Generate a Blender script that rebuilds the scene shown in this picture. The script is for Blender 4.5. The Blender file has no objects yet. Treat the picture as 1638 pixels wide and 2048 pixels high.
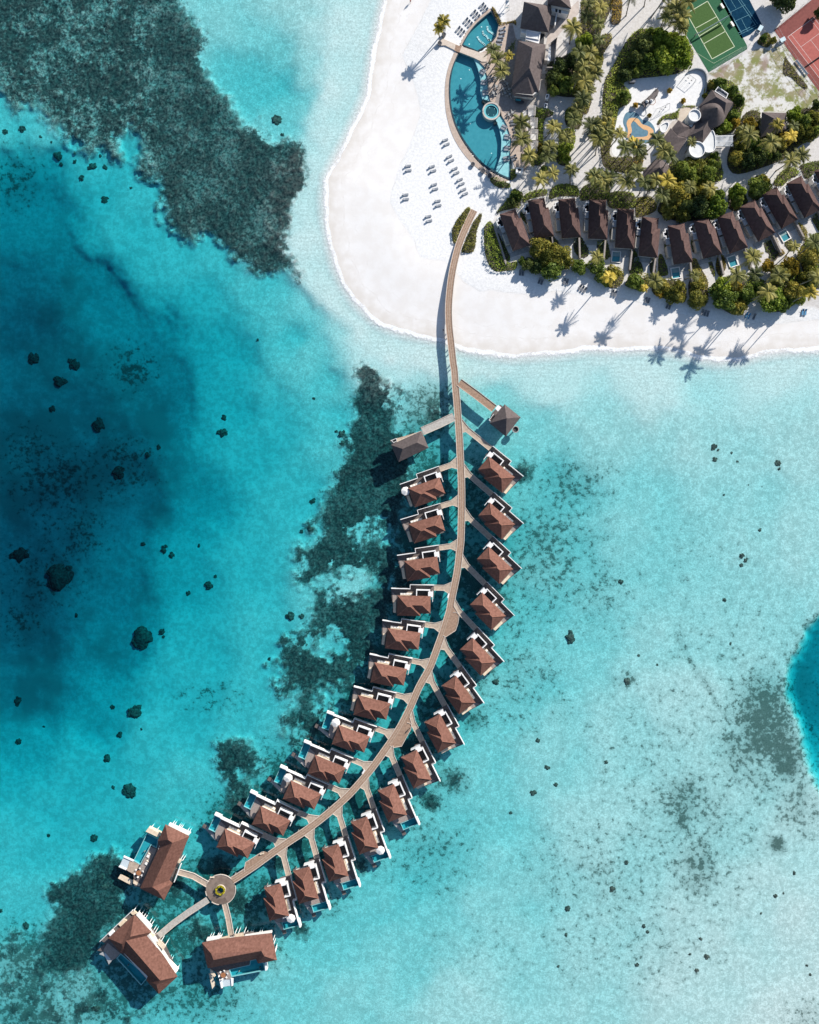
import bpy, math, random
import numpy as np
R = math.radians
rnd = random.Random(11)
scene = bpy.context.scene
COL = scene.collection
H = 300.0            # camera height over the water, metres
S = 0.17             # metres per photo pixel at water level
SUN_DIR = (0.67, 0.74)   # horizontal direction to the sun
SUN_EL = 30.0
G = 1.5              # height of the island's flat ground

CROPS = {'A': (780, 0, 430/1638), 'B': (1208, 0, 430/1638), 'C': (780, 330, 430/1638), 'D': (1208, 330, 430/1638),
         'E': (740, 740, 360/1638), 'F': (740, 1060, 360/1638), 'G': (540, 1360, 420/1638), 'H': (180, 1620, 460/1638),
         'I': (960, 0, 220/1638), 'J': (1160, 0, 220/1638), 'K': (960, 180, 220/1638), 'L': (1160, 180, 220/1638),
         'M': (1370, 180, 268/1638), 'N': (1370, 0, 268/1638), 'O': (0, 0, 700/1638), 'P': (0, 650, 820/1638),
         'Q': (0, 1400, 650/1638), 'R': (900, 650, 738/1638), 'T': (900, 1300, 738/1638),
         'a': (230, 1635, 160/1638), 'b': (190, 1810, 180/1638), 'c': (395, 1850, 170/1638), 'd': (625, 1410, 150/1638),
         'e': (740, 1540, 160/1638), 'f': (990, 380, 140/1638), 'g': (1410, 330, 228/1638), 'h': (1200, 400, 220/1638),
         '_': (0, 0, 1.0)}

def px(k, x, y):
    ox, oy, s = CROPS[k]
    return (ox + x*s, oy + y*s)

def pl(k, *xy):
    return [px(k, xy[i], xy[i+1]) for i in range(0, len(xy), 2)]

def W(p, z=0.0):
    f = S*(H - z)/H
    return ((p[0] - 819)*f, (1024 - p[1])*f, z)

# ------------------------------------------------------------------ materials
MATS = {}
def mat(name, col, rough=0.7, col2=None, scale=1.0, detail=4.0, spec=0.3, bump=0.0, bscale=None, contrast=(0.35, 0.65), obj_rand=0.0, metallic=0.0):
    if name in MATS: return MATS[name]
    m = bpy.data.materials.new(name); m.use_nodes = True
    nt = m.node_tree; N = nt.nodes; Lk = nt.links
    b = N['Principled BSDF']
    b.inputs['Roughness'].default_value = rough
    b.inputs['Specular IOR Level'].default_value = spec
    b.inputs['Metallic'].default_value = metallic
    b.inputs['Base Color'].default_value = (*col, 1)
    out = None
    if col2 is not None:
        g = N.new('ShaderNodeNewGeometry')
        t = N.new('ShaderNodeTexNoise'); t.inputs['Scale'].default_value = scale; t.inputs['Detail'].default_value = detail
        Lk.new(g.outputs['Position'], t.inputs['Vector'])
        mr = N.new('ShaderNodeMapRange'); mr.inputs['From Min'].default_value = contrast[0]; mr.inputs['From Max'].default_value = contrast[1]
        Lk.new(t.outputs['Fac'], mr.inputs['Value'])
        mx = N.new('ShaderNodeMix'); mx.data_type = 'RGBA'
        mx.inputs['A'].default_value = (*col, 1); mx.inputs['B'].default_value = (*col2, 1)
        Lk.new(mr.outputs['Result'], mx.inputs['Factor'])
        out = mx.outputs['Result']
        if obj_rand:
            oi = N.new('ShaderNodeObjectInfo')
            hs = N.new('ShaderNodeHueSaturation')
            a = N.new('ShaderNodeMapRange'); a.inputs['To Min'].default_value = 1-obj_rand; a.inputs['To Max'].default_value = 1+obj_rand
            Lk.new(oi.outputs['Random'], a.inputs['Value'])
            Lk.new(a.outputs['Result'], hs.inputs['Value'])
            Lk.new(out, hs.inputs['Color']); out = hs.outputs['Color']
        Lk.new(out, b.inputs['Base Color'])
        if bump:
            t2 = N.new('ShaderNodeTexNoise'); t2.inputs['Scale'].default_value = bscale or scale; t2.inputs['Detail'].default_value = 3
            Lk.new(g.outputs['Position'], t2.inputs['Vector'])
            bp = N.new('ShaderNodeBump'); bp.inputs['Strength'].default_value = bump; bp.inputs['Distance'].default_value = 0.3
            Lk.new(t2.outputs['Fac'], bp.inputs['Height']); Lk.new(bp.outputs['Normal'], b.inputs['Normal'])
    MATS[name] = m
    return m

def leaf_mat(name, c1, c2, c3, scale=0.5):
    """foliage: three leaf colours in clumps, with a share of light let through"""
    m = bpy.data.materials.new(name); m.use_nodes = True
    nt = m.node_tree; N = nt.nodes; Lk = nt.links
    b = N['Principled BSDF']; b.inputs['Roughness'].default_value = 0.55; b.inputs['Specular IOR Level'].default_value = 0.25
    g = N.new('ShaderNodeNewGeometry')
    t = N.new('ShaderNodeTexNoise'); t.inputs['Scale'].default_value = scale; t.inputs['Detail'].default_value = 5; t.inputs['Roughness'].default_value = 0.7
    Lk.new(g.outputs['Position'], t.inputs['Vector'])
    cr = N.new('ShaderNodeValToRGB')
    cr.color_ramp.elements[0].position = 0.32; cr.color_ramp.elements[0].color = (*c1, 1)
    cr.color_ramp.elements[1].position = 0.68; cr.color_ramp.elements[1].color = (*c3, 1)
    e = cr.color_ramp.elements.new(0.5); e.color = (*c2, 1)
    ad = N.new('ShaderNodeMath'); ad.operation = 'MULTIPLY_ADD'
    oi = N.new('ShaderNodeObjectInfo')
    ad.inputs[1].default_value = 0.22; Lk.new(oi.outputs['Random'], ad.inputs[0])
    s2 = N.new('ShaderNodeMath'); s2.operation = 'SUBTRACT'; s2.inputs[1].default_value = 0.11
    Lk.new(t.outputs['Fac'], s2.inputs[0]); Lk.new(s2.outputs[0], ad.inputs[2])
    Lk.new(ad.outputs[0], cr.inputs['Fac'])
    Lk.new(cr.outputs['Color'], b.inputs['Base Color'])
    tr = N.new('ShaderNodeBsdfTranslucent'); Lk.new(cr.outputs['Color'], tr.inputs['Color'])
    ms = N.new('ShaderNodeMixShader'); ms.inputs[0].default_value = 0.38
    Lk.new(b.outputs[0], ms.inputs[1]); Lk.new(tr.outputs[0], ms.inputs[2])
    Lk.new(ms.outputs[0], N['Material Output'].inputs['Surface'])
    MATS[name] = m
    return m

M_ROOF = mat('shingle_brown', (0.115, 0.056, 0.042), 0.95, (0.225, 0.112, 0.086), 1.3, 9, spec=0.03, contrast=(0.25, 0.75), obj_rand=0.10)
M_ROOFD = mat('shingle_dark_brown', (0.070, 0.046, 0.043), 0.95, (0.13, 0.084, 0.076), 1.2, 9, spec=0.02, contrast=(0.25, 0.75), obj_rand=0.12)
M_ROOFG = mat('shingle_grey', (0.09, 0.074, 0.072), 0.95, (0.145, 0.12, 0.115), 1.4, 9, spec=0.03, contrast=(0.25, 0.75), obj_rand=0.06)
M_WHITE = mat('white_render', (0.74, 0.74, 0.73), 0.6, (0.82, 0.81, 0.79), 0.8)
M_CREAM = mat('cream_timber', (0.62, 0.50, 0.36), 0.7, (0.75, 0.63, 0.48), 1.5)
M_WALLP = mat('pale_wall', (0.55, 0.53, 0.49), 0.7, (0.66, 0.64, 0.60), 0.7)
M_DECK = mat('jetty_timber', (0.255, 0.17, 0.12), 0.8, (0.37, 0.255, 0.185), 1.6, 6, spec=0.1)
M_DECKP = mat('pale_timber', (0.36, 0.28, 0.215), 0.75, (0.47, 0.385, 0.30), 1.8, 6)
M_DECKD = mat('villa_decking', (0.10, 0.085, 0.08), 0.75, (0.155, 0.13, 0.12), 1.8, 6)
M_TERR = mat('terrace_boards', (0.26, 0.215, 0.195), 0.75, (0.34, 0.285, 0.255), 2.0, 6)
M_RAIL = mat('rail_timber', (0.55, 0.47, 0.40), 0.6, (0.66, 0.58, 0.5), 2.0)
M_PILE = mat('pile_concrete', (0.22, 0.21, 0.19), 0.85, (0.30, 0.29, 0.27), 1.5)
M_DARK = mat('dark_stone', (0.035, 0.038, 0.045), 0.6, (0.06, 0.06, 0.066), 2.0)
M_GREY = mat('grey_render', (0.30, 0.30, 0.30), 0.7, (0.38, 0.38, 0.37), 1.0)
M_GREYD = mat('charcoal_fabric', (0.11, 0.12, 0.14), 0.8, (0.15, 0.16, 0.18), 3)
M_LOUNGE = mat('grey_sling', (0.21, 0.23, 0.26), 0.8, (0.27, 0.29, 0.32), 3)
M_BLUEF = mat('blue_towel', (0.06, 0.19, 0.33), 0.8, (0.09, 0.25, 0.42), 3)
M_CANVAS = mat('white_canvas', (0.78, 0.75, 0.70), 0.7, (0.84, 0.81, 0.77), 1.2)
M_POOLF = mat('pool_tile', (0.025, 0.30, 0.36), 0.4, (0.045, 0.37, 0.43), 1.2)
M_POOLD = mat('pool_tile_grey', (0.045, 0.22, 0.27), 0.4, (0.06, 0.27, 0.32), 1.2)
M_TEAK = mat('teak', (0.30, 0.12, 0.05), 0.6, (0.38, 0.17, 0.08), 3)
M_REDF = mat('red_fabric', (0.55, 0.06, 0.04), 0.7, (0.62, 0.09, 0.06), 3)
M_BARK = mat('palm_bark', (0.17, 0.15, 0.12), 0.9, (0.26, 0.23, 0.19), 4)
M_SOIL = mat('garden_soil', (0.055, 0.045, 0.038), 0.95, (0.12, 0.10, 0.075), 1.4, 8)
M_SKIN = mat('skin', (0.33, 0.19, 0.13), 0.6, (0.38, 0.23, 0.16), 6)
M_HAIR = mat('dark_hair', (0.02, 0.015, 0.012), 0.6)
M_GLASS = mat('smoked_pane', (0.16, 0.24, 0.27), 0.15, (0.20, 0.29, 0.32), 0.8, spec=0.5)
M_NET = mat('hammock_net', (0.42, 0.50, 0.54), 0.8, (0.55, 0.62, 0.65), 6)

L_OLIVE = leaf_mat('leaves_olive', (0.076, 0.093, 0.020), (0.238, 0.238, 0.043), (0.510, 0.425, 0.093), 0.9)
L_GREEN = leaf_mat('leaves_green', (0.06, 0.105, 0.025), (0.17, 0.24, 0.045), (0.34, 0.38, 0.075), 0.9)
L_DARK = leaf_mat('leaves_dark', (0.045, 0.075, 0.03), (0.11, 0.15, 0.045), (0.21, 0.24, 0.065), 0.9)
L_BRIGHT = leaf_mat('leaves_bright', (0.085, 0.145, 0.020), (0.272, 0.357, 0.043), (0.476, 0.527, 0.085), 0.8)
L_GOLD = leaf_mat('leaves_golden', (0.153, 0.128, 0.020), (0.408, 0.306, 0.043), (0.680, 0.442, 0.068), 0.8)
L_PALM = leaf_mat('palm_fronds', (0.093, 0.105, 0.031), (0.246, 0.238, 0.060), (0.459, 0.391, 0.102), 0.55)
L_PALMY = leaf_mat('palm_fronds_yellow', (0.187, 0.170, 0.034), (0.510, 0.408, 0.060), (0.750, 0.561, 0.093), 0.55)

def water_sheet_mat(name, tint=(0.8, 0.97, 0.98)):
    m = bpy.data.materials.new(name); m.use_nodes = True
    nt = m.node_tree; N = nt.nodes; Lk = nt.links
    N.remove(N['Principled BSDF'])
    tr = N.new('ShaderNodeBsdfTransparent'); tr.inputs['Color'].default_value = (*tint, 1)
    gl = N.new('ShaderNodeBsdfGlossy'); gl.inputs['Roughness'].default_value = 0.08
    fr = N.new('ShaderNodeFresnel'); fr.inputs['IOR'].default_value = 1.33
    g = N.new('ShaderNodeNewGeometry')
    t = N.new('ShaderNodeTexNoise'); t.inputs['Scale'].default_value = 1.1; t.inputs['Detail'].default_value = 3
    Lk.new(g.outputs['Position'], t.inputs['Vector'])
    bp = N.new('ShaderNodeBump'); bp.inputs['Strength'].default_value = 0.25; bp.inputs['Distance'].default_value = 0.15
    Lk.new(t.outputs['Fac'], bp.inputs['Height'])
    Lk.new(bp.outputs['Normal'], gl.inputs['Normal']); Lk.new(bp.outputs['Normal'], fr.inputs['Normal'])
    mx = N.new('ShaderNodeMixShader')
    # light leaves upward through the surface unrefracted, so no total reflection from below
    nb = N.new('ShaderNodeMath'); nb.operation = 'SUBTRACT'; nb.inputs[0].default_value = 1.0; Lk.new(g.outputs['Backfacing'], nb.inputs[1])
    mu = N.new('ShaderNodeMath'); mu.operation = 'MULTIPLY'; Lk.new(fr.outputs[0], mu.inputs[0]); Lk.new(nb.outputs[0], mu.inputs[1])
    Lk.new(mu.outputs[0], mx.inputs[0]); Lk.new(tr.outputs[0], mx.inputs[1]); Lk.new(gl.outputs[0], mx.inputs[2])
    Lk.new(mx.outputs[0], N['Material Output'].inputs['Surface'])
    return m
M_POOLW = water_sheet_mat('pool_water')

# ------------------------------------------------------------------ mesh builder
class MB:
    def __init__(self): self.v = []; self.f = []
    def add(self, vs, fs):
        n = len(self.v); self.v += [tuple(p) for p in vs]; self.f += [tuple(i + n for i in q) for q in fs]; return self
    def face(self, *p): return self.add(p, [tuple(range(len(p)))])
    def prism(self, poly, z0, z1, bottom=True):
        n = len(poly)
        vs = [(p[0], p[1], z0) for p in poly] + [(p[0], p[1], z1) for p in poly]
        fs = [tuple(range(n, 2*n))] + [(i, (i+1) % n, n + (i+1) % n, n + i) for i in range(n)]
        if bottom: fs.append(tuple(range(n-1, -1, -1)))
        return self.add(vs, fs)
    def box(self, x0, y0, z0, x1, y1, z1):
        return self.prism([(x0, y0), (x1, y0), (x1, y1), (x0, y1)], z0, z1)
    def bar(self, a, b, w, z0, z1):
        dx, dy = b[0]-a[0], b[1]-a[1]; l = math.hypot(dx, dy) or 1
        nx, ny = -dy/l*w/2, dx/l*w/2
        return self.prism([(a[0]-nx, a[1]-ny), (b[0]-nx, b[1]-ny), (b[0]+nx, b[1]+ny), (a[0]+nx, a[1]+ny)], z0, z1)
    def strip(self, line, w, z0, z1, closed=False):
        """a wall or a slab along a polyline, mitred at its bends"""
        L, Rr = offset_line(line, w, closed)
        n = len(L)
        vs = [(p[0], p[1], z0) for p in L] + [(p[0], p[1], z0) for p in Rr] + [(p[0], p[1], z1) for p in L] + [(p[0], p[1], z1) for p in Rr]
        fs = []
        for i in range(n if closed else n-1):
            j = (i+1) % n
            fs += [(2*n+i, 2*n+j, 3*n+j, 3*n+i), (i, j, 2*n+j, 2*n+i), (n+i, n+j, 3*n+j, 3*n+i), (i, j, n+j, n+i)]
        if not closed:
            fs += [(0, n, 3*n, 2*n), (n-1, 2*n-1, 4*n-1, 3*n-1)]
        return self.add(vs, fs)
    def cyl(self, x, y, z0, z1, r0, r1=None, n=16, cap=True):
        r1 = r0 if r1 is None else r1
        vs = [(x + r0*math.cos(2*math.pi*i/n), y + r0*math.sin(2*math.pi*i/n), z0) for i in range(n)]
        vs += [(x + r1*math.cos(2*math.pi*i/n), y + r1*math.sin(2*math.pi*i/n), z1) for i in range(n)]
        fs = [(i, (i+1) % n, n+(i+1) % n, n+i) for i in range(n)]
        if cap: fs += [tuple(range(n, 2*n)), tuple(range(n-1, -1, -1))]
        return self.add(vs, fs)
    def ring(self, x, y, z0, z1, ro, ri, n=40):
        c = [(math.cos(2*math.pi*i/n), math.sin(2*math.pi*i/n)) for i in range(n)]
        vs = []
        for r, z in ((ro, z0), (ro, z1), (ri, z1), (ri, z0)):
            vs += [(x + r*a, y + r*b, z) for a, b in c]
        fs = []
        for k in range(4):
            for i in range(n):
                j = (i+1) % n; k2 = (k+1) % 4
                fs.append((k*n+i, k*n+j, k2*n+j, k2*n+i))
        return self.add(vs, fs)
    def tube(self, path, r, n=6, taper=1.0):
        pts = [np.array(p, float) for p in path]; m = len(pts); vs = []
        for i, p in enumerate(pts):
            d = pts[min(i+1, m-1)] - pts[max(i-1, 0)]; d /= (np.linalg.norm(d) or 1)
            u = np.cross(d, (0, 0, 1.0)) if abs(d[2]) < 0.95 else np.cross(d, (1.0, 0, 0)); u /= np.linalg.norm(u); w = np.cross(d, u)
            rr = r*(1 + (taper-1)*i/max(m-1, 1))
            for k in range(n):
                a = 2*math.pi*k/n; vs.append(tuple(p + rr*(math.cos(a)*u + math.sin(a)*w)))
        fs = [(i*n+k, i*n+(k+1) % n, (i+1)*n+(k+1) % n, (i+1)*n+k) for i in range(m-1) for k in range(n)]
        fs += [tuple(range(n-1, -1, -1)), tuple(range((m-1)*n, m*n))]
        return self.add(vs, fs)
    def build(self, name, m, parent=None, loc=None, smooth=False):
        """links ONE mesh object; under a parent the coordinates are the parent's own unless loc gives its world position"""
        me = bpy.data.meshes.new(name)
        v = self.v
        if loc is not None: v = [(p[0]-loc[0], p[1]-loc[1], p[2]-loc[2]) for p in v]
        me.from_pydata(v, [], self.f); me.materials.append(m); me.update()
        if smooth: me.polygons.foreach_set('use_smooth', [True]*len(me.polygons))
        o = bpy.data.objects.new(name, me); COL.objects.link(o)
        if parent is not None: o.parent = parent
        elif loc is not None: o.location = loc
        return o

def offset_line(line, w, closed=False):
    n = len(line); L = []; Rr = []
    for i in range(n):
        if closed: a, b, c = line[i-1], line[i], line[(i+1) % n]
        else: a, b, c = line[max(i-1, 0)], line[i], line[min(i+1, n-1)]
        d1 = (b[0]-a[0], b[1]-a[1]); d2 = (c[0]-b[0], c[1]-b[1])
        def nrm(d):
            l = math.hypot(*d); return (-d[1]/l, d[0]/l) if l > 1e-9 else None
        n1 = nrm(d1) or nrm(d2); n2 = nrm(d2) or n1
        mx, my = n1[0]+n2[0], n1[1]+n2[1]; l = math.hypot(mx, my) or 1; mx /= l; my /= l
        k = min(1/max(mx*n1[0]+my*n1[1], 0.35), 2.2)*w/2
        L.append((b[0]+mx*k, b[1]+my*k)); Rr.append((b[0]-mx*k, b[1]-my*k))
    return L, Rr

def smooth_line(p, n=6):
    out = []
    for i in range(len(p)-1):
        p0, p1, p2, p3 = p[max(i-1, 0)], p[i], p[i+1], p[min(i+2, len(p)-1)]
        for k in range(n):
            t = k/n
            out.append(tuple(0.5*((2*p1[j]) + (-p0[j]+p2[j])*t + (2*p0[j]-5*p1[j]+4*p2[j]-p3[j])*t*t + (-p0[j]+3*p1[j]-3*p2[j]+p3[j])*t**3) for j in (0, 1)))
    out.append(tuple(p[-1])); return out

def smooth_poly(p, n=4):
    q = list(p); m = len(q); out = []
    for i in range(m):
        p0, p1, p2, p3 = q[i-1], q[i], q[(i+1) % m], q[(i+2) % m]
        for k in range(n):
            t = k/n
            out.append(tuple(0.5*((2*p1[j]) + (-p0[j]+p2[j])*t + (2*p0[j]-5*p1[j]+4*p2[j]-p3[j])*t*t + (-p0[j]+3*p1[j]-3*p2[j]+p3[j])*t**3) for j in (0, 1)))
    return out

# ------------------------------------------------------------------ things
def tag(o, label=None, cat=None, group=None, kind=None):
    if label: o['label'] = label
    if cat: o['category'] = cat
    if group: o['group'] = group
    if kind: o['kind'] = kind
    return o

def thing(name, label, cat, loc=(0, 0, 0), rotz=0.0, group=None):
    o = bpy.data.objects.new(name, None); COL.objects.link(o)
    o.empty_display_size = 0.5
    o.location = loc; o.rotation_euler = (0, 0, rotz)
    return tag(o, label, cat, group)

def kids(o): return [c for c in o.children]

def dup(root, loc, rotz=0.0, label=None, scale=1.0):
    r = root.copy(); COL.objects.link(r); r.location = loc; r.rotation_euler = (0, 0, rotz); r.scale = (scale,)*3
    if label: r['label'] = label
    for ch in list(root.children):
        c = ch.copy(); COL.objects.link(c); c.parent = r
        for g in list(ch.children):
            d = g.copy(); COL.objects.link(d); d.parent = c
    return r

ORD = ['first', 'second', 'third', 'fourth', 'fifth', 'sixth', 'seventh', 'eighth', 'ninth', 'tenth', 'eleventh', 'twelfth',
       'thirteenth', 'fourteenth', 'fifteenth', 'sixteenth', 'seventeenth', 'eighteenth', 'nineteenth', 'twentieth']
def rank(i, n, a='left', b='right'):
    if n == 1: return ''
    if i == 0: return ', the %smost' % a
    if i == n-1: return ', the %smost' % b
    if i <= n//2: return ', %s from the %s' % (ORD[i], a)
    return ', %s from the %s' % (ORD[n-1-i], b)

# ------------------------------------------------------------------ numpy fields
def sdf(PX, PY, poly):
    """signed distance in photo pixels, positive inside"""
    d2 = np.full(PX.shape, 1e18); ins = np.zeros(PX.shape, bool)
    n = len(poly)
    for i in range(n):
        ax, ay = poly[i]; bx, by = poly[(i+1) % n]
        ex, ey = bx-ax, by-ay; l2 = ex*ex+ey*ey or 1e-9
        t = np.clip(((PX-ax)*ex + (PY-ay)*ey)/l2, 0, 1)
        d2 = np.minimum(d2, (PX-ax-t*ex)**2 + (PY-ay-t*ey)**2)
        if abs(by-ay) > 1e-9:
            c = ((ay > PY) != (by > PY)) & (PX < ex*(PY-ay)/(by-ay) + ax)
            ins ^= c
    return np.where(ins, 1, -1)*np.sqrt(d2)

def vnoise(X, Y, seed):
    rs = np.random.RandomState(seed); T = rs.rand(256, 256)
    xi = np.floor(X).astype(int); yi = np.floor(Y).astype(int); fx = X-xi; fy = Y-yi
    fx = fx*fx*(3-2*fx); fy = fy*fy*(3-2*fy)
    g = lambda a, b: T[a % 256, b % 256]
    return (g(xi, yi)*(1-fx)+g(xi+1, yi)*fx)*(1-fy) + (g(xi, yi+1)*(1-fx)+g(xi+1, yi+1)*fx)*fy

def fbm(X, Y, seed, octv=4):
    o = 0; a = 0.5; s = 0
    for k in range(octv):
        o = o + a*vnoise(X*2**k + 17*k, Y*2**k + 31*k, seed+k); s += a; a *= 0.5
    return o/s

def sstep(a, b, x):
    t = np.clip((x-a)/(b-a), 0, 1); return t*t*(3-2*t)
# ================================================================== GROUND, SEABED, WATER
SHORE = [(792, -160), (779, -60), (770, 0), (757, 60), (745, 130), (735, 190), (715, 240), (690, 290), (668, 330), (656, 355), (652, 400), (654, 440),
         (662, 490), (673, 530), (690, 568), (715, 605), (745, 635), (775, 652), (810, 664), (850, 673), (880, 681), (915, 693),
         (950, 701), (985, 707), (1020, 711), (1060, 709), (1100, 706), (1140, 701), (1180, 696), (1230, 698), (1300, 696), (1360, 703),
         (1400, 713), (1440, 719), (1480, 717), (1520, 707), (1570, 701), (1600, 699), (1638, 698), (1760, 690), (2600, 660), (2600, -1400), (792, -1400)]
DEPTH = [  # photo x, y, metres of water
 (60,400,6.5),(300,400,2.6),(150,330,2.6),(250,480,3.0),(100,340,5.5),(20,330,5.0),(60,470,6.0),(200,600,7.0),(30,650,12),(30,560,9.5),(400,600,3.4),(330,520,2.9),(0,270,2.0),(100,260,1.9),
 (430,500,2.6),(600,680,2.4),(660,760,2.1),(640,700,1.5),(560,580,2.0),(600,600,1.4),(520,560,2.3),(450,700,4.4),(300,700,7.0),(450,800,4.2),(300,800,8.0),(150,850,11),(30,900,11.5),(100,1000,15),
 (200,950,13),(250,1000,10.5),(400,1000,5.2),(500,900,3.6),(600,1000,2.9),(680,850,2.3),(560,850,3.1),(30,1200,14),(60,1100,15),(200,1180,9),(350,1150,4.6),(500,1150,3.2),(550,1300,2.7),(400,1300,3.6),
 (200,1300,7),(60,1280,12),(60,1400,8.5),(200,1430,5),(350,1420,3.4),(50,1500,4.6),(150,1550,3.5),(300,1500,2.9),(400,1400,3.3),(350,1600,2.5),(480,1420,2.6),
 (200,1650,3.0),(50,1700,2.8),(50,1800,2.2),(20,1950,1.3),(150,1980,1.2),(300,2000,1.7),(120,1850,1.8),(400,1560,2.3),(100,1620,3.2),
 (640,1180,1.8),(720,1100,1.7),(700,1170,1.1),(620,1300,1.9),(600,1450,2.0),(520,1540,2.2),(430,1620,2.3),(420,1720,2.2),(300,1850,2.1),(250,1780,2.0),(480,1850,1.9),(560,1960,1.2),(200,1900,1.8),
 (740,850,1.6),(790,800,1.0),(760,1000,1.9),(700,950,1.9),(780,1150,2.3),(740,1300,2.3),(840,900,1.7),(870,1000,2.2),(860,1120,2.4),(850,1250,2.4),(780,1400,2.3),(700,1500,2.3),(620,1600,2.2),(540,1700,2.2),
 (940,1000,2.2),(940,1120,2.2),(920,1250,2.2),(880,1380,2.1),(820,1480,2.1),(760,1560,2.1),(680,1640,2.1),(600,1720,2.0),(520,1800,2.0),
 (900,780,0.75),(960,830,1.1),(1100,760,0.42),(1300,760,0.38),(1550,740,0.38),(1050,850,1.15),(1200,850,0.72),(1400,850,0.66),(1600,850,0.55),(1000,930,1.4),(1080,1000,1.5),
 (1300,1000,0.95),(1500,1000,0.8),(1100,1150,1.3),(1060,1250,1.4),(1300,1150,1.0),(1400,1250,0.8),(1350,1400,0.5),(1450,1600,0.6),(1100,1300,1.2),(1000,1400,1.25),(960,1500,1.25),(1100,1500,0.9),
 (950,1600,1.15),(880,1640,1.3),(1200,1650,0.62),(1000,1800,0.9),(800,1750,1.5),(760,1800,1.4),(800,1900,1.0),(640,1850,1.5),(900,2000,0.6),(700,2000,0.95),(1200,1900,0.62),(1400,1950,0.36),(1600,1850,0.32),(1600,2030,0.25),
 (1620,1700,0.42),(1500,1850,0.42),(1250,1450,0.7),(1550,1200,0.75),(1600,1050,0.65),
 (450,50,1.05),(550,100,1.25),(500,150,1.9),(560,185,2.1),(620,150,0.75),(650,60,0.5),(700,50,0.34),(590,230,1.5),(640,250,0.5),(640,330,0.4),(620,420,0.4),(600,500,0.40),(650,560,0.36),(700,620,0.36),
 (740,690,0.36),(800,720,0.4),(870,745,0.55),(760,740,0.5),(690,650,0.9),(715,690,0.6),(400,-60,1.0),(650,-60,0.5),(600,20,0.7)]
REEF = [
 pl('O', -300,-300,850,-300,850,0,880,60,950,150,960,200,930,260,960,330,1010,400,1070,470,1090,530,1150,580,1215,590,1240,640,1290,660,1330,630,1400,670,1440,730,1450,830,1410,900,1370,950,1350,1030,1340,1150,1370,1230,1400,1300,1330,1270,1280,1280,1200,1270,1150,1230,1080,1190,1020,1140,990,1095,930,1120,870,1115,820,1080,770,1030,755,960,760,890,750,850,690,845,645,800,640,750,660,700,640,640,600,620,540,640,560,700,570,760,520,740,470,690,420,720,380,690,320,660,260,600,200,570,190,500,110,520,60,550,30,480,0,440,-300,420),
 pl('P', 1410,190,1450,160,1500,170,1530,220,1600,240,1620,290,1590,330,1590,420,1650,430,1660,640,1610,760,1590,900,1570,1040,1540,1150,1490,1290,1420,1420,1330,1530,1250,1640,1180,1680,1110,1638,1150,1560,1200,1530,1180,1450,1100,1420,1130,1390,1110,1350,1140,1290,1190,1220,1250,1200,1240,1130,1240,1060,1190,1050,1180,1000,1240,970,1190,900,1300,830,1280,760,1290,690,1330,640,1330,590,1370,550,1400,480,1400,390,1420,290),
 pl('Q', 1085,230,1150,215,1210,205,1300,240,1330,310,1290,380,1240,400,1290,470,1240,560,1180,560,1130,530,1140,420,1090,340),
 pl('Q', 480,780,560,770,640,800,700,900,640,980,620,1080,560,1150,480,1290,450,1370,330,1400,200,1410,130,1380,200,1260,230,1150,270,1050,230,970,330,900,420,850),
]
def _blob(x, y, r): return [(x+r*math.cos(a*0.6283), y+r*math.sin(a*0.6283)) for a in range(10)]
for k_, a_ in (('Q', (100,1180,28, 180,1265,30, 30,1450,36, 60,1560,34, 250,1560,32, 180,1500,26, 320,1485,32, 420,1560,34, 100,1400,24, 300,1610,34, 20,1300,24, 140,1610,30, 500,1480,30, 560,1580,30, 640,1620,34, 60,1250,20, 720,1590,28, 380,1620,26, 230,1440,24)),
               ('P', (1110,1350,22, 1140,1480,30, 1150,1600,34, 1240,815,22, 1368,440,22, 1370,475,20, 1205,905,26, 1090,1420,14, 1060,1360,12, 1200,1230,24, 1140,1260,18, 1180,1450,30)),
               ('_', (840,1010,17, 800,1160,22, 780,1270,18, 745,1370,22, 690,1440,18, 640,1510,18, 590,1575,20, 440,1740,24, 480,1800,22, 400,1860,28, 350,1770,24, 560,1730,20, 985,1040,14, 1000,1130,14, 985,1220,14, 930,1370,12, 870,830,18, 1042,950,14, 905,1560,14, 862,1600,16, 720,1730,14, 600,1860,14))):
    for i_ in range(0, len(a_), 3): REEF.append(_blob(*px(k_, a_[i_], a_[i_+1]), a_[i_+2]*CROPS[k_][2]))
HOLES = [(738,1066,30,24,0.7),(698,1166,50,30,1.0),(652,1288,34,24,0.75),(650,1395,26,30,0.5),(800,800,16,24,0.8),(520,1545,24,14,0.9),(600,1480,30,20,.6)]
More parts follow.
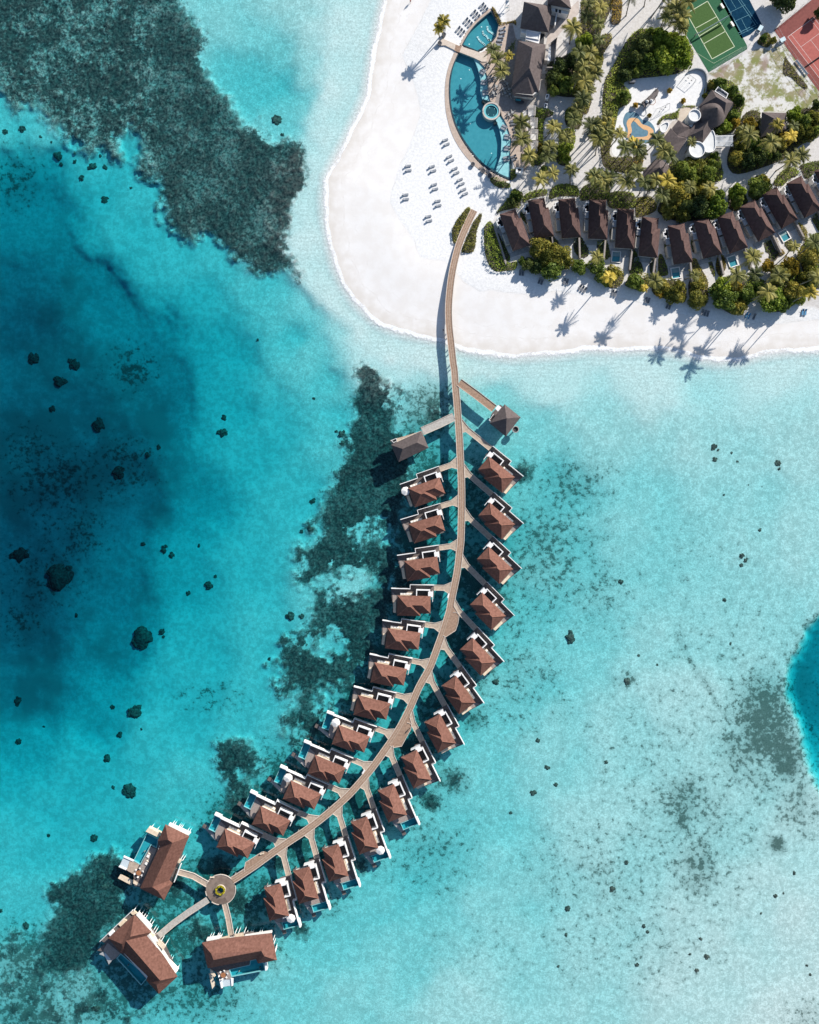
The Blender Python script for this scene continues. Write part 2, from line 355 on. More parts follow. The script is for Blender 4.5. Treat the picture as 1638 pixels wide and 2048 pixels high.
GRASS = [(1380,1650,150,180,.34),(1530,1480,110,140,.5),(1200,1750,160,110,.3),(1090,1100,120,160,.42),(1040,1350,90,120,.3),(860,1700,100,90,.35),(1310,1880,170,110,.24),(60,1960,90,90,.75),(200,2010,90,50,.7),(20,1900,40,60,.6),(330,1990,60,40,.6),(560,1640,70,60,.8),(300,1870,120,90,.85),(480,1880,80,60,.8),(600,1790,60,50,.7),(120,960,110,70,.55),(60,900,60,50,.5),(150,1060,60,70,.5),(250,950,60,40,.5),(260,740,50,45,.5),(240,910,60,40,.5),(40,1240,40,50,.45),(30,350,60,70,.4),(90,1150,90,70,.4),(430,1400,70,30,.3),(740,1200,60,90,.6),(700,1330,60,70,.55),(880,1050,40,120,.6),(250,1240,.1,.1,0),
 (1130,970,95,60,.42),(1080,1090,55,85,.5),(1175,1180,130,95,.30),(1040,1240,60,60,.30),(1530,1440,62,95,.95),(1570,1510,40,60,.9),(1475,1500,40,60,.6),(1370,1600,55,55,.62),(1365,1640,26,34,.75),(1395,1735,45,70,.6),(1410,1725,24,34,.7),
 (1553,1690,19,19,.95),(1230,1775,85,42,.36),(1300,1900,110,110,.22),(1120,1420,40,40,.25),(950,1440,26,20,.6),(905,1560,34,30,.7),(860,1600,40,30,.55),(1050,945,22,22,.7),(1600,1600,60,80,.45),(1250,1360,20,20,.5),
 (985,1040,30,120,.45),(1005,1200,30,60,.5),(960,1340,40,40,.5),(800,1640,60,40,.45),(720,1720,60,30,.5),(640,1800,60,30,.5),(1350,1500,220,160,.2),(1480,1300,200,160,.16),(1400,1120,200,140,.12),(1180,1900,160,120,.15),(960,1900,150,120,.12),(1620,2040,60,40,.4),(1180,1070,70,70,.25),
 (870,830,60,60,0.70),(860,960,50,70,0.95),(830,1080,60,70,0.95),(820,1200,60,60,0.95),(770,1300,60,60,0.95),(720,1390,60,60,0.95),(640,1480,70,60,0.93),(560,1560,70,60,0.93),(480,1640,70,60,0.93),(420,1760,80,60,0.78),(380,1880,100,60,0.70),(500,1800,100,60,0.78),(620,1700,100,60,0.78),(720,1600,80,60,0.78),(820,1500,70,60,0.78),(880,1400,60,60,0.78),(920,1280,60,60,0.85),(940,1150,50,80,0.85),(945,1000,50,90,0.78),
 (90,1930,110,70,0.85),(250,1960,130,90,0.70),(60,2030,90,50,0.85),(400,1985,90,60,0.62),(330,1780,90,80,0.78),(480,330,0.1,0.1,0),(60,120,0.1,0.1,0),(430,1390,60,30,0.31),(740,960,60,60,0.78)]
HOLE_E = pl('_', 1700,1215,1640,1232,1612,1262,1600,1292,1578,1335,1571,1385,1590,1425,1600,1460,1608,1500,1618,1545,1650,1600,1720,1620)
BERM = pl('_', 800,-160,862,0,805,110,832,180,842,225,828,270,800,330,783,380,781,405,800,440,826,480,842,515,890,522,928,563,960,585,980,580,1032,588,1080,590,1110,582,1145,588,1195,592,1240,595,1300,612,1360,628,1430,640,1500,648,1560,648,1638,640,2600,640,2600,-1400,800,-1400)
INLAND = pl('_', 1010,-200,1010,40,1005,90,970,160,1000,300,1022,372,1040,385,1000,400,985,450,1000,530,1060,550,1100,560,1150,545,1220,575,1300,585,1370,610,1440,620,1500,635,1560,600,1638,620,2600,600,2600,-200)
SCRUB = pl('B', 800,560,1090,390,1250,350,1400,330,1530,520,1700,800,1638,850,1400,860,1200,850,1080,830,1030,700,960,610,860,600)
PATH = [px('B', *p) for p in ((970,1030),(1040,950),(1060,870),(1150,750),(1180,650),(1200,540),(1260,420),(1300,380))]

SHELF = pl('_', 760,-120, 690,-60, 660,40, 640,150, 632,240, 640,320, 622,400, 600,440, 588,490, 598,540, 630,590, 680,645, 735,708, 770,725, 820,735, 880,752, 960,765, 1100,740, 1300,735, 1638,730, 1800,740, 1800,500, 900,500, 800,0)
POOL_HOLES = [pl('A', 525,395, 478,500, 455,640, 460,790, 490,920, 545,1040, 620,1150, 710,1250, 820,1320, 912,1362, 912,1310, 916,1180, 925,1060, 890,950, 850,890, 800,800, 765,770, 745,690, 745,590, 715,500, 650,440),
              pl('A', 552,340, 600,255, 665,175, 770,85, 828,190, 805,280, 740,345, 665,388)]
def depth_field(PX, PY):
    num = np.zeros(PX.shape); den = np.zeros(PX.shape); num2 = np.zeros(PX.shape); den2 = np.zeros(PX.shape)
    wx = PX + 26*(fbm(PX/70, PY/70, 5)-.5)*2; wy = PY + 26*(fbm(PX/70, PY/70, 9)-.5)*2
    for x, y, d in DEPTH:
        w = 1/((wx-x)**2 + (wy-y)**2 + 800)**1.9
        num += w*math.log(d); den += w
        w = 1/((wx-x)**2 + (wy-y)**2 + 3500)**2.1
        num2 += w*math.log(d); den2 += w
    a, b = num/den, num2/den2
    t = sstep(math.log(2.6), math.log(4.2), b)
    return np.exp(a*(1-t) + b*t)

def fields(PX, PY):
    ds = sdf(PX, PY, SHORE)                       # px inside the island
    wob = (fbm(PX/28, PY/28, 21)-.5)*12
    dep = depth_field(PX, PY)
    dep = dep*(1 - 0.12*(1-sstep(3.5, 6, dep))*(1-sstep(600, 900, PX)))*(1 - 0.10*sstep(880, 1000, PX)*np.clip(2-dep, 0, 1))*(1 + 0.08*sstep(900, 1050, PX)*sstep(1250, 1500, PY)*np.clip(1.2-dep, 0, 1))
    dep = np.where(dep > 5, 5+(dep-5)*0.60, dep)
    dep *= 1 + (0.34*fbm(PX/55, PY/55, 41)-0.17)/(1+(dep/3.0)**2)
    shelf = sdf(PX, PY, SHELF) + (fbm(PX/30, PY/30, 19)-.5)*30
    sd = 0.22 + 0.20*fbm(PX/60, PY/60, 23)
    dep = np.where(dep > sd, dep + (sd-dep)*sstep(-26, 16, shelf), dep)
    reef = np.full(PX.shape, -60.0)
    warp = (fbm(PX/26, PY/26, 3)-.5)*34 + (fbm(PX/8, PY/8, 4, 3)-.5)*22
    for p in REEF: reef = np.maximum(reef, sdf(PX, PY, p))
    hole = np.zeros(PX.shape)
    for x, y, rx, ry, k in HOLES:
        hx = PX + (fbm(PX/20, PY/20, 91)-.5)*64 + (fbm(PX/6, PY/6, 93)-.5)*22; hy = PY + (fbm(PX/20, PY/20, 95)-.5)*64 + (fbm(PX/6, PY/6, 97)-.5)*22
        hole = np.maximum(hole, k*np.exp(-(((hx-x)/rx)**2 + ((hy-y)/ry)**2)**2*0.6))
        q = (1-np.sqrt(((hx-x)/rx)**2 + ((hy-y)/ry)**2))*min(rx, ry)
        reef = reef*(q < -12) + (q >= -12)*np.minimum(reef, -q*0.5 + 6*(1-k) + 52*(fbm(PX/15, PY/15, 33)-.5))
    reef = reef + warp
    up = sstep(-16, 16, reef)
    reefd = np.minimum(dep, np.where(PY < 640, 0.85, 1.35))
    dep = dep*(1-up) + reefd*up
    he = sdf(PX, PY, HOLE_E) + (fbm(PX/16, PY/16, 8)-.5)*14
    dep = np.where(he > -10, dep + (5.4 - 3.2*sstep(1420, 1590, PY) - dep)*sstep(-8, 20, he), dep)
    shore = np.maximum(-ds, 0)
    dep = np.minimum(dep, 0.0 + shore*0.0125 + 0.00014*shore**2)
    dl = np.maximum(ds, 0)*S
    land = G*sstep(-2, 26, dl) - 0.15*(1-sstep(0, 2, dl))*0
    land = np.where(ds > 0, np.minimum(land, dl*0.085), 0)
    land = np.where(dl > 26, G, land)
    relief = up*(fbm(PX/5.5, PY/5.5, 77, 3)-.5)*1.1 * (ds < -12)
    z = np.where(ds > 0, land, -dep + relief)
    z = np.where((ds <= 0) & (z > -0.03), np.minimum(-0.004*shore, -0.0), z)
    gr = np.zeros(PX.shape)
    for x, y, rx, ry, k in GRASS:
        q = np.exp(-(((PX-x)/rx)**2 + ((PY-y)/ry)**2)*0.9)
        gr = np.maximum(gr, k*q)
    gr = gr*(0.55 + 0.9*fbm(PX/18, PY/18, 61))*(ds < -4)
    gr = np.maximum(gr, 0.95*sstep(0, 12, reef)*np.maximum(sstep(640, 680, PY), 0.8*sstep(270, 330, PX)))
    gr = gr*(1-0.75*hole)
    # the dark curve of weed on the lagoon floor
    line = [(1355, 1270), (1380, 1320), (1420, 1380), (1440, 1420), (1460, 1450)]
    dd = np.full(PX.shape, 1e9)
    for i in range(len(line)-1):
        ax, ay = line[i]; bx, by = line[i+1]; ex, ey = bx-ax, by-ay
        t = np.clip(((PX-ax)*ex+(PY-ay)*ey)/(ex*ex+ey*ey), 0, 1)
        dd = np.minimum(dd, np.hypot(PX-ax-t*ex, PY-ay-t*ey))
    gr = np.maximum(gr, 0.42*np.exp(-(dd/9)**2)*(ds < -4))
    rim = np.exp(-((he+5)/9)**2)*0.95*(PY > 1215)*sstep(1640, 1540, PY)
    gr = np.maximum(gr, rim*(fbm(PX/9, PY/9, 15)))
    for p in POOL_HOLES:
        z = np.where(sdf(PX, PY, p) > -3.0, G-1.9, z)
    dry = sdf(PX, PY, BERM) + wob*0.4
    inl = sdf(PX, PY, INLAND) + wob
    scr = sdf(PX, PY, SCRUB) + wob
    return z, ds, reef, gr, dry, inl, scr

def ground_z(p):
    a = np.array([[p[0]]], float), np.array([[p[1]]], float)
    d = float(sdf(a[0], a[1], SHORE)[0, 0])*S
    if d <= 0: return 0.0
    t = min(max((d+2)/28, 0), 1)
    return G if d > 26 else min(G*t*t*(3-2*t), d*0.085)

def axis(lo, hi, step, far, fstep):
    a = np.arange(lo, hi+step/2, step)
    left = np.array([lo - fstep*(k+1)*(1+0.35*k) for k in range(9)])[::-1]
    right = np.array([a[-1] + fstep*(k+1)*(1+0.35*k) for k in range(9)])
    return np.concatenate([left, a, right])

def make_ground():
    xs = axis(-60, 1700, 3.4, 0, 60); ys = axis(-60, 2110, 3.4, 0, 60)
    PX, PY = np.meshgrid(xs, ys)
    z, ds, reef, gr, dry, inl, scr = fields(PX, PY)
    f = S   # the vertices stand at their own x, y: a photo pixel at height z is S*(H-z)/H metres
    f = S*(H-z)/H
    X = (PX-819)*f; Y = (1024-PY)*f
    nx, ny = len(xs), len(ys)
    co = np.stack([X, Y, z], -1).reshape(-1, 3).astype(np.float32)
    idx = np.arange(nx*ny).reshape(ny, nx)
    q = np.stack([idx[1:, :-1], idx[1:, 1:], idx[:-1, 1:], idx[:-1, :-1]], -1).reshape(-1, 4)
    me = bpy.data.meshes.new('ground')
    me.vertices.add(len(co)); me.vertices.foreach_set('co', co.ravel())
    me.loops.add(q.size); me.loops.foreach_set('vertex_index', q.ravel().astype(np.int32))
    me.polygons.add(len(q)); me.polygons.foreach_set('loop_start', np.arange(0, q.size, 4, dtype=np.int32))
    me.polygons.foreach_set('loop_total', np.full(len(q), 4, np.int32))
    me.polygons.foreach_set('use_smooth', np.ones(len(q), bool))
    me.update(calc_edges=True)
    for nm, arr in (('shore', ds*S), ('reef', reef*S), ('weed', gr), ('dry', dry*S), ('inland', inl*S), ('scrub', scr*S)):
        at = me.attributes.new(nm, 'FLOAT', 'POINT')
        at.data.foreach_set('value', np.clip(arr, -40, 40).ravel().astype(np.float32))
    o = bpy.data.objects.new('ground', me); COL.objects.link(o)
    o['kind'] = 'structure'
    o['label'] = 'white sand island and pale lagoon floor with dark reef'
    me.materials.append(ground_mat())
    return o

def ground_mat():
    m = bpy.data.materials.new('sand_and_seabed'); m.use_nodes = True
    nt = m.node_tree; N = nt.nodes; Lk = nt.links
    b = N['Principled BSDF']; b.inputs['Roughness'].default_value = 0.9; b.inputs['Specular IOR Level'].default_value = 0.1
    geo = N.new('ShaderNodeNewGeometry'); P = geo.outputs['Position']
    def att(n):
        a = N.new('ShaderNodeAttribute'); a.attribute_name = n; return a.outputs['Fac']
    def noise(sc, det=4, rough=0.55, vec=None):
        t = N.new('ShaderNodeTexNoise'); t.inputs['Scale'].default_value = sc; t.inputs['Detail'].default_value = det; t.inputs['Roughness'].default_value = rough
        Lk.new(vec or P, t.inputs['Vector']); return t.outputs['Fac']
    def mr(v, a, bb, c=0.0, d=1.0, smooth=True):
        n = N.new('ShaderNodeMapRange'); n.interpolation_type = 'SMOOTHSTEP' if smooth else 'LINEAR'
        n.inputs['From Min'].default_value = a; n.inputs['From Max'].default_value = bb; n.inputs['To Min'].default_value = c; n.inputs['To Max'].default_value = d
        Lk.new(v, n.inputs['Value']); return n.outputs['Result']
    def math_(op, a, bb=None, c=None):
        n = N.new('ShaderNodeMath'); n.operation = op
        for i, q in enumerate((a, bb, c)):
            if q is None: continue
            if isinstance(q, (int, float)): n.inputs[i].default_value = q
            else: Lk.new(q, n.inputs[i])
        return n.outputs[0]
    def mix(f, a, bb):
        n = N.new('ShaderNodeMix'); n.data_type = 'RGBA'
        if isinstance(f, (int, float)): n.inputs['Factor'].default_value = f
        else: Lk.new(f, n.inputs['Factor'])
        for k, q in (('A', a), ('B', bb)):
            if isinstance(q, tuple): n.inputs[k].default_value = (*q, 1)
            else: Lk.new(q, n.inputs[k])
        return n.outputs['Result']
    shore, reef, weed, dry, inl, scr = (att(n) for n in ('shore', 'reef', 'weed', 'dry', 'inland', 'scrub'))
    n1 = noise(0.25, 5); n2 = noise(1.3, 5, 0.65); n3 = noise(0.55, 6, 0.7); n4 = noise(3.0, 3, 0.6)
    # sand under water: caustic speckle and water ripples painted into its colour, plus coral rubble
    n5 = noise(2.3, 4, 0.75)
    wet_sand = mix(mr(math_('ADD', math_('MULTIPLY', n2, 0.4), math_('MULTIPLY', n5, 0.6)), 0.40, 0.60), (0.52, 0.515, 0.49), (0.775, 0.77, 0.745))  # fine speckle in the sand colour stands in for caustic light
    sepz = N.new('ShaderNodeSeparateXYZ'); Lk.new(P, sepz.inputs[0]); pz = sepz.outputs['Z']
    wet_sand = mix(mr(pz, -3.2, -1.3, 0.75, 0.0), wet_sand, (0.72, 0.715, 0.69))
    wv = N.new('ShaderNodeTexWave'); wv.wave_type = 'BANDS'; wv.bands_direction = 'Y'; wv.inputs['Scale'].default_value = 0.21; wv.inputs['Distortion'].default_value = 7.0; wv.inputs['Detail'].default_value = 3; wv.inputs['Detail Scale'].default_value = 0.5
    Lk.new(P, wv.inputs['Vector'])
    wet_sand = mix(math_('MULTIPLY', math_('MULTIPLY', mr(wv.outputs['Fac'], 0.45, 0.95), mr(shore, -16.0, -6.0, 0.0, 1.0)), 0.34), wet_sand, (0.52, 0.52, 0.50))  # ripple lines of the water surface, painted into the sand's brightness
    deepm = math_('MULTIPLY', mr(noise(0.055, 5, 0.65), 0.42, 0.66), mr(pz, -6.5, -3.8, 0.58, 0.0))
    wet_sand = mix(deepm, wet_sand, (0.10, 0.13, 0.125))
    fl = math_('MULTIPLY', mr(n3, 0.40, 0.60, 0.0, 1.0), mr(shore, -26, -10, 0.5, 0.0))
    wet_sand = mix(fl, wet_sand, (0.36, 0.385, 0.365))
    # dry sand: clean and creamy below the berm, coarse and white above
    swash = mix(mr(n1, 0.35, 0.65), (0.745, 0.715, 0.68), (0.785, 0.765, 0.74))
    damp = mix(mr(math_('ADD', shore, math_('MULTIPLY', n1, 8.0)), 2.5, 11.0), (0.62, 0.58, 0.53), swash)
    dryc = mix(mr(n2, 0.3, 0.7), (0.66, 0.66, 0.65), (0.80, 0.795, 0.78))
    beach = mix(mr(dry, -0.35, 0.35), damp, dryc)
    def line_at(v, pos, w, amp, ns):
        q = math_('ABSOLUTE', math_('ADD', math_('SUBTRACT', v, pos), math_('MULTIPLY', math_('SUBTRACT', ns, 0.5), amp)))
        return mr(q, 0.0, w, 1.0, 0.0)
    n6 = noise(0.16, 4, 0.6); n7 = noise(0.10, 5, 0.6)
    marks = math_('MULTIPLY', math_('MAXIMUM', math_('MAXIMUM', line_at(dry, 0.0, 0.22, 2.0, n6), math_('MULTIPLY', line_at(shore, 5.5, 0.35, 7.0, n7), 0.8)), math_('MULTIPLY', line_at(shore, 9.5, 0.3, 9.0, n6), 0.6)), mr(noise(0.5, 3), 0.42, 0.6))
    beach = mix(math_('MULTIPLY', marks, 0.35), beach, (0.50, 0.45, 0.39))
    trod = math_('MULTIPLY', mr(noise(2.4, 3, 0.7), 0.52, 0.66), mr(n7, 0.42, 0.58))
    beach = mix(math_('MULTIPLY', math_('MULTIPLY', trod, mr(dry, -6.0, 2.0, 0.25, 1.0)), 0.30), beach, (0.52, 0.51, 0.50))
    inc = mix(mr(n2, 0.35, 0.65), (0.54, 0.515, 0.49), (0.64, 0.62, 0.595))
    land = mix(mr(inl, -0.6, 0.8), beach, inc)
    # the scrubby plot by the courts
    sg = mr(math_('ADD', noise(0.35, 4), math_('MULTIPLY', n2, 0.5)), 0.62, 0.84)
    sc_col = mix(mr(n1, 0.4, 0.6), (0.21, 0.225, 0.08), (0.28, 0.25, 0.15))
    scrub = mix(sg, (0.62, 0.61, 0.58), sc_col)
    scrub = mix(mr(noise(0.11, 3), 0.60, 0.68, 0, 0.75), scrub, (0.30, 0.22, 0.19))
    land = mix(mr(scr, -0.5, 0.6), land, scrub)
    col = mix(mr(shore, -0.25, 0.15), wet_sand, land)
    # weed and rubble on the lagoon floor
    wm = math_('SUBTRACT', math_('ADD', math_('MULTIPLY', n3, 0.75), math_('MULTIPLY', n2, 0.25)), math_('SUBTRACT', 0.605, math_('MULTIPLY', weed, 0.235)))
    wcol = mix(mr(n4, 0.35, 0.65), (0.035, 0.055, 0.05), (0.10, 0.125, 0.105))
    col = mix(mr(weed, 0.03, 0.75, 0, 0.72), col, (0.25, 0.28, 0.265))
    col = mix(math_('MULTIPLY', mr(wm, -0.02, 0.075, 0, 0.82), mr(weed, 0.03, 0.14)), col, wcol)
    # the reef: dark coral with sandy pockets
    rr = math_('ADD', reef, math_('MULTIPLY', math_('ADD', math_('SUBTRACT', n3, 0.5), math_('MULTIPLY', math_('SUBTRACT', n2, 0.5), 0.9)), 10.0))
    rcol = mix(mr(n2, 0.34, 0.70), (0.018, 0.024, 0.026), (0.10, 0.108, 0.10))
    pocket = math_('MULTIPLY', mr(math_('ADD', math_('MULTIPLY', n3, 0.5), math_('MULTIPLY', noise(0.085, 4), 0.5)), 0.47, 0.585), mr(n2, 0.38, 0.60, 0.18, 0.75))
    pocket = math_('MULTIPLY', pocket, mr(weed, 0.5, 0.9, 1.0, 0.22))
    rcol = mix(pocket, rcol, (0.42, 0.45, 0.42))
    col = mix(mr(rr, -1.2, 2.0), col, rcol)
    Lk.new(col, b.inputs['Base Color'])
    bp = N.new('ShaderNodeBump'); bp.inputs['Strength'].default_value = 0.5; bp.inputs['Distance'].default_value = 0.22
    hgt = math_('ADD', math_('MULTIPLY', n2, math_('MULTIPLY', mr(dry, -0.5, 0.8, 0.14, 0.42), mr(inl, -0.5, 1.0, 1.0, 0.25))), math_('MULTIPLY', n4, math_('ADD', mr(rr, -0.3, 0.6, 0.05, 1.6), mr(dry, -0.5, 0.8, 0.0, 0.14))))
    Lk.new(hgt, bp.inputs['Height']); Lk.new(bp.outputs['Normal'], b.inputs['Normal'])
    return m

def make_water():
    mb = MB(); mb.box(-900, -900, -40, 900, 900, 0.0)
    o = mb.build('water', water_mat()); o['kind'] = 'structure'; o['label'] = 'clear turquoise lagoon deepening to dark blue'
    return o

ABS = (0.46, 0.082, 0.064)
def water_mat():
    m = water_sheet_mat('sea_water', (1, 1, 1)); N = m.node_tree.nodes
    v = N.new('ShaderNodeVolumeAbsorption')
    k = max(ABS)
    v.inputs['Density'].default_value = k
    v.inputs['Color'].default_value = tuple(1-a/k for a in ABS) + (1,)
    m.node_tree.links.new(v.outputs[0], N['Material Output'].inputs['Volume'])
    return m

def make_foam():
    m = bpy.data.materials.new('sea_foam'); m.use_nodes = True
    nt = m.node_tree; N = nt.nodes; Lk = nt.links
    b = N['Principled BSDF']; b.inputs['Base Color'].default_value = (0.85, 0.86, 0.86, 1); b.inputs['Roughness'].default_value = 0.8
    tr = N.new('ShaderNodeBsdfTransparent'); mx = N.new('ShaderNodeMixShader')
    at = N.new('ShaderNodeAttribute'); at.attribute_name = 'edge'
    g = N.new('ShaderNodeNewGeometry'); t = N.new('ShaderNodeTexNoise'); t.inputs['Scale'].default_value = 0.9; t.inputs['Detail'].default_value = 6; t.inputs['Roughness'].default_value = 0.7
    Lk.new(g.outputs['Position'], t.inputs['Vector'])
    t3 = N.new('ShaderNodeTexNoise'); t3.inputs['Scale'].default_value = 0.06; Lk.new(g.outputs['Position'], t3.inputs['Vector'])
    a = N.new('ShaderNodeMath'); a.operation = 'MULTIPLY_ADD'; a.inputs[1].default_value = 1.5
    Lk.new(t.outputs['Fac'], a.inputs[0]); Lk.new(at.outputs['Fac'], a.inputs[2])
    a2 = N.new('ShaderNodeMath'); a2.operation = 'MULTIPLY_ADD'; a2.inputs[1].default_value = 0.9
    Lk.new(t3.outputs['Fac'], a2.inputs[0]); Lk.new(a.outputs[0], a2.inputs[2])
    mr = N.new('ShaderNodeMapRange'); mr.inputs['From Min'].default_value = 1.62; mr.inputs['From Max'].default_value = 2.05; mr.inputs['To Max'].default_value = 0.92
    Lk.new(a2.outputs[0], mr.inputs['Value'])
    Lk.new(mr.outputs['Result'], mx.inputs[0]); Lk.new(tr.outputs[0], mx.inputs[1]); Lk.new(b.outputs[0], mx.inputs[2])
    Lk.new(mx.outputs[0], N['Material Output'].inputs['Surface'])
    line = smooth_line([p for p in SHORE if -100 < p[1] and p[0] < 1800 and p[1] > -170][1:], 8)
    line = [W(p)[:2] for p in line]
    wob = [0.9*math.sin(i*0.31)+0.6*math.sin(i*0.83+1) for i in range(len(line))]
    rows = []
    for off, e, z in ((-2.6, 0.0, 0.015), (-1.2, 0.35, 0.02), (-0.3, 0.85, 0.035), (0.5, 1.0, 0.075), (1.0, 0.2, 0.115)):
        # offset to the left of the line's direction is the island's side
        Lp, _ = offset_line(line, 2.0)
        rows.append([(line[i][0] + (Lp[i][0]-line[i][0])*(off+wob[i]*0.25), line[i][1] + (Lp[i][1]-line[i][1])*(off+wob[i]*0.25), z, e) for i in range(len(line))])
    n = len(line); mb = MB(); vs = [p[:3] for r in rows for p in r]
    fs = [(k*n+i, k*n+i+1, (k+1)*n+i+1, (k+1)*n+i) for k in range(len(rows)-1) for i in range(n-1)]
    mb.add(vs, fs); o = mb.build('foam', m, smooth=True)
    at_ = o.data.attributes.new('edge', 'FLOAT', 'POINT'); at_.data.foreach_set('value', np.array([p[3] for r in rows for p in r], np.float32))
    o['kind'] = 'stuff'; o['label'] = 'thin white foam where small waves break on the beach'
    return o

ground = make_ground()
water = make_water()
foam = make_foam()

# ------------------------------------------------------------------ world, sun, camera
def sky_sun():
    w = bpy.data.worlds.new('World'); scene.world = w; w.use_nodes = True
    nt = w.node_tree; bg = nt.nodes['Background']
    sk = nt.nodes.new('ShaderNodeTexSky'); sk.sky_type = 'NISHITA'; sk.sun_disc = False
    sk.sun_elevation = R(SUN_EL); az = math.atan2(SUN_DIR[0], SUN_DIR[1])
    sk.sun_rotation = az; sk.air_density = 1.0; sk.dust_density = 0.5; sk.ozone_density = 1.5
    nt.links.new(sk.outputs[0], bg.inputs['Color']); bg.inputs['Strength'].default_value = 0.094
    L = bpy.data.lights.new('sun', 'SUN'); L.energy = 5.0; L.angle = R(0.55); L.color = (1.0, 0.945, 0.875)
    o = bpy.data.objects.new('sun', L); COL.objects.link(o)
    from mathutils import Vector
    n = math.hypot(*SUN_DIR)
    d = Vector((SUN_DIR[0]/n*math.cos(R(SUN_EL)), SUN_DIR[1]/n*math.cos(R(SUN_EL)), math.sin(R(SUN_EL))))
    o.rotation_euler = d.to_track_quat('Z', 'Y').to_euler(); o.location = d*400
    cam = bpy.data.cameras.new('camera'); co = bpy.data.objects.new('camera', cam); COL.objects.link(co)
    co.location = (0, 0, H); co.rotation_euler = (0, 0, 0)
    cam.sensor_fit = 'VERTICAL'; cam.sensor_height = 24; cam.lens = 12/(2048*S/2/H)
    cam.clip_start = 1; cam.clip_end = 3000
    scene.camera = co
    scene.view_settings.view_transform = 'Standard'; scene.view_settings.look = 'None'
    scene.view_settings.exposure = 0.50; scene.view_settings.gamma = 1.0
    cy = scene.cycles
    cy.max_bounces = 6; cy.diffuse_bounces = 2; cy.glossy_bounces = 2; cy.transmission_bounces = 2; cy.transparent_max_bounces = 12; cy.volume_bounces = 0
    cy.use_denoising = True
    cy.caustics_reflective = False; cy.caustics_refractive = False
    try: cy.denoiser = 'OPENIMAGEDENOISE'
    except Exception: pass
sky_sun()
# ================================================================== ROOFS
def roof_L(mb, L, Le, Dm, De, z, pitch=37.0, f=1, x0=0.0, y0=0.0, eave=0.28, lift=0.0):
    """hipped roof: a body L by Dm and, at its far end, a wider part Le by De; returns the height above an eave at depth d"""
    t = math.tan(R(pitch)); Xs = L-Le
    def p(x, y, d): return (x0+x, y0+f*y, z + t*d)
    h1, h2 = Dm/2, De/2
    k = min(h2, Le/2)
    V = {'a': p(0, 0, 0), 'b': p(L, 0, 0), 'c': p(L, De, 0), 'd': p(Xs, De, 0), 'e': p(Xs, Dm, 0), 'g': p(0, Dm, 0),
         'r1': p(h1, h1, h1), 'v': p(Xs+h1, h1, h1), 'r2': p(Xs+k, k, k), 'r3': p(L-k, k, k)}
    for q in (('a', 'b', 'r3', 'r2', 'v', 'r1'), ('g', 'a', 'r1'), ('g', 'r1', 'v', 'e'), ('e', 'v', 'r2', 'd'), ('d', 'r2', 'r3', 'c'), ('c', 'r3', 'b')):
        mb.face(*[V[i] for i in q])
    ring = [V[i] for i in 'abcdeg']
    lo = [(a, b, c-eave) for a, b, c in ring]
    for i in range(6):
        j = (i+1) % 6; mb.face(lo[i], lo[j], ring[j], ring[i])
    mb.add(lo, [tuple(range(6))])
    return t

def ridge_caps(mb, segs, w=0.22, h=0.07):
    for a, b in segs:
        mb.tube([(a[0], a[1], a[2]+h*0.3), (b[0], b[1], b[2]+h*0.3)], w/2, 5)

def roof_faces(mb, verts, faces, eave=0.3, ring=None):
    """a traced roof: verts name -> (photo point, height)"""
    V = {k: W(p, z) for k, (p, z) in verts.items()}
    for q in faces: mb.face(*[V[i] for i in q])
    if ring:
        top = [V[i] for i in ring]; lo = [(a, b, c-eave) for a, b, c in top]; n = len(top)
        for i in range(n):
            j = (i+1) % n; mb.face(lo[i], lo[j], top[j], top[i])
        mb.add(lo, [tuple(range(n))])
    return V

# ================================================================== MAIN JETTY
DZ = 2.5   # deck height over the water
JET = (pl('C', 642,345,600,430,560,520,525,610,500,700,480,790,465,880,455,970,448,1060,447,1150,452,1240,462,1330,472,1420,482,1510)
       + pl('E', 768,0,775,100,783,200,792,300,800,420,808,520,815,640,820,760,826,880,831,1000,833,1100,834,1250,831,1400)
       + pl('F', 826,100,815,200,805,300,790,400,770,500,745,620,725,730,695,830,660,940,620,1050,580,1160,535,1270)
       + pl('G', 1160,60,1095,210,1030,340,960,455,880,570,800,680,710,790,610,900,500,1000,390,1090,270,1180,140,1265,0,1362)
       + pl('H', 1180,392,1060,472,1010,503))
def jet_z(p):   # the jetty climbs from the sand to its full height
    y = p[1]
    return 1.55 + (DZ-1.55)*min(max((y-430)/110.0, 0), 1)

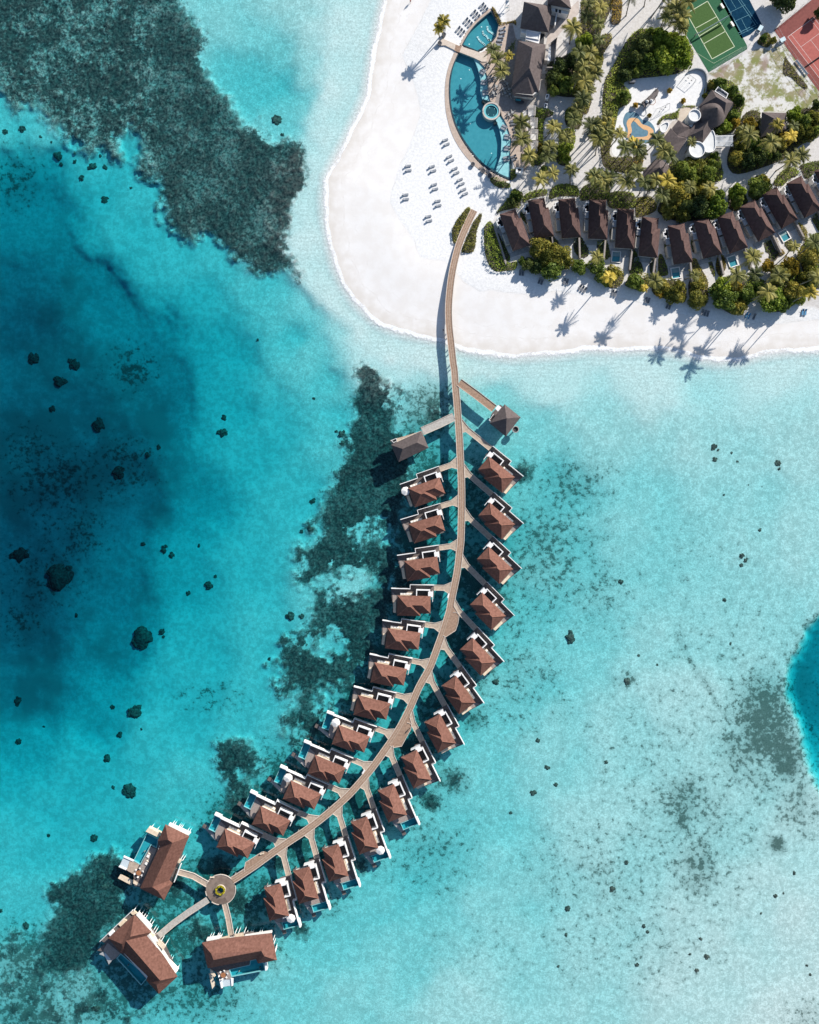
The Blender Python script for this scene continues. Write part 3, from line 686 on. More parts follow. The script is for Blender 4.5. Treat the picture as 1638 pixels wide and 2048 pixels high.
JETTY = {}
OPENINGS = []       # outlines of lay-bys and walkway mouths, where the jetty has no kerb
def jetty_kerbs():
    w3, root, c = JETTY['w3'], JETTY['root'], JETTY['c']
    base = [(a, b) for a, b, _ in w3]
    dense = []
    for i in range(len(w3)-1):
        for k in range(4):
            t = k/4; dense.append(tuple(w3[i][j]*(1-t)+w3[i+1][j]*t for j in range(3)))
    dense.append(w3[-1])
    for side in (0, 1):
        e = offset_line([(a, b) for a, b, _ in dense], 2.24)[side]
        X = np.array([[q[0] for q in e]]); Y = np.array([[q[1] for q in e]])
        free = np.ones(len(e), bool)
        for p in OPENINGS: free &= sdf(X, Y, p)[0] < 0.12
        run = []
        for i in range(len(e)+1):
            if i < len(e) and free[i]: run.append(i); continue
            if len(run) > 2:
                L_, R_ = offset_line([e[j] for j in run], 0.18)
                vs = []; m = MB()
                for q, j in enumerate(run):
                    z = dense[j][2]; vs += [(*L_[q], z+0.14), (*R_[q], z+0.14), (*L_[q], z-0.2), (*R_[q], z-0.2)]
                n = len(run); fs = []
                for q in range(n-1):
                    a, b = 4*q, 4*q+4; fs += [(a, a+1, b+1, b), (a+2, b+2, b+3, a+3), (a, b, b+2, a+2), (a+1, a+3, b+3, b+1)]
                fs += [(0, 2, 3, 1), (4*n-4, 4*n-3, 4*n-1, 4*n-2)]
                m.add(vs, fs); m.build('kerb', M_RAIL, root, c)
            run = []
def jetty():
    line = smooth_line(JET, 3); zs = [jet_z(p) for p in line]
    w3 = [W(p, z) for p, z in zip(line, zs)]
    root = thing('jetty', 'long curved timber jetty from the beach out to the round plaza', 'jetty', w3[0])
    c = w3[0]
    def ribbon(mb, off, wid, up, thick):
        base = [(a, b) for a, b, _ in w3]
        Lp, Rp = offset_line(base, 2.0)
        def at(i, o): return (base[i][0]+(Lp[i][0]-base[i][0])*o, base[i][1]+(Lp[i][1]-base[i][1])*o)
        n = len(base); vs = []
        for i in range(n):
            a, b = at(i, off-wid/2), at(i, off+wid/2); z = w3[i][2]+up
            vs += [(*a, z), (*b, z), (*a, z-thick), (*b, z-thick)]
        fs = []
        for i in range(n-1):
            q, r = 4*i, 4*i+4
            fs += [(q, q+1, r+1, r), (q+2, r+2, r+3, q+3), (q, r, r+2, q+2), (q+1, q+3, r+3, r+1)]
        fs += [(0, 2, 3, 1), (4*n-4, 4*n-3, 4*n-1, 4*n-2)]
        mb.add(vs, fs); return at
    d = MB(); at = ribbon(d, 0, 2.05, 0, 0.16); d.build('deck', M_DECK, root, c)
    JETTY.update(root=root, c=c, w3=w3)
    s = MB(); ribbon(s, 0.33, 0.16, 0.02, 0.03); ribbon(s, -0.33, 0.16, 0.02, 0.03); s.build('wear_stripe', M_DECKP, root, c)
    pm = MB(); pm.cyl(0, 0, -4.5, 0, 0.17, n=8); first = None
    n = len(w3); step = 0; last = None; count = 0
    for i in range(n):
        if w3[i][2] < 2.2 and line[i][1] < 520: continue
        if last is not None and math.hypot(w3[i][0]-last[0], w3[i][1]-last[1]) < 5.2: continue
        last = w3[i]
        for sd in (-0.85, 0.85):
            if count >= 96: break
            q = at(i, sd); pos = (q[0]-c[0], q[1]-c[1], w3[i][2]-0.2-c[2])
            if first is None:
                o = pm.build('pile', M_PILE, root); first = o
            else:
                o = first.copy(); COL.objects.link(o)
            o.location = pos; count += 1
    # the lay-bys where the deck widens
    for poly in (pl('F', 738,650,762,690,812,772,800,850,778,915,690,972,665,960,700,850),
                 pl('G', 1098,250,1090,290,1106,342,1098,385,1026,516,968,526,935,512,1010,385),
                 pl('H', 1310,318,1240,296,1222,300,1108,372,1096,436,1120,450)):
        OPENINGS.append([W(p, DZ)[:2] for p in poly])
        b = MB(); b.prism([W(p, DZ)[:2] for p in poly], DZ-0.18, DZ-0.012); b.build('widened_deck', M_DECK, root, c)
        k = MB(); k.strip([W(p, DZ)[:2] for p in poly[1:-1]], 0.16, DZ, DZ+0.14); k.build('kerb', M_RAIL, root, c)
    return root
jetty()

# the round plaza at the far end
PZ = px('H', 930, 567)
def plaza():
    c = W(PZ, DZ); r = 5.15
    root = thing('jetty_plaza', 'round timber plaza where the jetty ends and three walkways meet', 'plaza', c)
    for name, r0, r1, m in (('deck', 2.9, r-0.2, M_DECK), ('inner_deck', 1.25, 2.9, M_DECKP)):
        mb = MB(); n = 48
        mb.ring(0, 0, -0.2, 0.0 if name == 'deck' else 0.006, r1, r0, n); mb.build(name, mat('plaza_timber', (0.17, 0.125, 0.10), 0.75, (0.24, 0.185, 0.15), 0.5) if name == 'deck' else mat('plaza_timber_inner', (0.15, 0.115, 0.095), 0.75, (0.21, 0.165, 0.135), 0.6), root)
    # darker fan of boards on one side
    mb = MB(); n = 14; a0, a1 = R(225), R(300)
    vs = []
    for i in range(n+1):
        a = a0+(a1-a0)*i/n
        vs += [(2.95*math.cos(a), 2.95*math.sin(a), 0.012), (4.9*math.cos(a), 4.9*math.sin(a), 0.012)]
    mb.add(vs, [(2*i, 2*i+1, 2*i+3, 2*i+2) for i in range(n)]); mb.build('dark_boards', mat('dark_boards', (0.115, 0.085, 0.07), 0.75, (0.165, 0.125, 0.10), 0.8), root)
    # kerb, with openings where the walkways arrive
    gaps = [math.atan2(*(np.array(W(px('H', x, y))[:2])-np.array(c[:2]))[::-1]) for x, y in ((1030, 495), (825, 525), (835, 632), (962, 668))]
    seg = []
    for i in range(121):
        a = -math.pi + 2*math.pi*i/120
        if min(abs((a-g+math.pi) % (2*math.pi)-math.pi) for g in gaps) < 0.24:
            if len(seg) > 2:
                k = MB(); k.strip(seg, 0.2, -0.2, 0.16); k.build('kerb', M_RAIL, root)
            seg = []
        else: seg.append((r*0.985*math.cos(a), r*0.985*math.sin(a)))
    if len(seg) > 2:
        k = MB(); k.strip(seg, 0.2, -0.2, 0.16); k.build('kerb', M_RAIL, root)
    pm = MB(); pm.cyl(0, 0, -4.6, -0.2, 0.2, n=8); first = None
    for i in range(8):
        a = 2*math.pi*i/8+0.2
        if first is None: o = first = pm.build('pile', M_PILE, root)
        else: o = first.copy(); COL.objects.link(o)
        o.location = (3.9*math.cos(a), 3.9*math.sin(a), 0)
plaza()

# ================================================================== OVERWATER VILLAS
ZE = 5.1    # eave height
VL = dict(L=11.1, Le=7.8, Dm=5.7, De=6.75)

def parasol(c, z, label, r=1.5, m=None, group='white parasols on the villa terraces'):
    root = thing('parasol', label, 'parasol', (c[0], c[1], z), rnd.random()*3, group)
    mb = MB(); mb.cyl(0, 0, 0, 2.55, 0.05, n=6); mb.build('pole', M_RAIL, root)
    n = 8; mb = MB(); rim = [(r*math.cos(2*math.pi*i/n), r*math.sin(2*math.pi*i/n), 2.2) for i in range(n)]
    low = [(x*1.0, y*1.0, 2.02) for x, y, _ in rim]
    vs = [(0, 0, 2.72)] + rim + low
    mb.add(vs, [(0, 1+i, 1+(i+1) % n) for i in range(n)] + [(1+i, 1+n+i, 1+n+(i+1) % n, 1+(i+1) % n) for i in range(n)])
    mb.build('canopy', m or M_CANVAS, root)
    mb = MB(); mb.cyl(0, 0, 0, 0.1, 0.35, n=10); mb.build('base', M_GREY, root)
    return root

def pool_parts(root, poly, ztop, depth, floor_m, name_rim='pool_rim', rim_w=0.28, rim_m=None):
    """an open basin (floor and walls), its rim and the water in it; poly in the parent's own coordinates"""
    mb = MB(); n = len(poly)
    lo = [(p[0], p[1], ztop-depth) for p in poly]; hi = [(p[0], p[1], ztop) for p in poly]
    mb.add(lo+hi, [tuple(range(n))] + [(i, (i+1) % n, n+(i+1) % n, n+i) for i in range(n)])
    b = mb.build('pool_basin', floor_m, root)
    r = MB(); r.strip(poly, rim_w, ztop-0.5, ztop+0.03, closed=True); r.build(name_rim, rim_m or M_WHITE, root)
    w = MB(); w.face(*[(p[0], p[1], ztop-0.12) for p in poly]); w.build('water_surface', M_POOLW, b)

def make_villa(f, pool, label, group, loc, rotz):
    root = thing('overwater_villa', label, 'villa', loc, rotz, group)
    Y = lambda w: f*w
    def poly(*q): return [(q[i], Y(q[i+1])) for i in range(0, len(q), 2)]
    L, Le, Dm, De = VL['L'], VL['Le'], VL['Dm'], VL['De']
    # decks
    end = 13.6
    mb = MB(); mb.prism(poly(-1.1,-3.6, 6.9,-3.6, 6.9,-2.1, 16.3 if pool else 13.3,-2.1, *((16.3,-1.95, 13.7,-1.95, 13.7,3.6, 12.9,5.4, 11.3,6.2) if pool else (13.3,-1.2, 12.6,4.4, 12.6,5.2, 11.3,6.4)), 0.4,6.2, 0.4,0.3, -1.1,0.3), DZ-0.35, DZ)
    mb.build('deck', M_DECKD, root)
    mb = MB(); mb.prism(poly(11.4,0.2, 13.6,-0.6, 13.68,3.4, 12.9,5.2, 11.6,5.9) if pool else poly(11.5,0.4, 12.9,-0.8, 12.4,4.3, 12.4,5.1, 11.5,6.0), DZ, DZ+0.02, False); mb.build('terrace', M_TERR, root)
    # walls under the roof
    mb = MB(); mb.prism(poly(0.5,0.45, 10.6,0.45, 10.6,6.1, 3.9,6.1, 3.9,5.2, 0.5,5.2), DZ, ZE-0.05); mb.build('wall', M_WALLP, root)
    # roof
    mb = MB(); t = roof_L(mb, L, Le, Dm, De, ZE, 43, f)
    ro = mb.build('roof', M_ROOF, root)
    h1, h2 = Dm/2, De/2; Xs = L-Le
    P = lambda x, y, d: (x, Y(y), ZE+t*d)
    mb = MB(); ridge_caps(mb, [(P(0,0,0), P(h1,h1,h1)), (P(0,Dm,0), P(h1,h1,h1)), (P(h1,h1,h1), P(Xs+h1,h1,h1)), (P(Xs+h1,h1,h1), P(Xs+h2,h2,h2)), (P(Xs+h2,h2,h2), P(L-h2,h2,h2)), (P(Xs,De,0), P(Xs+h2,h2,h2)), (P(L,0,0), P(L-h2,h2,h2)), (P(L,De,0), P(L-h2,h2,h2))])
    mb.build('ridge_cap', mat('ridge_tile', (0.20, 0.088, 0.06), 0.8, (0.27, 0.125, 0.09), 3), ro)
    # bathroom court: white walls round a sunken dark court, and its flat white roof by the entry
    mb = MB(); mb.strip(poly(4.75,0.0, 4.75,-1.95, 0.4,-1.95, 0.4,-0.1), 0.32, DZ, DZ+2.5)
    mb.build('court_wall', M_WHITE, root)
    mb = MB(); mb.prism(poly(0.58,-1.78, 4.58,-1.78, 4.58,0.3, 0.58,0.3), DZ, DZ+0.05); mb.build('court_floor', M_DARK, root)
    mb = MB(); mb.prism(poly(-0.55,-1.5, 0.9,-1.5, 0.9,0.3, -0.55,0.3), DZ+2.2, DZ+2.56); mb.build('flat_roof', M_WHITE, root)
    mb = MB(); mb.prism(poly(-0.75,-1.6, -0.58,-1.6, -0.58,1.9, -0.75,1.9), DZ, DZ+2.4); mb.build('entry_wall', M_WHITE, root)
    # privacy wall along the outer edge of the deck
    mb = MB(); mb.strip(poly(-1.1,-3.6, 6.95,-3.6, 6.95,-2.1), 0.17, DZ-0.3, DZ+1.75); mb.strip(poly(6.95,-2.19, 14.0 if pool else 13.3,-2.19), 0.22, DZ-0.3, DZ+1.75)
    mb.build('privacy_wall', M_WHITE, root)
    if pool:
        mb = MB(); mb.prism(poly(13.9,-2.6, 16.4,-2.6, 16.4,-2.06, 13.9,-2.06), DZ-0.9, DZ+1.2); mb.build('pool_wall', M_WHITE, root)
    # day bench with cushions along the lit side
    mb = MB(); mb.prism(poly(6.2,-0.75, 10.3,-0.75, 10.3,0.4, 6.2,0.4), DZ, DZ+0.42); be = mb.build('bench', M_CREAM, root)
    mb = MB()
    for i in range(4):
        mb.prism(poly(6.35+i,-0.7, 7.2+i,-0.7, 7.2+i,-0.12, 6.35+i,-0.12), DZ+0.42, DZ+0.58)
    mb.build('cushion', M_CANVAS, be)
    if pool:
        pool_parts(root, poly(13.8,-1.95, 16.15,-1.95, 16.15,3.45, 13.8,3.45), DZ+0.05, 1.25, M_POOLF, rim_w=0.16, rim_m=mat('pool_edge', (0.20, 0.48, 0.50), 0.4, (0.25, 0.54, 0.55), 2))
        # stair down to the water with its landing
        mb = MB(); n = 9
        for i in range(n):
            x = 12.4+i*0.52; zz = DZ-0.18-i*0.22
            y = 5.3-i*0.12
            mb.prism(poly(x,y-0.6, x+0.56,y-0.62, x+0.56,y+0.6, x,y+0.6), zz-0.12, zz)
        st = mb.build('stair', M_GREY, root)
        mb = MB(); mb.prism(poly(17.1,3.5, 18.5,3.4, 18.6,4.7, 17.2,4.8), 0.25, 0.42); mb.build('landing', M_DECKD, st)
    else:
        mb = MB(); mb.prism(poly(11.6,2.4, 12.5,2.3, 12.5,6.0, 11.6,6.1), DZ, DZ+0.35); mb.build('daybed', M_CREAM, root)
    pm = MB(); pm.cyl(0, 0, -4.5, DZ-0.3, 0.16, n=6); first = None
    for x in (0.9, 4.3, 7.7, 11.0):
        for w in (-1.8, 2.2, 5.6):
            if first is None: o = first = pm.build('pile', M_PILE, root)
            else: o = first.copy(); COL.objects.link(o); o.parent = root
            o.location = (x, Y(w), 0)
    return root

LEFT = [('E',632,976,350,1075,0,1), ('E',640,1315,355,1400,0,0), ('F',612,240,300,285,0,0), ('F',553,602,250,595,0,0), ('F',462,935,162,893,0,0), ('F',338,1265,45,1205,0,0), ('G',940,182,695,120,0,0),
        ('d',1255,690,590,445,1,1), ('G',592,685,360,588,1,0), ('G',400,890,165,785,1,1), ('_',581,1641,524.6,1614,1,0), ('H',1175,235,962,135,1,0)]
RIGHT = [('E',1082,785,1308,968,0,0), ('E',1090,1205,1312,1398,0,0), ('F',1080,150,1300,355,0,0), ('F',1022,568,1228,775,0,0), ('F',935,980,1135,1195,0,0), ('F',782,1325,955,1565,0,0), ('G',1325,265,1448,490,0,0),
         ('G',1145,545,1258,772,0,0), ('e',490,290,752,905,1,0), ('G',757,1065,840,1295,1,1), ('G',535,1280,608,1515,1,0), ('_',619,1733,636,1793,1,0), ('H',1358,525,1415,745,1,1)]

JW = [W(p, DZ)[:2] for p in smooth_line(JET, 3)]
def walkway(a, d, label, w=1.75, group='side walkways from the jetty', m=None):
    """from a villa's gate at a, along d, until it meets the jetty, where it flares"""
    best = None
    for i in range(len(JW)-1):
        p, q = np.array(JW[i]), np.array(JW[i+1]); e = q-p
        den = d[0]*e[1]-d[1]*e[0]
        if abs(den) < 1e-9: continue
        r = p-np.array(a); t = (r[0]*e[1]-r[1]*e[0])/den; u = (r[0]*d[1]-r[1]*d[0])/den
        if t > 0 and -0.01 <= u <= 1.01 and (best is None or t < best[0]): best = (t, e/np.linalg.norm(e))
    if best is None: return None
    t, e = best
    n = np.array((-d[1], d[0])); sn = abs(d[0]*e[1]-d[1]*e[0])
    te = t - 1.2/max(sn, 0.3)
    a = np.array(a); c = a+np.array(d)*te
    # the far end lies along the jetty's kerb; both corners flare out
    h = w/2
    sgn = 1 if np.dot(e, n) > 0 else -1
    e = e*sgn
    up = c + e*(h/ sn) ; dn = c - e*(h/sn)
    fl = 1.15
    pts = [a+n*h, a+np.array(d)*max(te-2.2, 0.3)+n*h, up+e*fl, dn-e*fl, a+np.array(d)*max(te-2.2, 0.3)-n*h, a-n*h]
    OPENINGS.append([tuple(p) for p in pts])
    root = thing('side_walkway', label, 'walkway', (a[0], a[1], DZ), 0, group)
    loc = (a[0], a[1], DZ)
    mb = MB(); mb.prism([tuple(p) for p in pts], DZ-0.2, DZ-0.015); mb.build('deck', m or M_DECKP, root, loc)
    for s in (pts[:3], pts[3:]):
        mb = MB(); mb.strip([tuple(p) for p in s], 0.13, DZ-0.2, DZ+0.16); mb.build('kerb', M_RAIL, root, loc)
    return root

def villas():
    protos = {}
    for side, rows, f in (('deep-water', LEFT, 1), ('lagoon', RIGHT, -1)):
        n = len(rows)
        for i, (k, ox, oy, qx, qy, pool, par) in enumerate(rows):
            o = W(px(k, ox, oy), ZE); q = W(px(k, qx, qy), ZE)
            ang = math.atan2(q[1]-o[1], q[0]-o[0])
            lab = 'overwater villa%s on the %s side of the jetty, %s from the beach' % (' with small pool' if pool else '', side, ORD[i])
            grp = 'overwater villas along the jetty'
            key = (f, pool)
            if key not in protos: v = protos[key] = make_villa(f, pool, lab, grp, (o[0], o[1], 0), ang)
            else: v = dup(protos[key], (o[0], o[1], 0), ang, lab)
            ca, sa = math.cos(ang), math.sin(ang)
            def wp(s, w): return (o[0]+ca*s-sa*f*w, o[1]+sa*s+ca*f*w)
            walkway(wp(-1.1, -2.65), (-ca, -sa), 'short timber walkway to the %s villa from the beach on the %s side' % (ORD[i], side))
            if par:
                s, w = (12.3, -0.3) if pool else (12.2, 0.6)
                parasol(wp(s, w), DZ, 'white parasol on the terrace of the %s villa on the %s side' % (ORD[i], side))
            # a pair of loungers or a table on some terraces
            VILLA_SPOTS.append((wp, ang, f, pool, side, i))
VILLA_SPOTS = []
villas()
# ================================================================== POOL VILLAS ROUND THE PLAZA
def px_parts(root, loc):
    """returns a helper that adds a prism traced in photo points as a part of root"""
    def part(name, m, poly, z0, z1, parent=None):
        mb = MB(); mb.prism([W(p, z1)[:2] for p in poly], z0, z1)
        o = mb.build(name, m, None, loc); o.location = (0, 0, 0); o.parent = parent or root
        return o
    return part
def wpart(mb, name, m, root, loc):
    o = mb.build(name, m, None, loc); o.location = (0, 0, 0); o.parent = root; return o

def stilts(root, loc, pts, z0=-4.5, z1=DZ-0.3, r=0.2, m=None, name='pile'):
    pm = MB(); pm.cyl(0, 0, z0, z1, r, n=8); first = None
    for p in pts:
        w = W(p, z1)
        if first is None: o = first = pm.build(name, m or M_PILE, root)
        else: o = first.copy(); COL.objects.link(o); o.parent = root
        o.location = (w[0]-loc[0], w[1]-loc[1], -loc[2])

def lean_posts(root, loc, k, posts, m=M_WHITE):
    """pale mooring posts standing off a villa's deck, traced as base and top"""
    for i in range(0, len(posts), 2):
        w = W(px(k, posts[i], posts[i+1]), DZ)
        mb = MB(); mb.cyl(w[0], w[1], -4.0, DZ+0.9, 0.14, n=8); wpart(mb, 'mooring_post', m, root, loc)

def dining(c, z, label):
    root = thing('dining_table', label, 'table', (c[0], c[1], z), 0, 'round dining tables on the pool villa decks')
    mb = MB(); mb.cyl(0, 0, 0.70, 0.76, 0.85, n=20); mb.build('tabletop', M_TEAK, root)
    mb = MB(); mb.cyl(0, 0, 0, 0.70, 0.09, n=8); mb.build('pedestal', M_TEAK, root)
    for i in range(6):
        a = i*math.pi/3+0.3
        ch = thing('dining_chair', 'white chair tucked up to the %s' % label.split(' on ')[0].replace('round ', '') + (' in the north-west' if 'north-west' in label else ' in the south'), 'chair', (c[0]+1.35*math.cos(a), c[1]+1.35*math.sin(a), z), a, 'white chairs round the dining tables')
        yield ch
CHAIR = {}
def chair_parts(ch):
    if not CHAIR:
        mb = MB(); mb.box(-0.27, -0.27, 0.38, 0.27, 0.27, 0.47); CHAIR['seat'] = (mb.build('seat', M_CANVAS, ch))
        mb = MB(); mb.box(0.22, -0.27, 0.47, 0.29, 0.27, 0.92); CHAIR['back'] = (mb.build('backrest', M_CANVAS, ch))
        for sx in (-1, 1):
            for sy in (-1, 1):
                mb = MB(); mb.cyl(sx*0.23, sy*0.23, 0, 0.38, 0.03, n=5); CHAIR['leg%d%d' % (sx, sy)] = mb.build('leg', M_GREY, ch)
    else:
        for o in list(CHAIR.values()):
            c = o.copy(); COL.objects.link(c); c.parent = ch

def pool_villa_one():
    k = 'a'; loc = W(px(k, 900, 900), 0)
    root = thing('pool_villa', 'large overwater pool villa north-west of the round plaza with long sunlit pool', 'villa', loc, 0, 'large pool villas round the plaza')
    part = px_parts(root, loc)
    part('deck', M_DECKD, pl(k, 1010,200,1500,400,1180,1310,1000,1640,520,1430,400,1400,380,1180,510,970,745,565,850,635,895,440), DZ-0.4, DZ)
    part('wall', M_WALLP, pl(k, 1060,230,1440,390,1120,1180,960,1560,600,1400,880,660,960,400), DZ, 5.85)
    mb = MB()
    v = {'A': (px(k,1030,145),5.9), 'B': (px(k,1520,385),5.9), 'C': (px(k,1330,800),5.9), 'D': (px(k,1110,1290),5.9), 'E': (px(k,1175,1350),5.9), 'F': (px(k,1005,1695),5.9),
         'Gg': (px(k,512,1450),5.9), 'Hh': (px(k,915,590),5.9), 'I': (px(k,875,480),5.9), 'P': (px(k,1085,455),9.3), 'Qq': (px(k,1175,520),9.7), 'Rr': (px(k,760,1425),9.5), 'Ss': (px(k,870,1500),8.7)}
    roof_faces(mb, v, [('A','B','Qq','P'), ('B','D','Rr','Qq'), ('D','E','Ss','Rr'), ('E','F','Ss'), ('F','Gg','Rr','Ss'), ('Gg','Hh','Qq','Rr'), ('Hh','I','P','Qq'), ('I','A','P')], 0.3, ['A','B','D','E','F','Gg','Hh','I'])
    wpart(mb, 'roof', M_ROOF, root, loc)
    part('privacy_wall', M_CANVAS, pl(k, 1100,140,1530,340,1505,370,1095,172), DZ, DZ+2.0)
    part('pool_screen', M_CREAM, pl(k, 690,205,940,330,885,408,625,285), DZ-0.6, DZ+1.3)
    P = [tuple(np.array(W(p, DZ)[:2])-np.array(loc[:2])) for p in pl(k, 655,330,880,440,850,620,735,560,515,960,385,885)]
    pool_parts(root, P, DZ+0.05, 1.3, M_POOLF, rim_w=0.22, rim_m=MATS['pool_edge'])
    part('terrace', M_TERR, pl(k, 720,600,850,650,590,1210,430,1170,540,960), DZ, DZ+0.03)
    part('swim_deck', M_DECKP, pl(k, 310,870,500,965,395,1170,240,1080), DZ, DZ+0.05)
    part('net_frame', M_WHITE, pl(k, 180,785,390,880,370,905,170,815), DZ-0.2, DZ+0.25)
    part('net_frame', M_WHITE, pl(k, 90,985,240,1055,225,1080,70,1010), DZ-0.2, DZ+0.25)
    part('overwater_net', M_NET, pl(k, 175,815,315,880,245,1060,95,985), DZ-0.1, DZ-0.06)
    part('sea_stair', M_CREAM, pl(k, 115,1160,365,1285,340,1390,60,1245), 0.9, 1.05)
    part('stair_head', M_CREAM, pl(k, 380,1270,520,1370,500,1410,370,1350), DZ-0.3, DZ+0.02)
    part('entry_roof', M_CREAM, pl(k, 1310,850,1370,870,1330,940,1280,920), DZ+2.0, DZ+2.3)
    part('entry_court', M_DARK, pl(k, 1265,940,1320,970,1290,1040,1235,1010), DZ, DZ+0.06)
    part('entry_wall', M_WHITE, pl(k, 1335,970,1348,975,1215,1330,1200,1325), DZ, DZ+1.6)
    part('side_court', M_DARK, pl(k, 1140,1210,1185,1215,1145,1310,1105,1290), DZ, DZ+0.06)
    lean_posts(root, loc, k, (1170,140, 1205,160, 1290,205, 1320,215, 1350,225, 1470,290, 1510,310, 735,215, 845,270, 1350,845, 1395,860))
    stilts(root, loc, pl(k, 680,330,600,700,420,1000,700,1000,900,700,1050,900,900,1250,1000,1500,700,1350,1200,500,1400,500,1300,900,1100,300))
    for c in dining(W(px(k, 498, 1118), DZ), DZ, 'round dark table on the north-west pool villa deck'): chair_parts(c)
    for x, y in ((690,770), (655,920)):
        o = thing('deck_daybed', 'cream deck bed beside the long pool of the north-west villa, %s one' % ('upper' if y < 800 else 'lower'), 'daybed', W(px(k, x, y), DZ), R(60), 'cream deck beds')
        mb = MB(); mb.box(-0.75, -0.45, 0.05, 0.75, 0.45, 0.34); mb.build('mattress', M_CANVAS, o)
        mb = MB(); mb.box(0.45, -0.42, 0.34, 0.75, 0.42, 0.48); mb.build('pillow', M_CREAM, o)
    return root

def pool_villa_two():
    k = 'b'; loc = W(px(k, 900, 900), 0)
    root = thing('pool_villa', 'large overwater pool villa south-west of the plaza, its pool in shade', 'villa', loc, 0, 'large pool villas round the plaza')
    part = px_parts(root, loc)
    part('deck', M_DECKD, pl(k, 700,85,770,150,1160,560,1290,750,1490,1190,1160,1590,985,1310,480,880,300,880,160,850,40,830,190,700,100,640), DZ-0.4, DZ)
    part('wall', M_WALLP, pl(k, 700,260,960,500,1200,900,1440,1280,1160,1540,960,1360,540,900,320,620), DZ, 5.85)
    mb = MB()
    v = {'A': (px(k,712,180),5.9), 'B': (px(k,1025,495),5.9), 'C': (px(k,945,560),5.9), 'D': (px(k,1230,905),5.9), 'E': (px(k,1500,1305),5.9), 'F': (px(k,1160,1620),5.9),
         'Gg': (px(k,930,1370),5.9), 'Gh': (px(k,960,1300),5.9), 'Hh': (px(k,530,880),5.9), 'I': (px(k,470,880),5.9), 'J': (px(k,240,605),5.9), 'P': (px(k,645,575),9.7),
         'P2': (px(k,490,712),9.1), 'Qq': (px(k,560,650),9.4), 'Rr': (px(k,1185,1375),9.6), 'R2': (px(k,1120,1455),8.7)}
    roof_faces(mb, v, [('A','B','P'), ('B','C','Qq','P'), ('C','D','E','Rr','Qq'), ('E','F','R2','Rr'), ('F','Gg','R2'), ('Gg','Gh','Rr','R2'), ('Gh','Hh','Qq','Rr'), ('Hh','I','P2','Qq'), ('I','J','P2'), ('J','A','P','Qq','P2')], 0.3, ['A','B','C','D','E','F','Gg','Gh','Hh','I','J'])
    wpart(mb, 'roof', M_ROOF, root, loc)
    for a in ((745,180,780,170,1015,420,985,445), (1220,925,1500,1200,1465,1250,1190,955)):
        part('privacy_wall', M_CANVAS, pl(k, *a), DZ, DZ+2.0)
    part('entry_roof', M_CREAM, pl(k, 1020,500,1090,550,1050,600,985,550), DZ+2.0, DZ+2.3)
    part('entry_roof', M_CREAM, pl(k, 1165,620,1290,750,1240,820,1130,705), DZ+2.0, DZ+2.3)
    part('entry_court', M_DARK, pl(k, 1130,730,1215,810,1190,845,1115,770), DZ, DZ+0.06)
    part('side_bench', M_CREAM, pl(k, 510,250,580,285,465,395,415,350), DZ, DZ+0.6)
    part('corner_platform', M_CREAM, pl(k, 700,90,770,150,690,185,640,140), DZ, DZ+0.5)
    part('tub_bench', M_WHITE, pl(k, 310,445,355,490,275,570,240,530), DZ, DZ+0.6)
    mb = MB(); mb.strip([W(p, DZ)[:2] for p in pl(k, 690,85,430,330,100,645)], 0.16, DZ-0.2, DZ+0.9); wpart(mb, 'deck_rail', M_WHITE, root, loc)
    P = [tuple(np.array(W(p, DZ)[:2])-np.array(loc[:2])) for p in pl(k, 470,890,960,1310,840,1455,400,970)]
    pool_parts(root, P, DZ+0.05, 1.3, M_POOLF, rim_w=0.22, rim_m=MATS['pool_edge'])
    part('swim_deck', M_TERR, pl(k, 230,690,460,880,390,960,310,1010,150,830,190,750), DZ, DZ+0.04)
    part('overwater_net', M_NET, pl(k, 150,880,240,860,320,990,240,1050), DZ-0.1, DZ-0.06)
    part('net_frame', M_GREY, pl(k, 75,895,150,850,170,935,120,910), DZ-0.1, DZ+0.2)  # grey instead of white: the roof's shade put into the frames' colour
    part('net_frame', M_GREY, pl(k, 225,1015,330,985,250,1085), DZ-0.1, DZ+0.2)
    lean_posts(root, loc, k, (725,75, 790,140, 840,180, 880,220, 910,250, 985,330, 1020,370, 1060,470, 1095,500, 1215,640, 1290,715, 1340,1010, 1375,1030, 1490,1180, 1235,880))
    stilts(root, loc, pl(k, 300,700,500,500,700,300,900,500,700,700,900,850,1100,700,1200,1000,1350,1200,1200,1450,900,1300,600,1100,1050,1150))
    return root

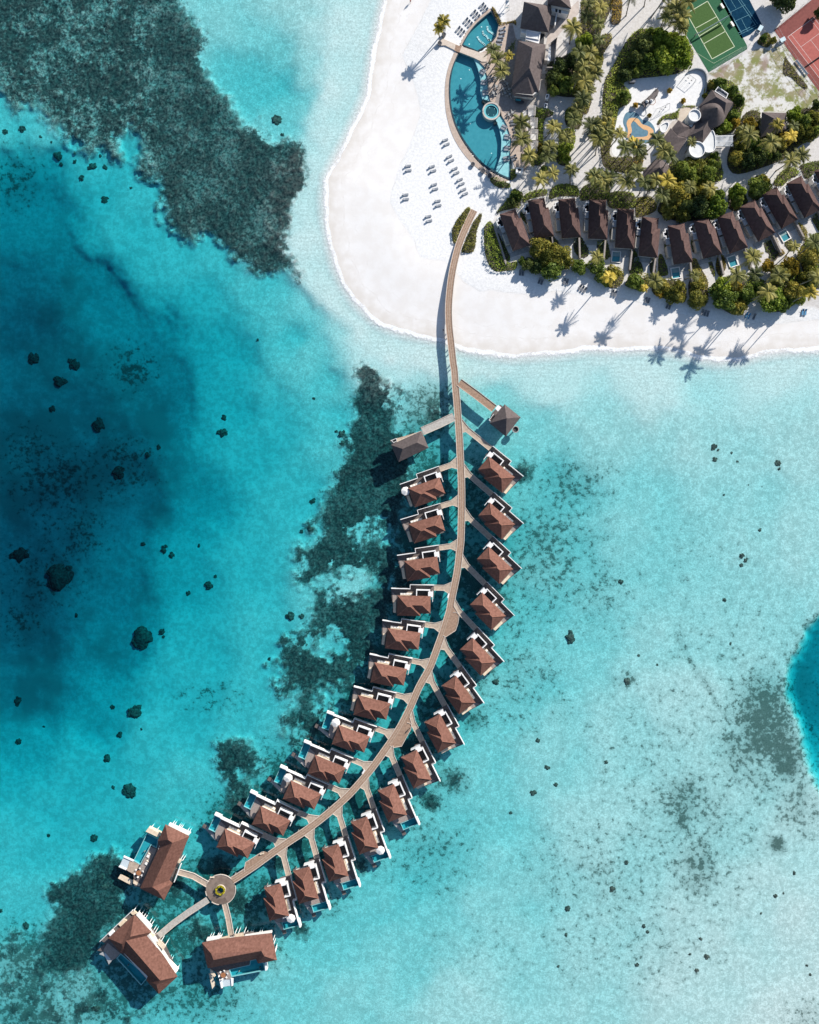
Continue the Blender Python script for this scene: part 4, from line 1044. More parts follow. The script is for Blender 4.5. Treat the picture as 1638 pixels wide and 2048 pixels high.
def pool_villa_three():
    k = 'c'; loc = W(px(k, 850, 600), 0)
    root = thing('pool_villa', 'large overwater pool villa south of the plaza with dining terrace and net', 'villa', loc, 0, 'large pool villas round the plaza')
    part = px_parts(root, loc)
    part('deck', M_DECKD, pl(k, 170,290,600,210,880,140,1420,160,1520,660,1290,730,1145,655,1015,685,1000,770,605,855,655,1010,430,1050,380,930,230,830), DZ-0.4, DZ)
    part('wall', M_WALLP, pl(k, 190,370,1400,230,1460,630,1200,680,1110,610,320,750), DZ, 5.85)
    mb = MB()
    v = {'A': (px(k,85,345),5.9), 'A2': (px(k,470,270),5.9), 'B': (px(k,1430,160),5.9), 'C': (px(k,1528,680),5.9), 'D': (px(k,1165,740),5.9), 'D2': (px(k,1130,660),5.9), 'E': (px(k,195,835),5.9),
         'P': (px(k,262,550),8.9), 'Qq': (px(k,310,672),9.5), 'Rr': (px(k,1230,500),9.5), 'R2': (px(k,1285,600),8.5)}
    roof_faces(mb, v, [('A','A2','B','Rr','Qq','P'), ('B','C','R2','Rr'), ('C','D','R2'), ('D','D2','Rr','R2'), ('D2','E','Qq','Rr'), ('E','A','P','Qq')], 0.3, ['A','A2','B','C','D','D2','E'])
    wpart(mb, 'roof', M_ROOF, root, loc)
    part('privacy_wall', M_CANVAS, pl(k, 170,285,440,245,440,265,175,315), DZ, DZ+2.0)
    part('privacy_wall', M_CANVAS, pl(k, 900,235,1420,148,1425,180,905,272), DZ, DZ+2.0)
    part('entry_roof', M_CREAM, pl(k, 440,250,610,205,620,255,455,295), DZ+2.0, DZ+2.3)
    part('entry_roof', M_CREAM, pl(k, 715,185,880,150,890,225,720,245), DZ+2.0, DZ+2.3)
    part('entry_court', M_DARK, pl(k, 465,295,565,290,570,340,475,345), DZ, DZ+0.06)
    part('entry_court', M_DARK, pl(k, 720,245,850,230,860,285,735,300), DZ, DZ+0.06)
    P = [tuple(np.array(W(p, DZ)[:2])-np.array(loc[:2])) for p in pl(k, 615,860,1010,770,1020,690,1140,660,1270,735,1295,870,655,995)]
    pool_parts(root, P, DZ+0.05, 1.3, M_POOLF, rim_w=0.22, rim_m=MATS['pool_edge'])
    part('pool_screen', M_WHITE, pl(k, 1295,720,1325,720,1345,870,1305,885), DZ-0.6, DZ+1.4)
    part('terrace', M_TERR, pl(k, 385,900,605,860,660,1010,620,1050,430,1050), DZ, DZ+0.04)
    part('net_frame', M_WHITE, pl(k, 420,1050,455,1060,485,1215,455,1220), DZ-0.2, DZ+0.3)
    part('net_frame', M_WHITE, pl(k, 640,1030,690,1040,685,1170,655,1180), DZ-0.2, DZ+0.3)
    part('overwater_net', M_NET, pl(k, 450,1050,645,1040,660,1165,480,1195), DZ-0.1, DZ-0.06)
    part('sea_stair', M_CREAM, pl(k, 215,930,270,940,345,1150,285,1235), 0.9, 1.05)
    part('stair_head', M_CREAM, pl(k, 240,850,290,880,350,980,320,1005,250,935), DZ-0.3, DZ+0.02)
    lean_posts(root, loc, k, (230,255, 280,240, 380,225, 415,215, 460,215, 730,150, 795,140, 905,130, 940,190, 1010,190, 1050,180, 1190,165, 1230,160, 1465,270, 1475,350, 1505,460, 1505,500))
    stilts(root, loc, pl(k, 250,400,500,400,800,350,1100,300,1350,300,1400,600,1200,650,900,700,600,750,350,780,500,950,1200,830,800,900))
    for c in dining(W(px(k, 503, 945), DZ), DZ, 'round orange-brown table on the south pool villa deck'): chair_parts(c)
    return root
pool_villa_one(); pool_villa_two(); pool_villa_three()

def straight_walk(k, line, w, label, m=M_DECKP, z=DZ, name='side_walkway', grp='side walkways from the jetty'):
    pts = [W(px(k, *p), z)[:2] for p in line]
    loc = (*pts[0], z)
    l_, r_ = offset_line(pts, w); OPENINGS.append(l_ + r_[::-1])
    root = thing(name, label, 'walkway', loc, 0, grp)
    mb = MB(); mb.strip(pts, w, z-0.2, z-0.015); mb.build('deck', m, root, loc)
    Lp, Rp = offset_line(pts, w+0.05)
    for q in (Lp, Rp):
        mb = MB(); mb.strip(q, 0.15, z-0.2, z+0.18); mb.build('kerb', M_RAIL, root, loc)
    return root
straight_walk('H', [(838,530),(735,470),(610,435)], 1.85, 'timber walkway from the plaza to the north-west pool villa')
straight_walk('H', [(838,640),(700,730),(590,810),(460,920)], 1.9, 'longest timber walkway from the plaza, to the south-west pool villa', mat('grey_boards', (0.36, 0.335, 0.30), 0.75, (0.46, 0.43, 0.39), 1.5))
straight_walk('H', [(960,670),(985,770),(1010,915)], 1.7, 'timber walkway from the plaza to the south pool villa')

# ================================================================== THE TWO PAVILIONS BY THE JETTY
def gazebo():
    loc = W(px('E', 1235, 460), 0)
    root = thing('pavilion', 'square overwater pavilion with pyramid roof right of the jetty', 'pavilion', loc, 0, 'overwater pavilions near the beach')
    part = px_parts(root, loc)
    part('deck', M_DECKD, pl('E', 1185,315,1350,430,1235,580,1085,455,1110,390), DZ-0.35, DZ)
    part('wall', M_WALLP, pl('E', 1215,340,1320,430,1230,560,1120,475), DZ, 5.4)
    mb = MB(); v = {'N': (px('E',1225,312),5.4), 'E': (px('E',1372,430),5.4), 'S': (px('E',1237,605),5.4), 'W': (px('E',1088,483),5.4), 'T': (px('E',1243,440),8.6)}
    roof_faces(mb, v, [('N','E','T'), ('E','S','T'), ('S','W','T'), ('W','N','T')], 0.3, ['N','E','S','W'])
    wpart(mb, 'roof', M_ROOFG, root, loc)
    part('entry_roof', M_WHITE, pl('E', 1165,318,1196,340,1165,378,1140,350), 4.6, 4.9)
    mb = MB(); mb.strip([W(p, 4.0)[:2] for p in pl('E', 1130,395,1085,455,1100,465)], 0.15, DZ, 4.0); wpart(mb, 'side_wall', M_WHITE, root, loc)
    part('court', M_DARK, pl('E', 1120,420,1140,405,1130,440,1105,455), DZ, DZ+0.05)
    stilts(root, loc, pl('E', 1200,350,1320,430,1235,560,1120,470,1220,450), z1=DZ-0.3)
    # the round lookout basket hung off its seaward corner
    w = W(px('E', 1325, 540), 1.9)
    o = thing('swim_platform', 'small round dark platform at the corner of the right pavilion', 'platform', (w[0], w[1], 1.5))
    mb = MB(); mb.ring(0, 0, -0.2, 0.5, 1.15, 0.9, 20); mb.build('rim', M_GREY, o)
    mb = MB(); mb.cyl(0, 0, -0.1, 0.0, 0.92, n=20); mb.build('floor', M_DARK, o)
    mb = MB(); mb.cyl(0, 0, -5, -0.2, 0.2, n=8); mb.build('pile', M_PILE, o)
def pavilion_left():
    loc = W(px('E', 360, 690), 0)
    root = thing('pavilion', 'long overwater pavilion with hipped grey roof left of the jetty', 'pavilion', loc, 0, 'overwater pavilions near the beach')
    part = px_parts(root, loc)
    part('deck', M_DECKP, pl('E', 185,640,470,555,530,705,260,830), DZ-0.35, DZ-0.02)
    part('wall', M_WALLP, pl('E', 230,700,450,610,500,700,280,800), DZ-0.02, 5.0)
    mb = MB(); v = {'a': (px('E',190,682),5.0), 'b': (px('E',466,557),5.0), 'c': (px('E',534,708),5.0), 'd': (px('E',260,838),5.0), 'p': (px('E',428,660),7.4), 'q': (px('E',297,718),7.4)}
    roof_faces(mb, v, [('a','b','p','q'), ('b','c','p'), ('c','d','q','p'), ('d','a','q')], 0.3, 'abcd')
    wpart(mb, 'roof', M_ROOFG, root, loc)
    mb = MB(); mb.strip([W(p, 4.2)[:2] for p in pl('E', 245,645,215,660,195,640,240,622)], 0.14, DZ, 4.2, True); wpart(mb, 'end_wall', M_WHITE, root, loc)
    part('court', M_DARK, pl('E', 205,640,232,628,238,650,215,656), DZ, DZ+0.05)
    stilts(root, loc, pl('E', 230,690,330,650,440,600,490,700,390,740,280,790))
gazebo(); pavilion_left()
straight_walk('E', [(812,112),(960,220),(1130,352)], 2.6, 'wide timber walkway from the jetty to the square pavilion', M_DECK)
straight_walk('E', [(765,425),(620,495),(475,557)], 2.6, 'wide pale walkway from the jetty to the long pavilion', mat('grey_boards', (0.36, 0.335, 0.30)))
straight_walk('E', [(470,572),(330,635),(240,676)], 1.3, 'narrow boardwalk along the eave of the long pavilion', mat('grey_boards', (0.36, 0.335, 0.30)), DZ-0.1, 'boardwalk', None)

jetty_kerbs()
# ================================================================== BEACH VILLAS ON THE ISLAND
def make_beach_villa(pool, label, loc, rotz):
    root = thing('beach_villa', label, 'villa', loc, rotz, 'beach villas in a row behind the south beach')
    L, Le, Dm, De = 13.1, 9.7, 5.6, 6.4
    def P(*q): return [(q[i], q[i+1]) for i in range(0, len(q), 2)]
    ze = 3.0
    mb = MB(); mb.prism(P(0.3,0.3, 12.6,0.3, 12.6,6.0, 3.9,6.0, 3.9,5.2, 0.3,5.2), 0, ze-0.06); mb.build('wall', M_WALLP, root)
    mb = MB(); t = roof_L(mb, L, Le, Dm, De, ze, 46, 1); ro = mb.build('roof', M_ROOFD, root)
    h1, h2 = Dm/2, De/2; Xs = L-Le
    Q = lambda x, y, d: (x, y, ze+t*d)
    mb = MB(); ridge_caps(mb, [(Q(0,0,0), Q(h1,h1,h1)), (Q(0,Dm,0), Q(h1,h1,h1)), (Q(h1,h1,h1), Q(Xs+h1,h1,h1)), (Q(Xs+h1,h1,h1), Q(Xs+h2,h2,h2)), (Q(Xs+h2,h2,h2), Q(L-h2,h2,h2)), (Q(L,0,0), Q(L-h2,h2,h2)), (Q(L,De,0), Q(L-h2,h2,h2))])
    mb.build('ridge_cap', mat('ridge_tile_dark', (0.11, 0.065, 0.055), 0.9, (0.16, 0.1, 0.085), 3, spec=0.05), ro)
    mb = MB(); mb.strip(P(0.9,0.0, 0.9,-1.1, 1.9,-1.1, 1.9,-1.75, 3.2,-1.75, 3.2,-1.1, 4.1,-1.1, 4.1,-0.1), 0.25, 0, 2.9); mb.build('court_wall', M_WHITE, root)
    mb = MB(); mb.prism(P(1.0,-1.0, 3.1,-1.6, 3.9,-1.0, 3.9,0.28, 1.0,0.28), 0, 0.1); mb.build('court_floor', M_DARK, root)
    mb = MB(); mb.prism(P(4.3,-1.35, 6.1,-1.35, 6.1,0.28, 4.3,0.28), 2.2, 2.6); mb.build('flat_roof', M_GREY, root)
    mb = MB(); mb.strip(P(6.5,-1.2, 10.2,-1.2, 10.2,-0.15), 0.2, 0, 2.5); mb.prism(P(6.6,-1.1, 10.1,-1.1, 10.1,0.28, 6.6,0.28), 0.0, 2.1); mb.build('bay', mat('bay_slats', (0.36, 0.34, 0.30), 0.7, (0.46, 0.43, 0.38), 5), root)
    mb = MB(); mb.prism(P(12.7,-0.7, 15.2 if pool else 14.2,-0.7, 15.2 if pool else 14.2,5.4, 12.7,5.4), 0, 0.18); mb.build('terrace', M_GREY, root)
    mb = MB(); mb.prism(P(13.0,5.85, 19.8,5.5, 19.8,6.05, 13.0,6.4), 0, 1.7); mb.build('garden_wall', mat('thatch_wall', (0.24, 0.21, 0.19), 0.85, (0.36, 0.32, 0.29), 2.5), root)
    if pool:
        pool_parts(root, P(13.6,-0.3, 17.2,-0.3, 17.2,2.6, 13.6,2.6), 0.32, 0.28, M_POOLD, rim_w=0.28, rim_m=M_CANVAS)
        mb = MB(); mb.prism(P(13.3,-0.6, 17.5,-0.6, 17.5,2.9, 13.3,2.9), 0, 0.03); mb.build('pool_surround', M_GREYD, root)
    return root

BV = [('f',110,570,400,1385,0),('f',770,250,930,1110,0),('C',1283,262,1308,540,0),('C',1520,262,1510,556,0),('h',262,125,225,690,1),('h',628,250,575,815,0),('h',1010,385,1090,900,1),
      ('h',1390,310,1535,850,0),('g',170,745,340,1220,1),('g',500,610,760,1085,0),('g',820,430,1095,905,1),('g',1170,265,1430,755,0),('g',1570,95,1838,570,0)]
BV_WP = []
def beach_villas():
    protos = {}; n = len(BV)
    for i, (k, ax, ay, bx, by, pool) in enumerate(BV):
        ze = G+3.0
        a, b = W(px(k, ax, ay), ze), W(px(k, bx, by), ze)
        ang = math.atan2(b[1]-a[1], b[0]-a[0])
        lab = 'brown-roofed beach villa%s behind the beach, %s from the jetty' % (' with plunge pool' if pool else '', ORD[i])
        if pool not in protos: protos[pool] = make_beach_villa(pool, lab, (a[0], a[1], G), ang)
        else: dup(protos[pool], (a[0], a[1], G), ang, lab)
        ca, sa = math.cos(ang), math.sin(ang)
        BV_WP.append(lambda s, w, a=a, ca=ca, sa=sa: (a[0]+ca*s-sa*w, a[1]+sa*s+ca*w))
beach_villas()
def garden_wall_first():
    w = [W(p, G)[:2] for p in pl('C', 795,485,835,610,885,770)]
    o = MB().strip(w, 0.6, G-0.3, G+1.3).build('garden_wall', MATS['thatch_wall'], loc=(*w[0], G))
    tag(o, 'pale thatched garden wall running beside the long hedge near the jetty', 'wall')
garden_wall_first()
# ================================================================== MAIN POOL
def sheet(name, label, cat, poly, z0, z1, m, kind=None, group=None, smooth=0):
    if smooth: poly = smooth_poly(poly, smooth)
    w = [W(p, z1)[:2] for p in poly]
    mb = MB(); mb.prism(w, z0, z1); o = mb.build(name, m, loc=(*w[0], z0))
    return tag(o, label, cat, group, kind)

M_POOLDECK = mat('pool_deck_timber', (0.40, 0.315, 0.255), 0.75, (0.50, 0.405, 0.335), 1.6, 6)
M_STONE = mat('pale_paving', (0.46, 0.41, 0.36), 0.8, (0.54, 0.49, 0.44), 0.8)
M_GREYDECK = mat('grey_deck_timber', (0.235, 0.205, 0.19), 0.8, (0.31, 0.275, 0.255), 1.4, 6)
def main_pool():
    # the whole timber terrace between pool and restaurants
    deck = pl('A', 830,185, 935,180, 960,300, 1000,300, 985,440, 935,620, 1180,660, 1210,720, 1205,830, 1010,840, 1000,885, 1050,1000,1110,1180, 1060,1260, 1025,1300, 960,1290, 915,1180, 925,1060, 890,950, 850,880, 845,840, 800,780, 765,770, 745,680, 745,590, 720,510, 640,425, 735,380, 810,280)
    d = sheet('pool_terrace', 'pale timber terrace between the big pool and the restaurant', 'terrace', deck, G-0.5, G+0.12, M_POOLDECK)
    sheet('terrace_floor', 'grey timber floor in front of the restaurant', 'terrace', pl('A', 900,200, 935,190, 955,300, 985,310, 935,620, 935,690, 1180,665, 1205,720, 1200,825, 1040,835, 930,890, 845,840, 800,780, 835,610, 880,420), G+0.1, G+0.14, M_GREYDECK)
    loc = W(px('A', 640, 700), G)
    root = thing('swimming_pool', 'big crescent pool with dark teal water and timber rim on the beach', 'pool', loc)
    rel = lambda poly, z: [(a-loc[0], b-loc[1]) for a, b, _ in (W(p, z) for p in poly)]
    outer = smooth_line(pl('A', 525,395, 478,500, 455,640, 460,790, 490,920, 545,1040, 620,1150, 710,1250, 820,1320, 912,1362), 4)
    inner = [px('A', 912,1310), px('A', 916,1180)] + smooth_line(pl('A', 925,1060, 890,950, 850,890, 800,800, 765,770, 745,690, 745,590, 715,500, 650,440), 3) + [px('A', 525,392)]
    pool = outer + inner
    wz = G+0.05
    mb = MB(); P = rel(pool, wz); n = len(P); zf = -1.35
    mb.add([(x, y, zf) for x, y in P]+[(x, y, 0.05) for x, y in P], [tuple(range(n))]+[(i, (i+1) % n, n+(i+1) % n, n+i) for i in range(n)])
    b = mb.build('pool_basin', mat('pool_tile_teal', (0.05, 0.255, 0.31), 0.4, (0.065, 0.29, 0.345), 0.7), root)
    # tanning ledge, a shelf just under the water along the inner shore
    led = inner[1:-1] + pl('A', 665,480, 680,560, 685,650, 700,745, 750,780, 815,930, 845,1020, 850,1120, 825,1230, 805,1300)
    led = smooth_line(pl('A', 640,440, 700,480, 745,590, 745,690, 770,770), 3) + pl('A', 705,750, 690,690, 690,600, 670,520)
    mb = MB(); mb.prism(rel(led, wz), zf+0.05, -0.22); mb.build('tanning_ledge', mat('ledge_tile', (0.33, 0.52, 0.55), 0.5, (0.44, 0.62, 0.64), 0.7), root)
    led2 = smooth_line(pl('A', 805,905, 850,885, 892,955, 925,1060, 917,1180, 914,1355), 3) + pl('A', 860,1335, 805,1300, 845,1180, 850,1060, 835,980)
    mb = MB(); mb.prism(rel(led2, wz), zf+0.05, -0.22); mb.build('tanning_ledge', MATS['ledge_tile'], root)
    mb = MB(); mb.face(*[(x, y, -0.1) for x, y in rel(pool, wz)]); mb.build('water_surface', M_POOLW, b)
    # dark infinity edge and the timber rim outside it
    mb = MB(); mb.strip(rel(outer, wz), 0.55, -1.2, 0.02); mb.build('infinity_edge', mat('wet_dark_edge', (0.03, 0.06, 0.08), 0.3, (0.05, 0.09, 0.11), 1), root)
    rim_o = smooth_line(pl('A', 488,400, 445,510, 420,640, 420,800, 440,920, 480,1040, 545,1150, 625,1245, 730,1330, 855,1395), 4)
    rim_i = smooth_line(pl('A', 520,400, 470,520, 448,640, 452,790, 482,925, 535,1045, 610,1160, 700,1262, 815,1335, 905,1375), 4)
    mb = MB(); mb.prism(rel(rim_o + rim_i[::-1], wz), -0.8, 0.07); mb.build('timber_rim', M_POOLDECK, root)
    # lights in the floor
    lm = mat('lamp_glass', (0.8, 0.85, 0.85), 0.3)
    for x, y in ((605,533),(570,723),(612,942),(773,1168),(890,1050),(540,600)):
        w = W(px('A', x, y), G-1.3); mb = MB(); mb.cyl(w[0]-loc[0], w[1]-loc[1], zf, zf+0.06, 0.2, n=10); mb.build('floor_lamp_lens', lm, root)
    # steps either side of the whirlpool
    for q in ((705,760, 735,785, 728,795, 698,770), (790,935, 815,925, 820,935, 795,946)):
        mb = MB(); mb.prism(rel(pl('A', *q), wz), zf+0.05, -0.1); mb.build('pool_step', M_DARK, root)

    # upper pool
    loc2 = W(px('A', 690, 250), G)
    r2 = thing('swimming_pool', 'smaller fan-shaped pool with wavy white mosaics above the bridge', 'pool', loc2)
    rel2 = lambda poly, z: [(a-loc2[0], b-loc2[1]) for a, b, _ in (W(p, z) for p in poly)]
    p2 = smooth_line(pl('A', 552,340, 600,255, 665,175, 770,85), 4) + pl('A', 828,190, 805,280, 740,345, 665,388)
    pool_parts(r2, rel2(p2, wz), 0.05, 1.2, MATS['pool_tile_teal'], rim_w=0.3, rim_m=MATS['wet_dark_edge'])
    rim = smooth_line(pl('A', 540,345, 588,255, 655,170, 765,72), 4)
    mb = MB(); mb.strip(rel2(rim, wz), 0.9, -0.6, 0.07); mb.build('timber_rim', M_POOLDECK, r2)
    mz = mat('white_mosaic', (0.72, 0.80, 0.80), 0.5)
    for chain in ((668,283, 685,310, 705,325, 722,340), (708,240, 714,262, 735,275, 750,300, 762,305), (742,205, 748,232, 775,250, 795,265)):
        pts = [px('A', chain[i], chain[i+1]) for i in range(0, len(chain), 2)]
        q = smooth_line(pts, 3)
        for i in range(0, len(q)):
            w = W(q[i], G-1.0); s = 0.42 if i % 2 else 0.6
            mb = MB(); mb.box(w[0]-loc2[0]-s/2, w[1]-loc2[1]-0.26, -1.15, w[0]-loc2[0]+s/2, w[1]-loc2[1]+0.26, -1.02); mb.build('mosaic', mz, r2)
    for x, y in ((697,205), (603,337)):
        w = W(px('A', x, y), G-1.1); mb = MB(); mb.cyl(w[0]-loc2[0], w[1]-loc2[1], -1.15, -1.08, 0.24, n=10); mb.build('floor_lamp_lens', lm, r2)
    # whirlpool
    c = W(px('A', 773, 845), G+0.5)
    j = thing('whirlpool', 'round raised whirlpool on the inner edge of the crescent pool', 'whirlpool', (c[0], c[1], G))
    mb = MB(); mb.ring(0, 0, -1.3, 0.50, 3.05, 2.55); mb.build('rim', M_STONE, j)
    mb = MB(); mb.ring(0, 0, -0.3, 0.30, 2.55, 1.95); mb.build('bench', MATS['ledge_tile'], j)
    mb = MB(); mb.cyl(0, 0, -0.5, 0.03, 1.96, n=36); mb.build('floor', mat('dark_tile', (0.03, 0.07, 0.09), 0.4, (0.04, 0.09, 0.11), 1), j)
    mb = MB(); mb.cyl(0, 0, 0.37, 0.38, 2.54, n=36); mb.build('water_surface', M_POOLW, j)
    for a in (0.7, 2.0, 3.9, 5.3):
        mb = MB(); mb.cyl(1.4*math.cos(a), 1.4*math.sin(a), 0.03, 0.08, 0.12, n=8); mb.build('floor_lamp_lens', lm, j)
    # footbridge
    fb = thing('footbridge', 'pale timber footbridge between the two pools ending on the beach', 'footbridge', W(px('A', 560, 350), G))
    lo = W(px('A', 560, 350), G)
    mb = MB(); mb.prism([(a-lo[0], b-lo[1]) for a, b, _ in (W(p, G+.3) for p in pl('A', 375,305, 405,295, 520,345, 680,398, 740,410, 735,470, 700,470, 640,440, 500,385, 420,345, 370,345))], -0.5, 0.3); mb.build('deck', mat('bridge_boards', (0.52, 0.44, 0.36), 0.75, (0.62, 0.53, 0.45), 1.6, 6), fb)
    mb = MB(); mb.prism([(a-lo[0], b-lo[1]) for a, b, _ in (W(p, G+.32) for p in pl('A', 500,342, 545,352, 530,400, 490,385))], 0.29, 0.32); mb.build('threshold', M_DECK, fb)
main_pool()

def pot(c, r, label, grp='round dark pots along the pool rim', soil=True):
    root = thing('plant_pot', label, 'pot', (c[0], c[1], G), 0, grp)
    mb = MB(); mb.cyl(0, 0, 0, 0.7, r*0.8, r, 18, True); mb.build('bowl', M_DARK, root)
    mb = MB(); mb.ring(0, 0, 0.68, 0.8, r, r-0.16, 20); mb.build('rim', M_GREYD, root)
    return root
pot(W(px('A', 410, 270), G), 0.75, 'dark pot at the bridge end holding the taller palm')
pot(W(px('A', 378, 338), G), 0.75, 'dark pot at the bridge end holding the shorter palm')
for i, (x, y, r) in enumerate(((630,1257,.75), (707,1307,.85), (757,1343,.85))):
    pot(W(px('A', x, y), G), r, 'round black pot on the lower pool rim, %s of three from the left' % ORD[i])
    if i == 1:
        pass

# ------------------------------------------------------------------ sun loungers
LG = {}
def lounger(c, rot, label, group, fabric='grey'):
    root = thing('sun_lounger', label, 'sun lounger', c, rot, group)
    if fabric not in LG:
        fm = {'grey': M_LOUNGE, 'dark': M_GREYD, 'blue': M_BLUEF}[fabric]
        mb = MB(); mb.box(-1.0, -0.36, 0.22, 1.0, 0.36, 0.28)
        for x in (-0.85, 0.75):
            for y in (-0.3, 0.3): mb.box(x-0.04, y-0.04, 0, x+0.04, y+0.04, 0.23)
        fr = mb.build('frame', mat('lounger_frame', (0.5, 0.5, 0.5), 0.5), root)
        mb = MB(); mb.box(-1.0, -0.33, 0.285, 0.35, 0.33, 0.36); ms = mb.build('mattress', fm, root)
        mb = MB(); mb.add([(0.35,-0.33,0.29), (0.35,0.33,0.29), (1.0,0.33,0.78), (1.0,-0.33,0.78), (0.32,-0.33,0.36), (0.32,0.33,0.36), (0.96,0.33,0.86), (0.96,-0.33,0.86)], [(0,1,2,3), (4,5,6,7), (0,1,5,4), (1,2,6,5), (2,3,7,6), (3,0,4,7)])
        bk = mb.build('backrest', fm, root)
        LG[fabric] = (fr, ms, bk)
    else:
        for o in LG[fabric]:
            d = o.copy(); COL.objects.link(d); d.parent = root
    return root
def lounger_set(k, x, y, n, deg, gap, where, fabric='grey', z=None, group='sun loungers'):
    """n loungers side by side; deg is the direction, in the photo, from feet to head (0 right, 90 up)"""
    p = px(k, x, y); zz = ground_z(p) if z is None else z
    c = W(p, zz); a = R(deg); nx, ny = -math.sin(a), math.cos(a)
    if isinstance(fabric, str): fabric = [fabric]*n
    for i in range(n):
        o = (i-(n-1)/2)*gap
        side = {1: '', 2: (', left one', ', right one')[i] if False else ''}.get(n, '')
        # name the place in the set along the picture's longer direction
        if n > 1:
            if abs(nx) > abs(ny): order = i if nx > 0 else n-1-i; words_ = ('left one', 'right one') if n == 2 else ('left one', 'middle one', 'right one')
            else: order = i if ny < 0 else n-1-i; words_ = ('upper one', 'lower one') if n == 2 else ('upper one', 'middle one', 'lower one')
            lab = '%s lounger %s, %s' % (fabric[i], where, words_[order])
        else: lab = '%s sun lounger %s' % (fabric[i], where)
        lounger((c[0]+nx*o, c[1]+ny*o, zz), a, lab, group, fabric[i])
def side_table(k, x, y, label, z=None, m=None):
    p = px(k, x, y); zz = ground_z(p) if z is None else z; c = W(p, zz)
    o = thing('side_table', label, 'side table', c, 0, 'small side tables between loungers')
    mb = MB(); mb.cyl(0, 0, 0.38, 0.43, 0.26, n=10); mb.build('tabletop', m or M_WHITE, o)
    mb = MB(); mb.cyl(0, 0, 0, 0.38, 0.06, n=6); mb.build('leg', M_GREY, o)

beach = [('A',427,1085,200),('A',460,1210,205),('A',500,1303,203),('A',540,1387,203),('A',566,1462,203),('A',325,1287,197),('A',341,1425,195),('A',367,1550,190),('A',140,1283,186),('A',120,1502,186),('C',296,410,192)]
BN = ['nearest the bulge of the pool rim', 'left of the lower pool rim', 'first below the pool rim pots', 'second below the pool rim pots', 'third below the pool rim pots',
      'top of the middle beach column', 'second in the middle beach column', 'third in the middle beach column', 'highest near the waterline', 'second near the waterline', 'closest to the jetty head']
for (k, x, y, d), nm in zip(beach, BN):
    lounger_set(k, x, y, 2, d, 1.55, 'of beach pair '+nm, group='pairs of loungers on the open beach')
for i, (x, y, d) in enumerate(((713,63,218),(652,117,222),(594,176,226),(536,241,228))):
    lounger_set('A', x, y, 3, d+180, 1.05, 'above fan pool, %s set from the bridge' % ORD[3-i], group='loungers beside the fan-shaped pool')
for i, (x, y) in enumerate(((857,222),(858,250),(848,282),(838,312),(830,345))):
    lounger_set('A', x, y, 1, 20-8*i, 1, 'on the deck right of the fan pool, %s from the top' % ORD[i], z=G+0.14, group='loungers on the deck by the fan pool')
for i, (x, y, d) in enumerate(((705,550,150),(715,630,172),(726,707,190),(868,975,150),(893,1045,170),(890,1132,178),(884,1212,190))):
    lounger_set('A', x, y, 2, d+180, 1.0, 'standing in the pool ledge, %s pair from the top' % ORD[i], z=G-0.17, group='loungers on the pool ledge')
for i, (x, y) in enumerate(((940,935),(962,985),(965,1030),(955,1080),(942,1205),(760,600),(790,715))):
    lounger_set('A', x, y, 2, 10+10*(i % 3), 1.0, 'on the pool deck, %s pair counting down from the cabanas' % ORD[i] if i < 5 else 'on the deck by the inner pool shore, %s pair' % ('upper' if i == 5 else 'lower'), 'dark', z=G+0.15, group='loungers on the pool deck')
south = [('C',1001,822,2,265),('C',1147,888,2,250),('C',1338,892,2,255),('C',1465,945,3,240),('D',75,980,2,255),('D',328,1035,2,255),('D',490,1077,2,250),('D',768,1130,3,255),('D',1092,1150,2,250),('D',1142,1158,1,250),('D',1522,1122,2,265)]
for i, (k, x, y, n, d) in enumerate(south):
    fab = 'blue' if i in (8, 10) else 'dark'
    lounger_set(k, x, y, n, d+180, 0.95, 'facing the south beach, %s set from the jetty' % ORD[i], fab, group='loungers along the south beach')

# ================================================================== RESTAURANT BUILDINGS
def building(name, label, cat, k, wallp, roofv, faces, ring, ze, m_roof, z=G, wall_m=None, grp=None):
    loc = W(px(k, wallp[0], wallp[1]), z)
    root = thing(name, label, cat, loc, 0, grp)
    part = px_parts(root, loc)
    part('wall', wall_m or M_WALLP, pl(k, *wallp), z-0.3, z+ze-0.1)
    mb = MB(); v = {q: (px(k, x, y), z+h) for q, (x, y, h) in roofv.items()}
    roof_faces(mb, v, faces, 0.35, ring)
    wpart(mb, 'roof', m_roof, root, loc)
    return root, part, loc

r1, part, _ = building('restaurant', 'square grey-roofed restaurant building above the long one', 'restaurant', 'I',
    (670,60, 1040,110, 1045,190, 1005,440, 620,395), {'a': (655,25,4), 'b': (1055,85,4), 'c': (1068,190,4), 'd': (1020,478,4), 'e': (600,415,4), 't': (868,108,9.0)},
    [('a','b','t'), ('b','c','t'), ('c','d','t'), ('d','e','t'), ('e','a','t')], 'abcde', 4, M_ROOFG)
part('lean_to', M_WHITE, pl('I', 620,425, 705,440, 690,500, 610,485), G, G+2.8)
part('side_yard', M_GREY, pl('I', 1070,190, 1140,230, 1110,380, 1040,370), G, G+0.4)
part('side_wall', M_WHITE, pl('I', 1135,195, 1150,200, 1125,375, 1110,372), G, G+2.4)
r2, part, _ = building('restaurant', 'long grey-roofed restaurant beside the big pool', 'restaurant', 'I',
    (590,640, 960,680, 890,1340, 790,1420, 530,1390, 500,1290), {'a': (570,608,3.6), 'b': (980,660,3.6), 'c': (878,1375,3.6), 'e': (470,1300,3.6), 'p': (780,712,7.2), 'q': (735,1010,7.6)},
    [('a','b','p'), ('b','c','q','p'), ('c','e','q'), ('e','a','p','q')], 'abce', 3.6, M_ROOFG)
mb = MB(); lo = W(px('I', 590, 640), G)
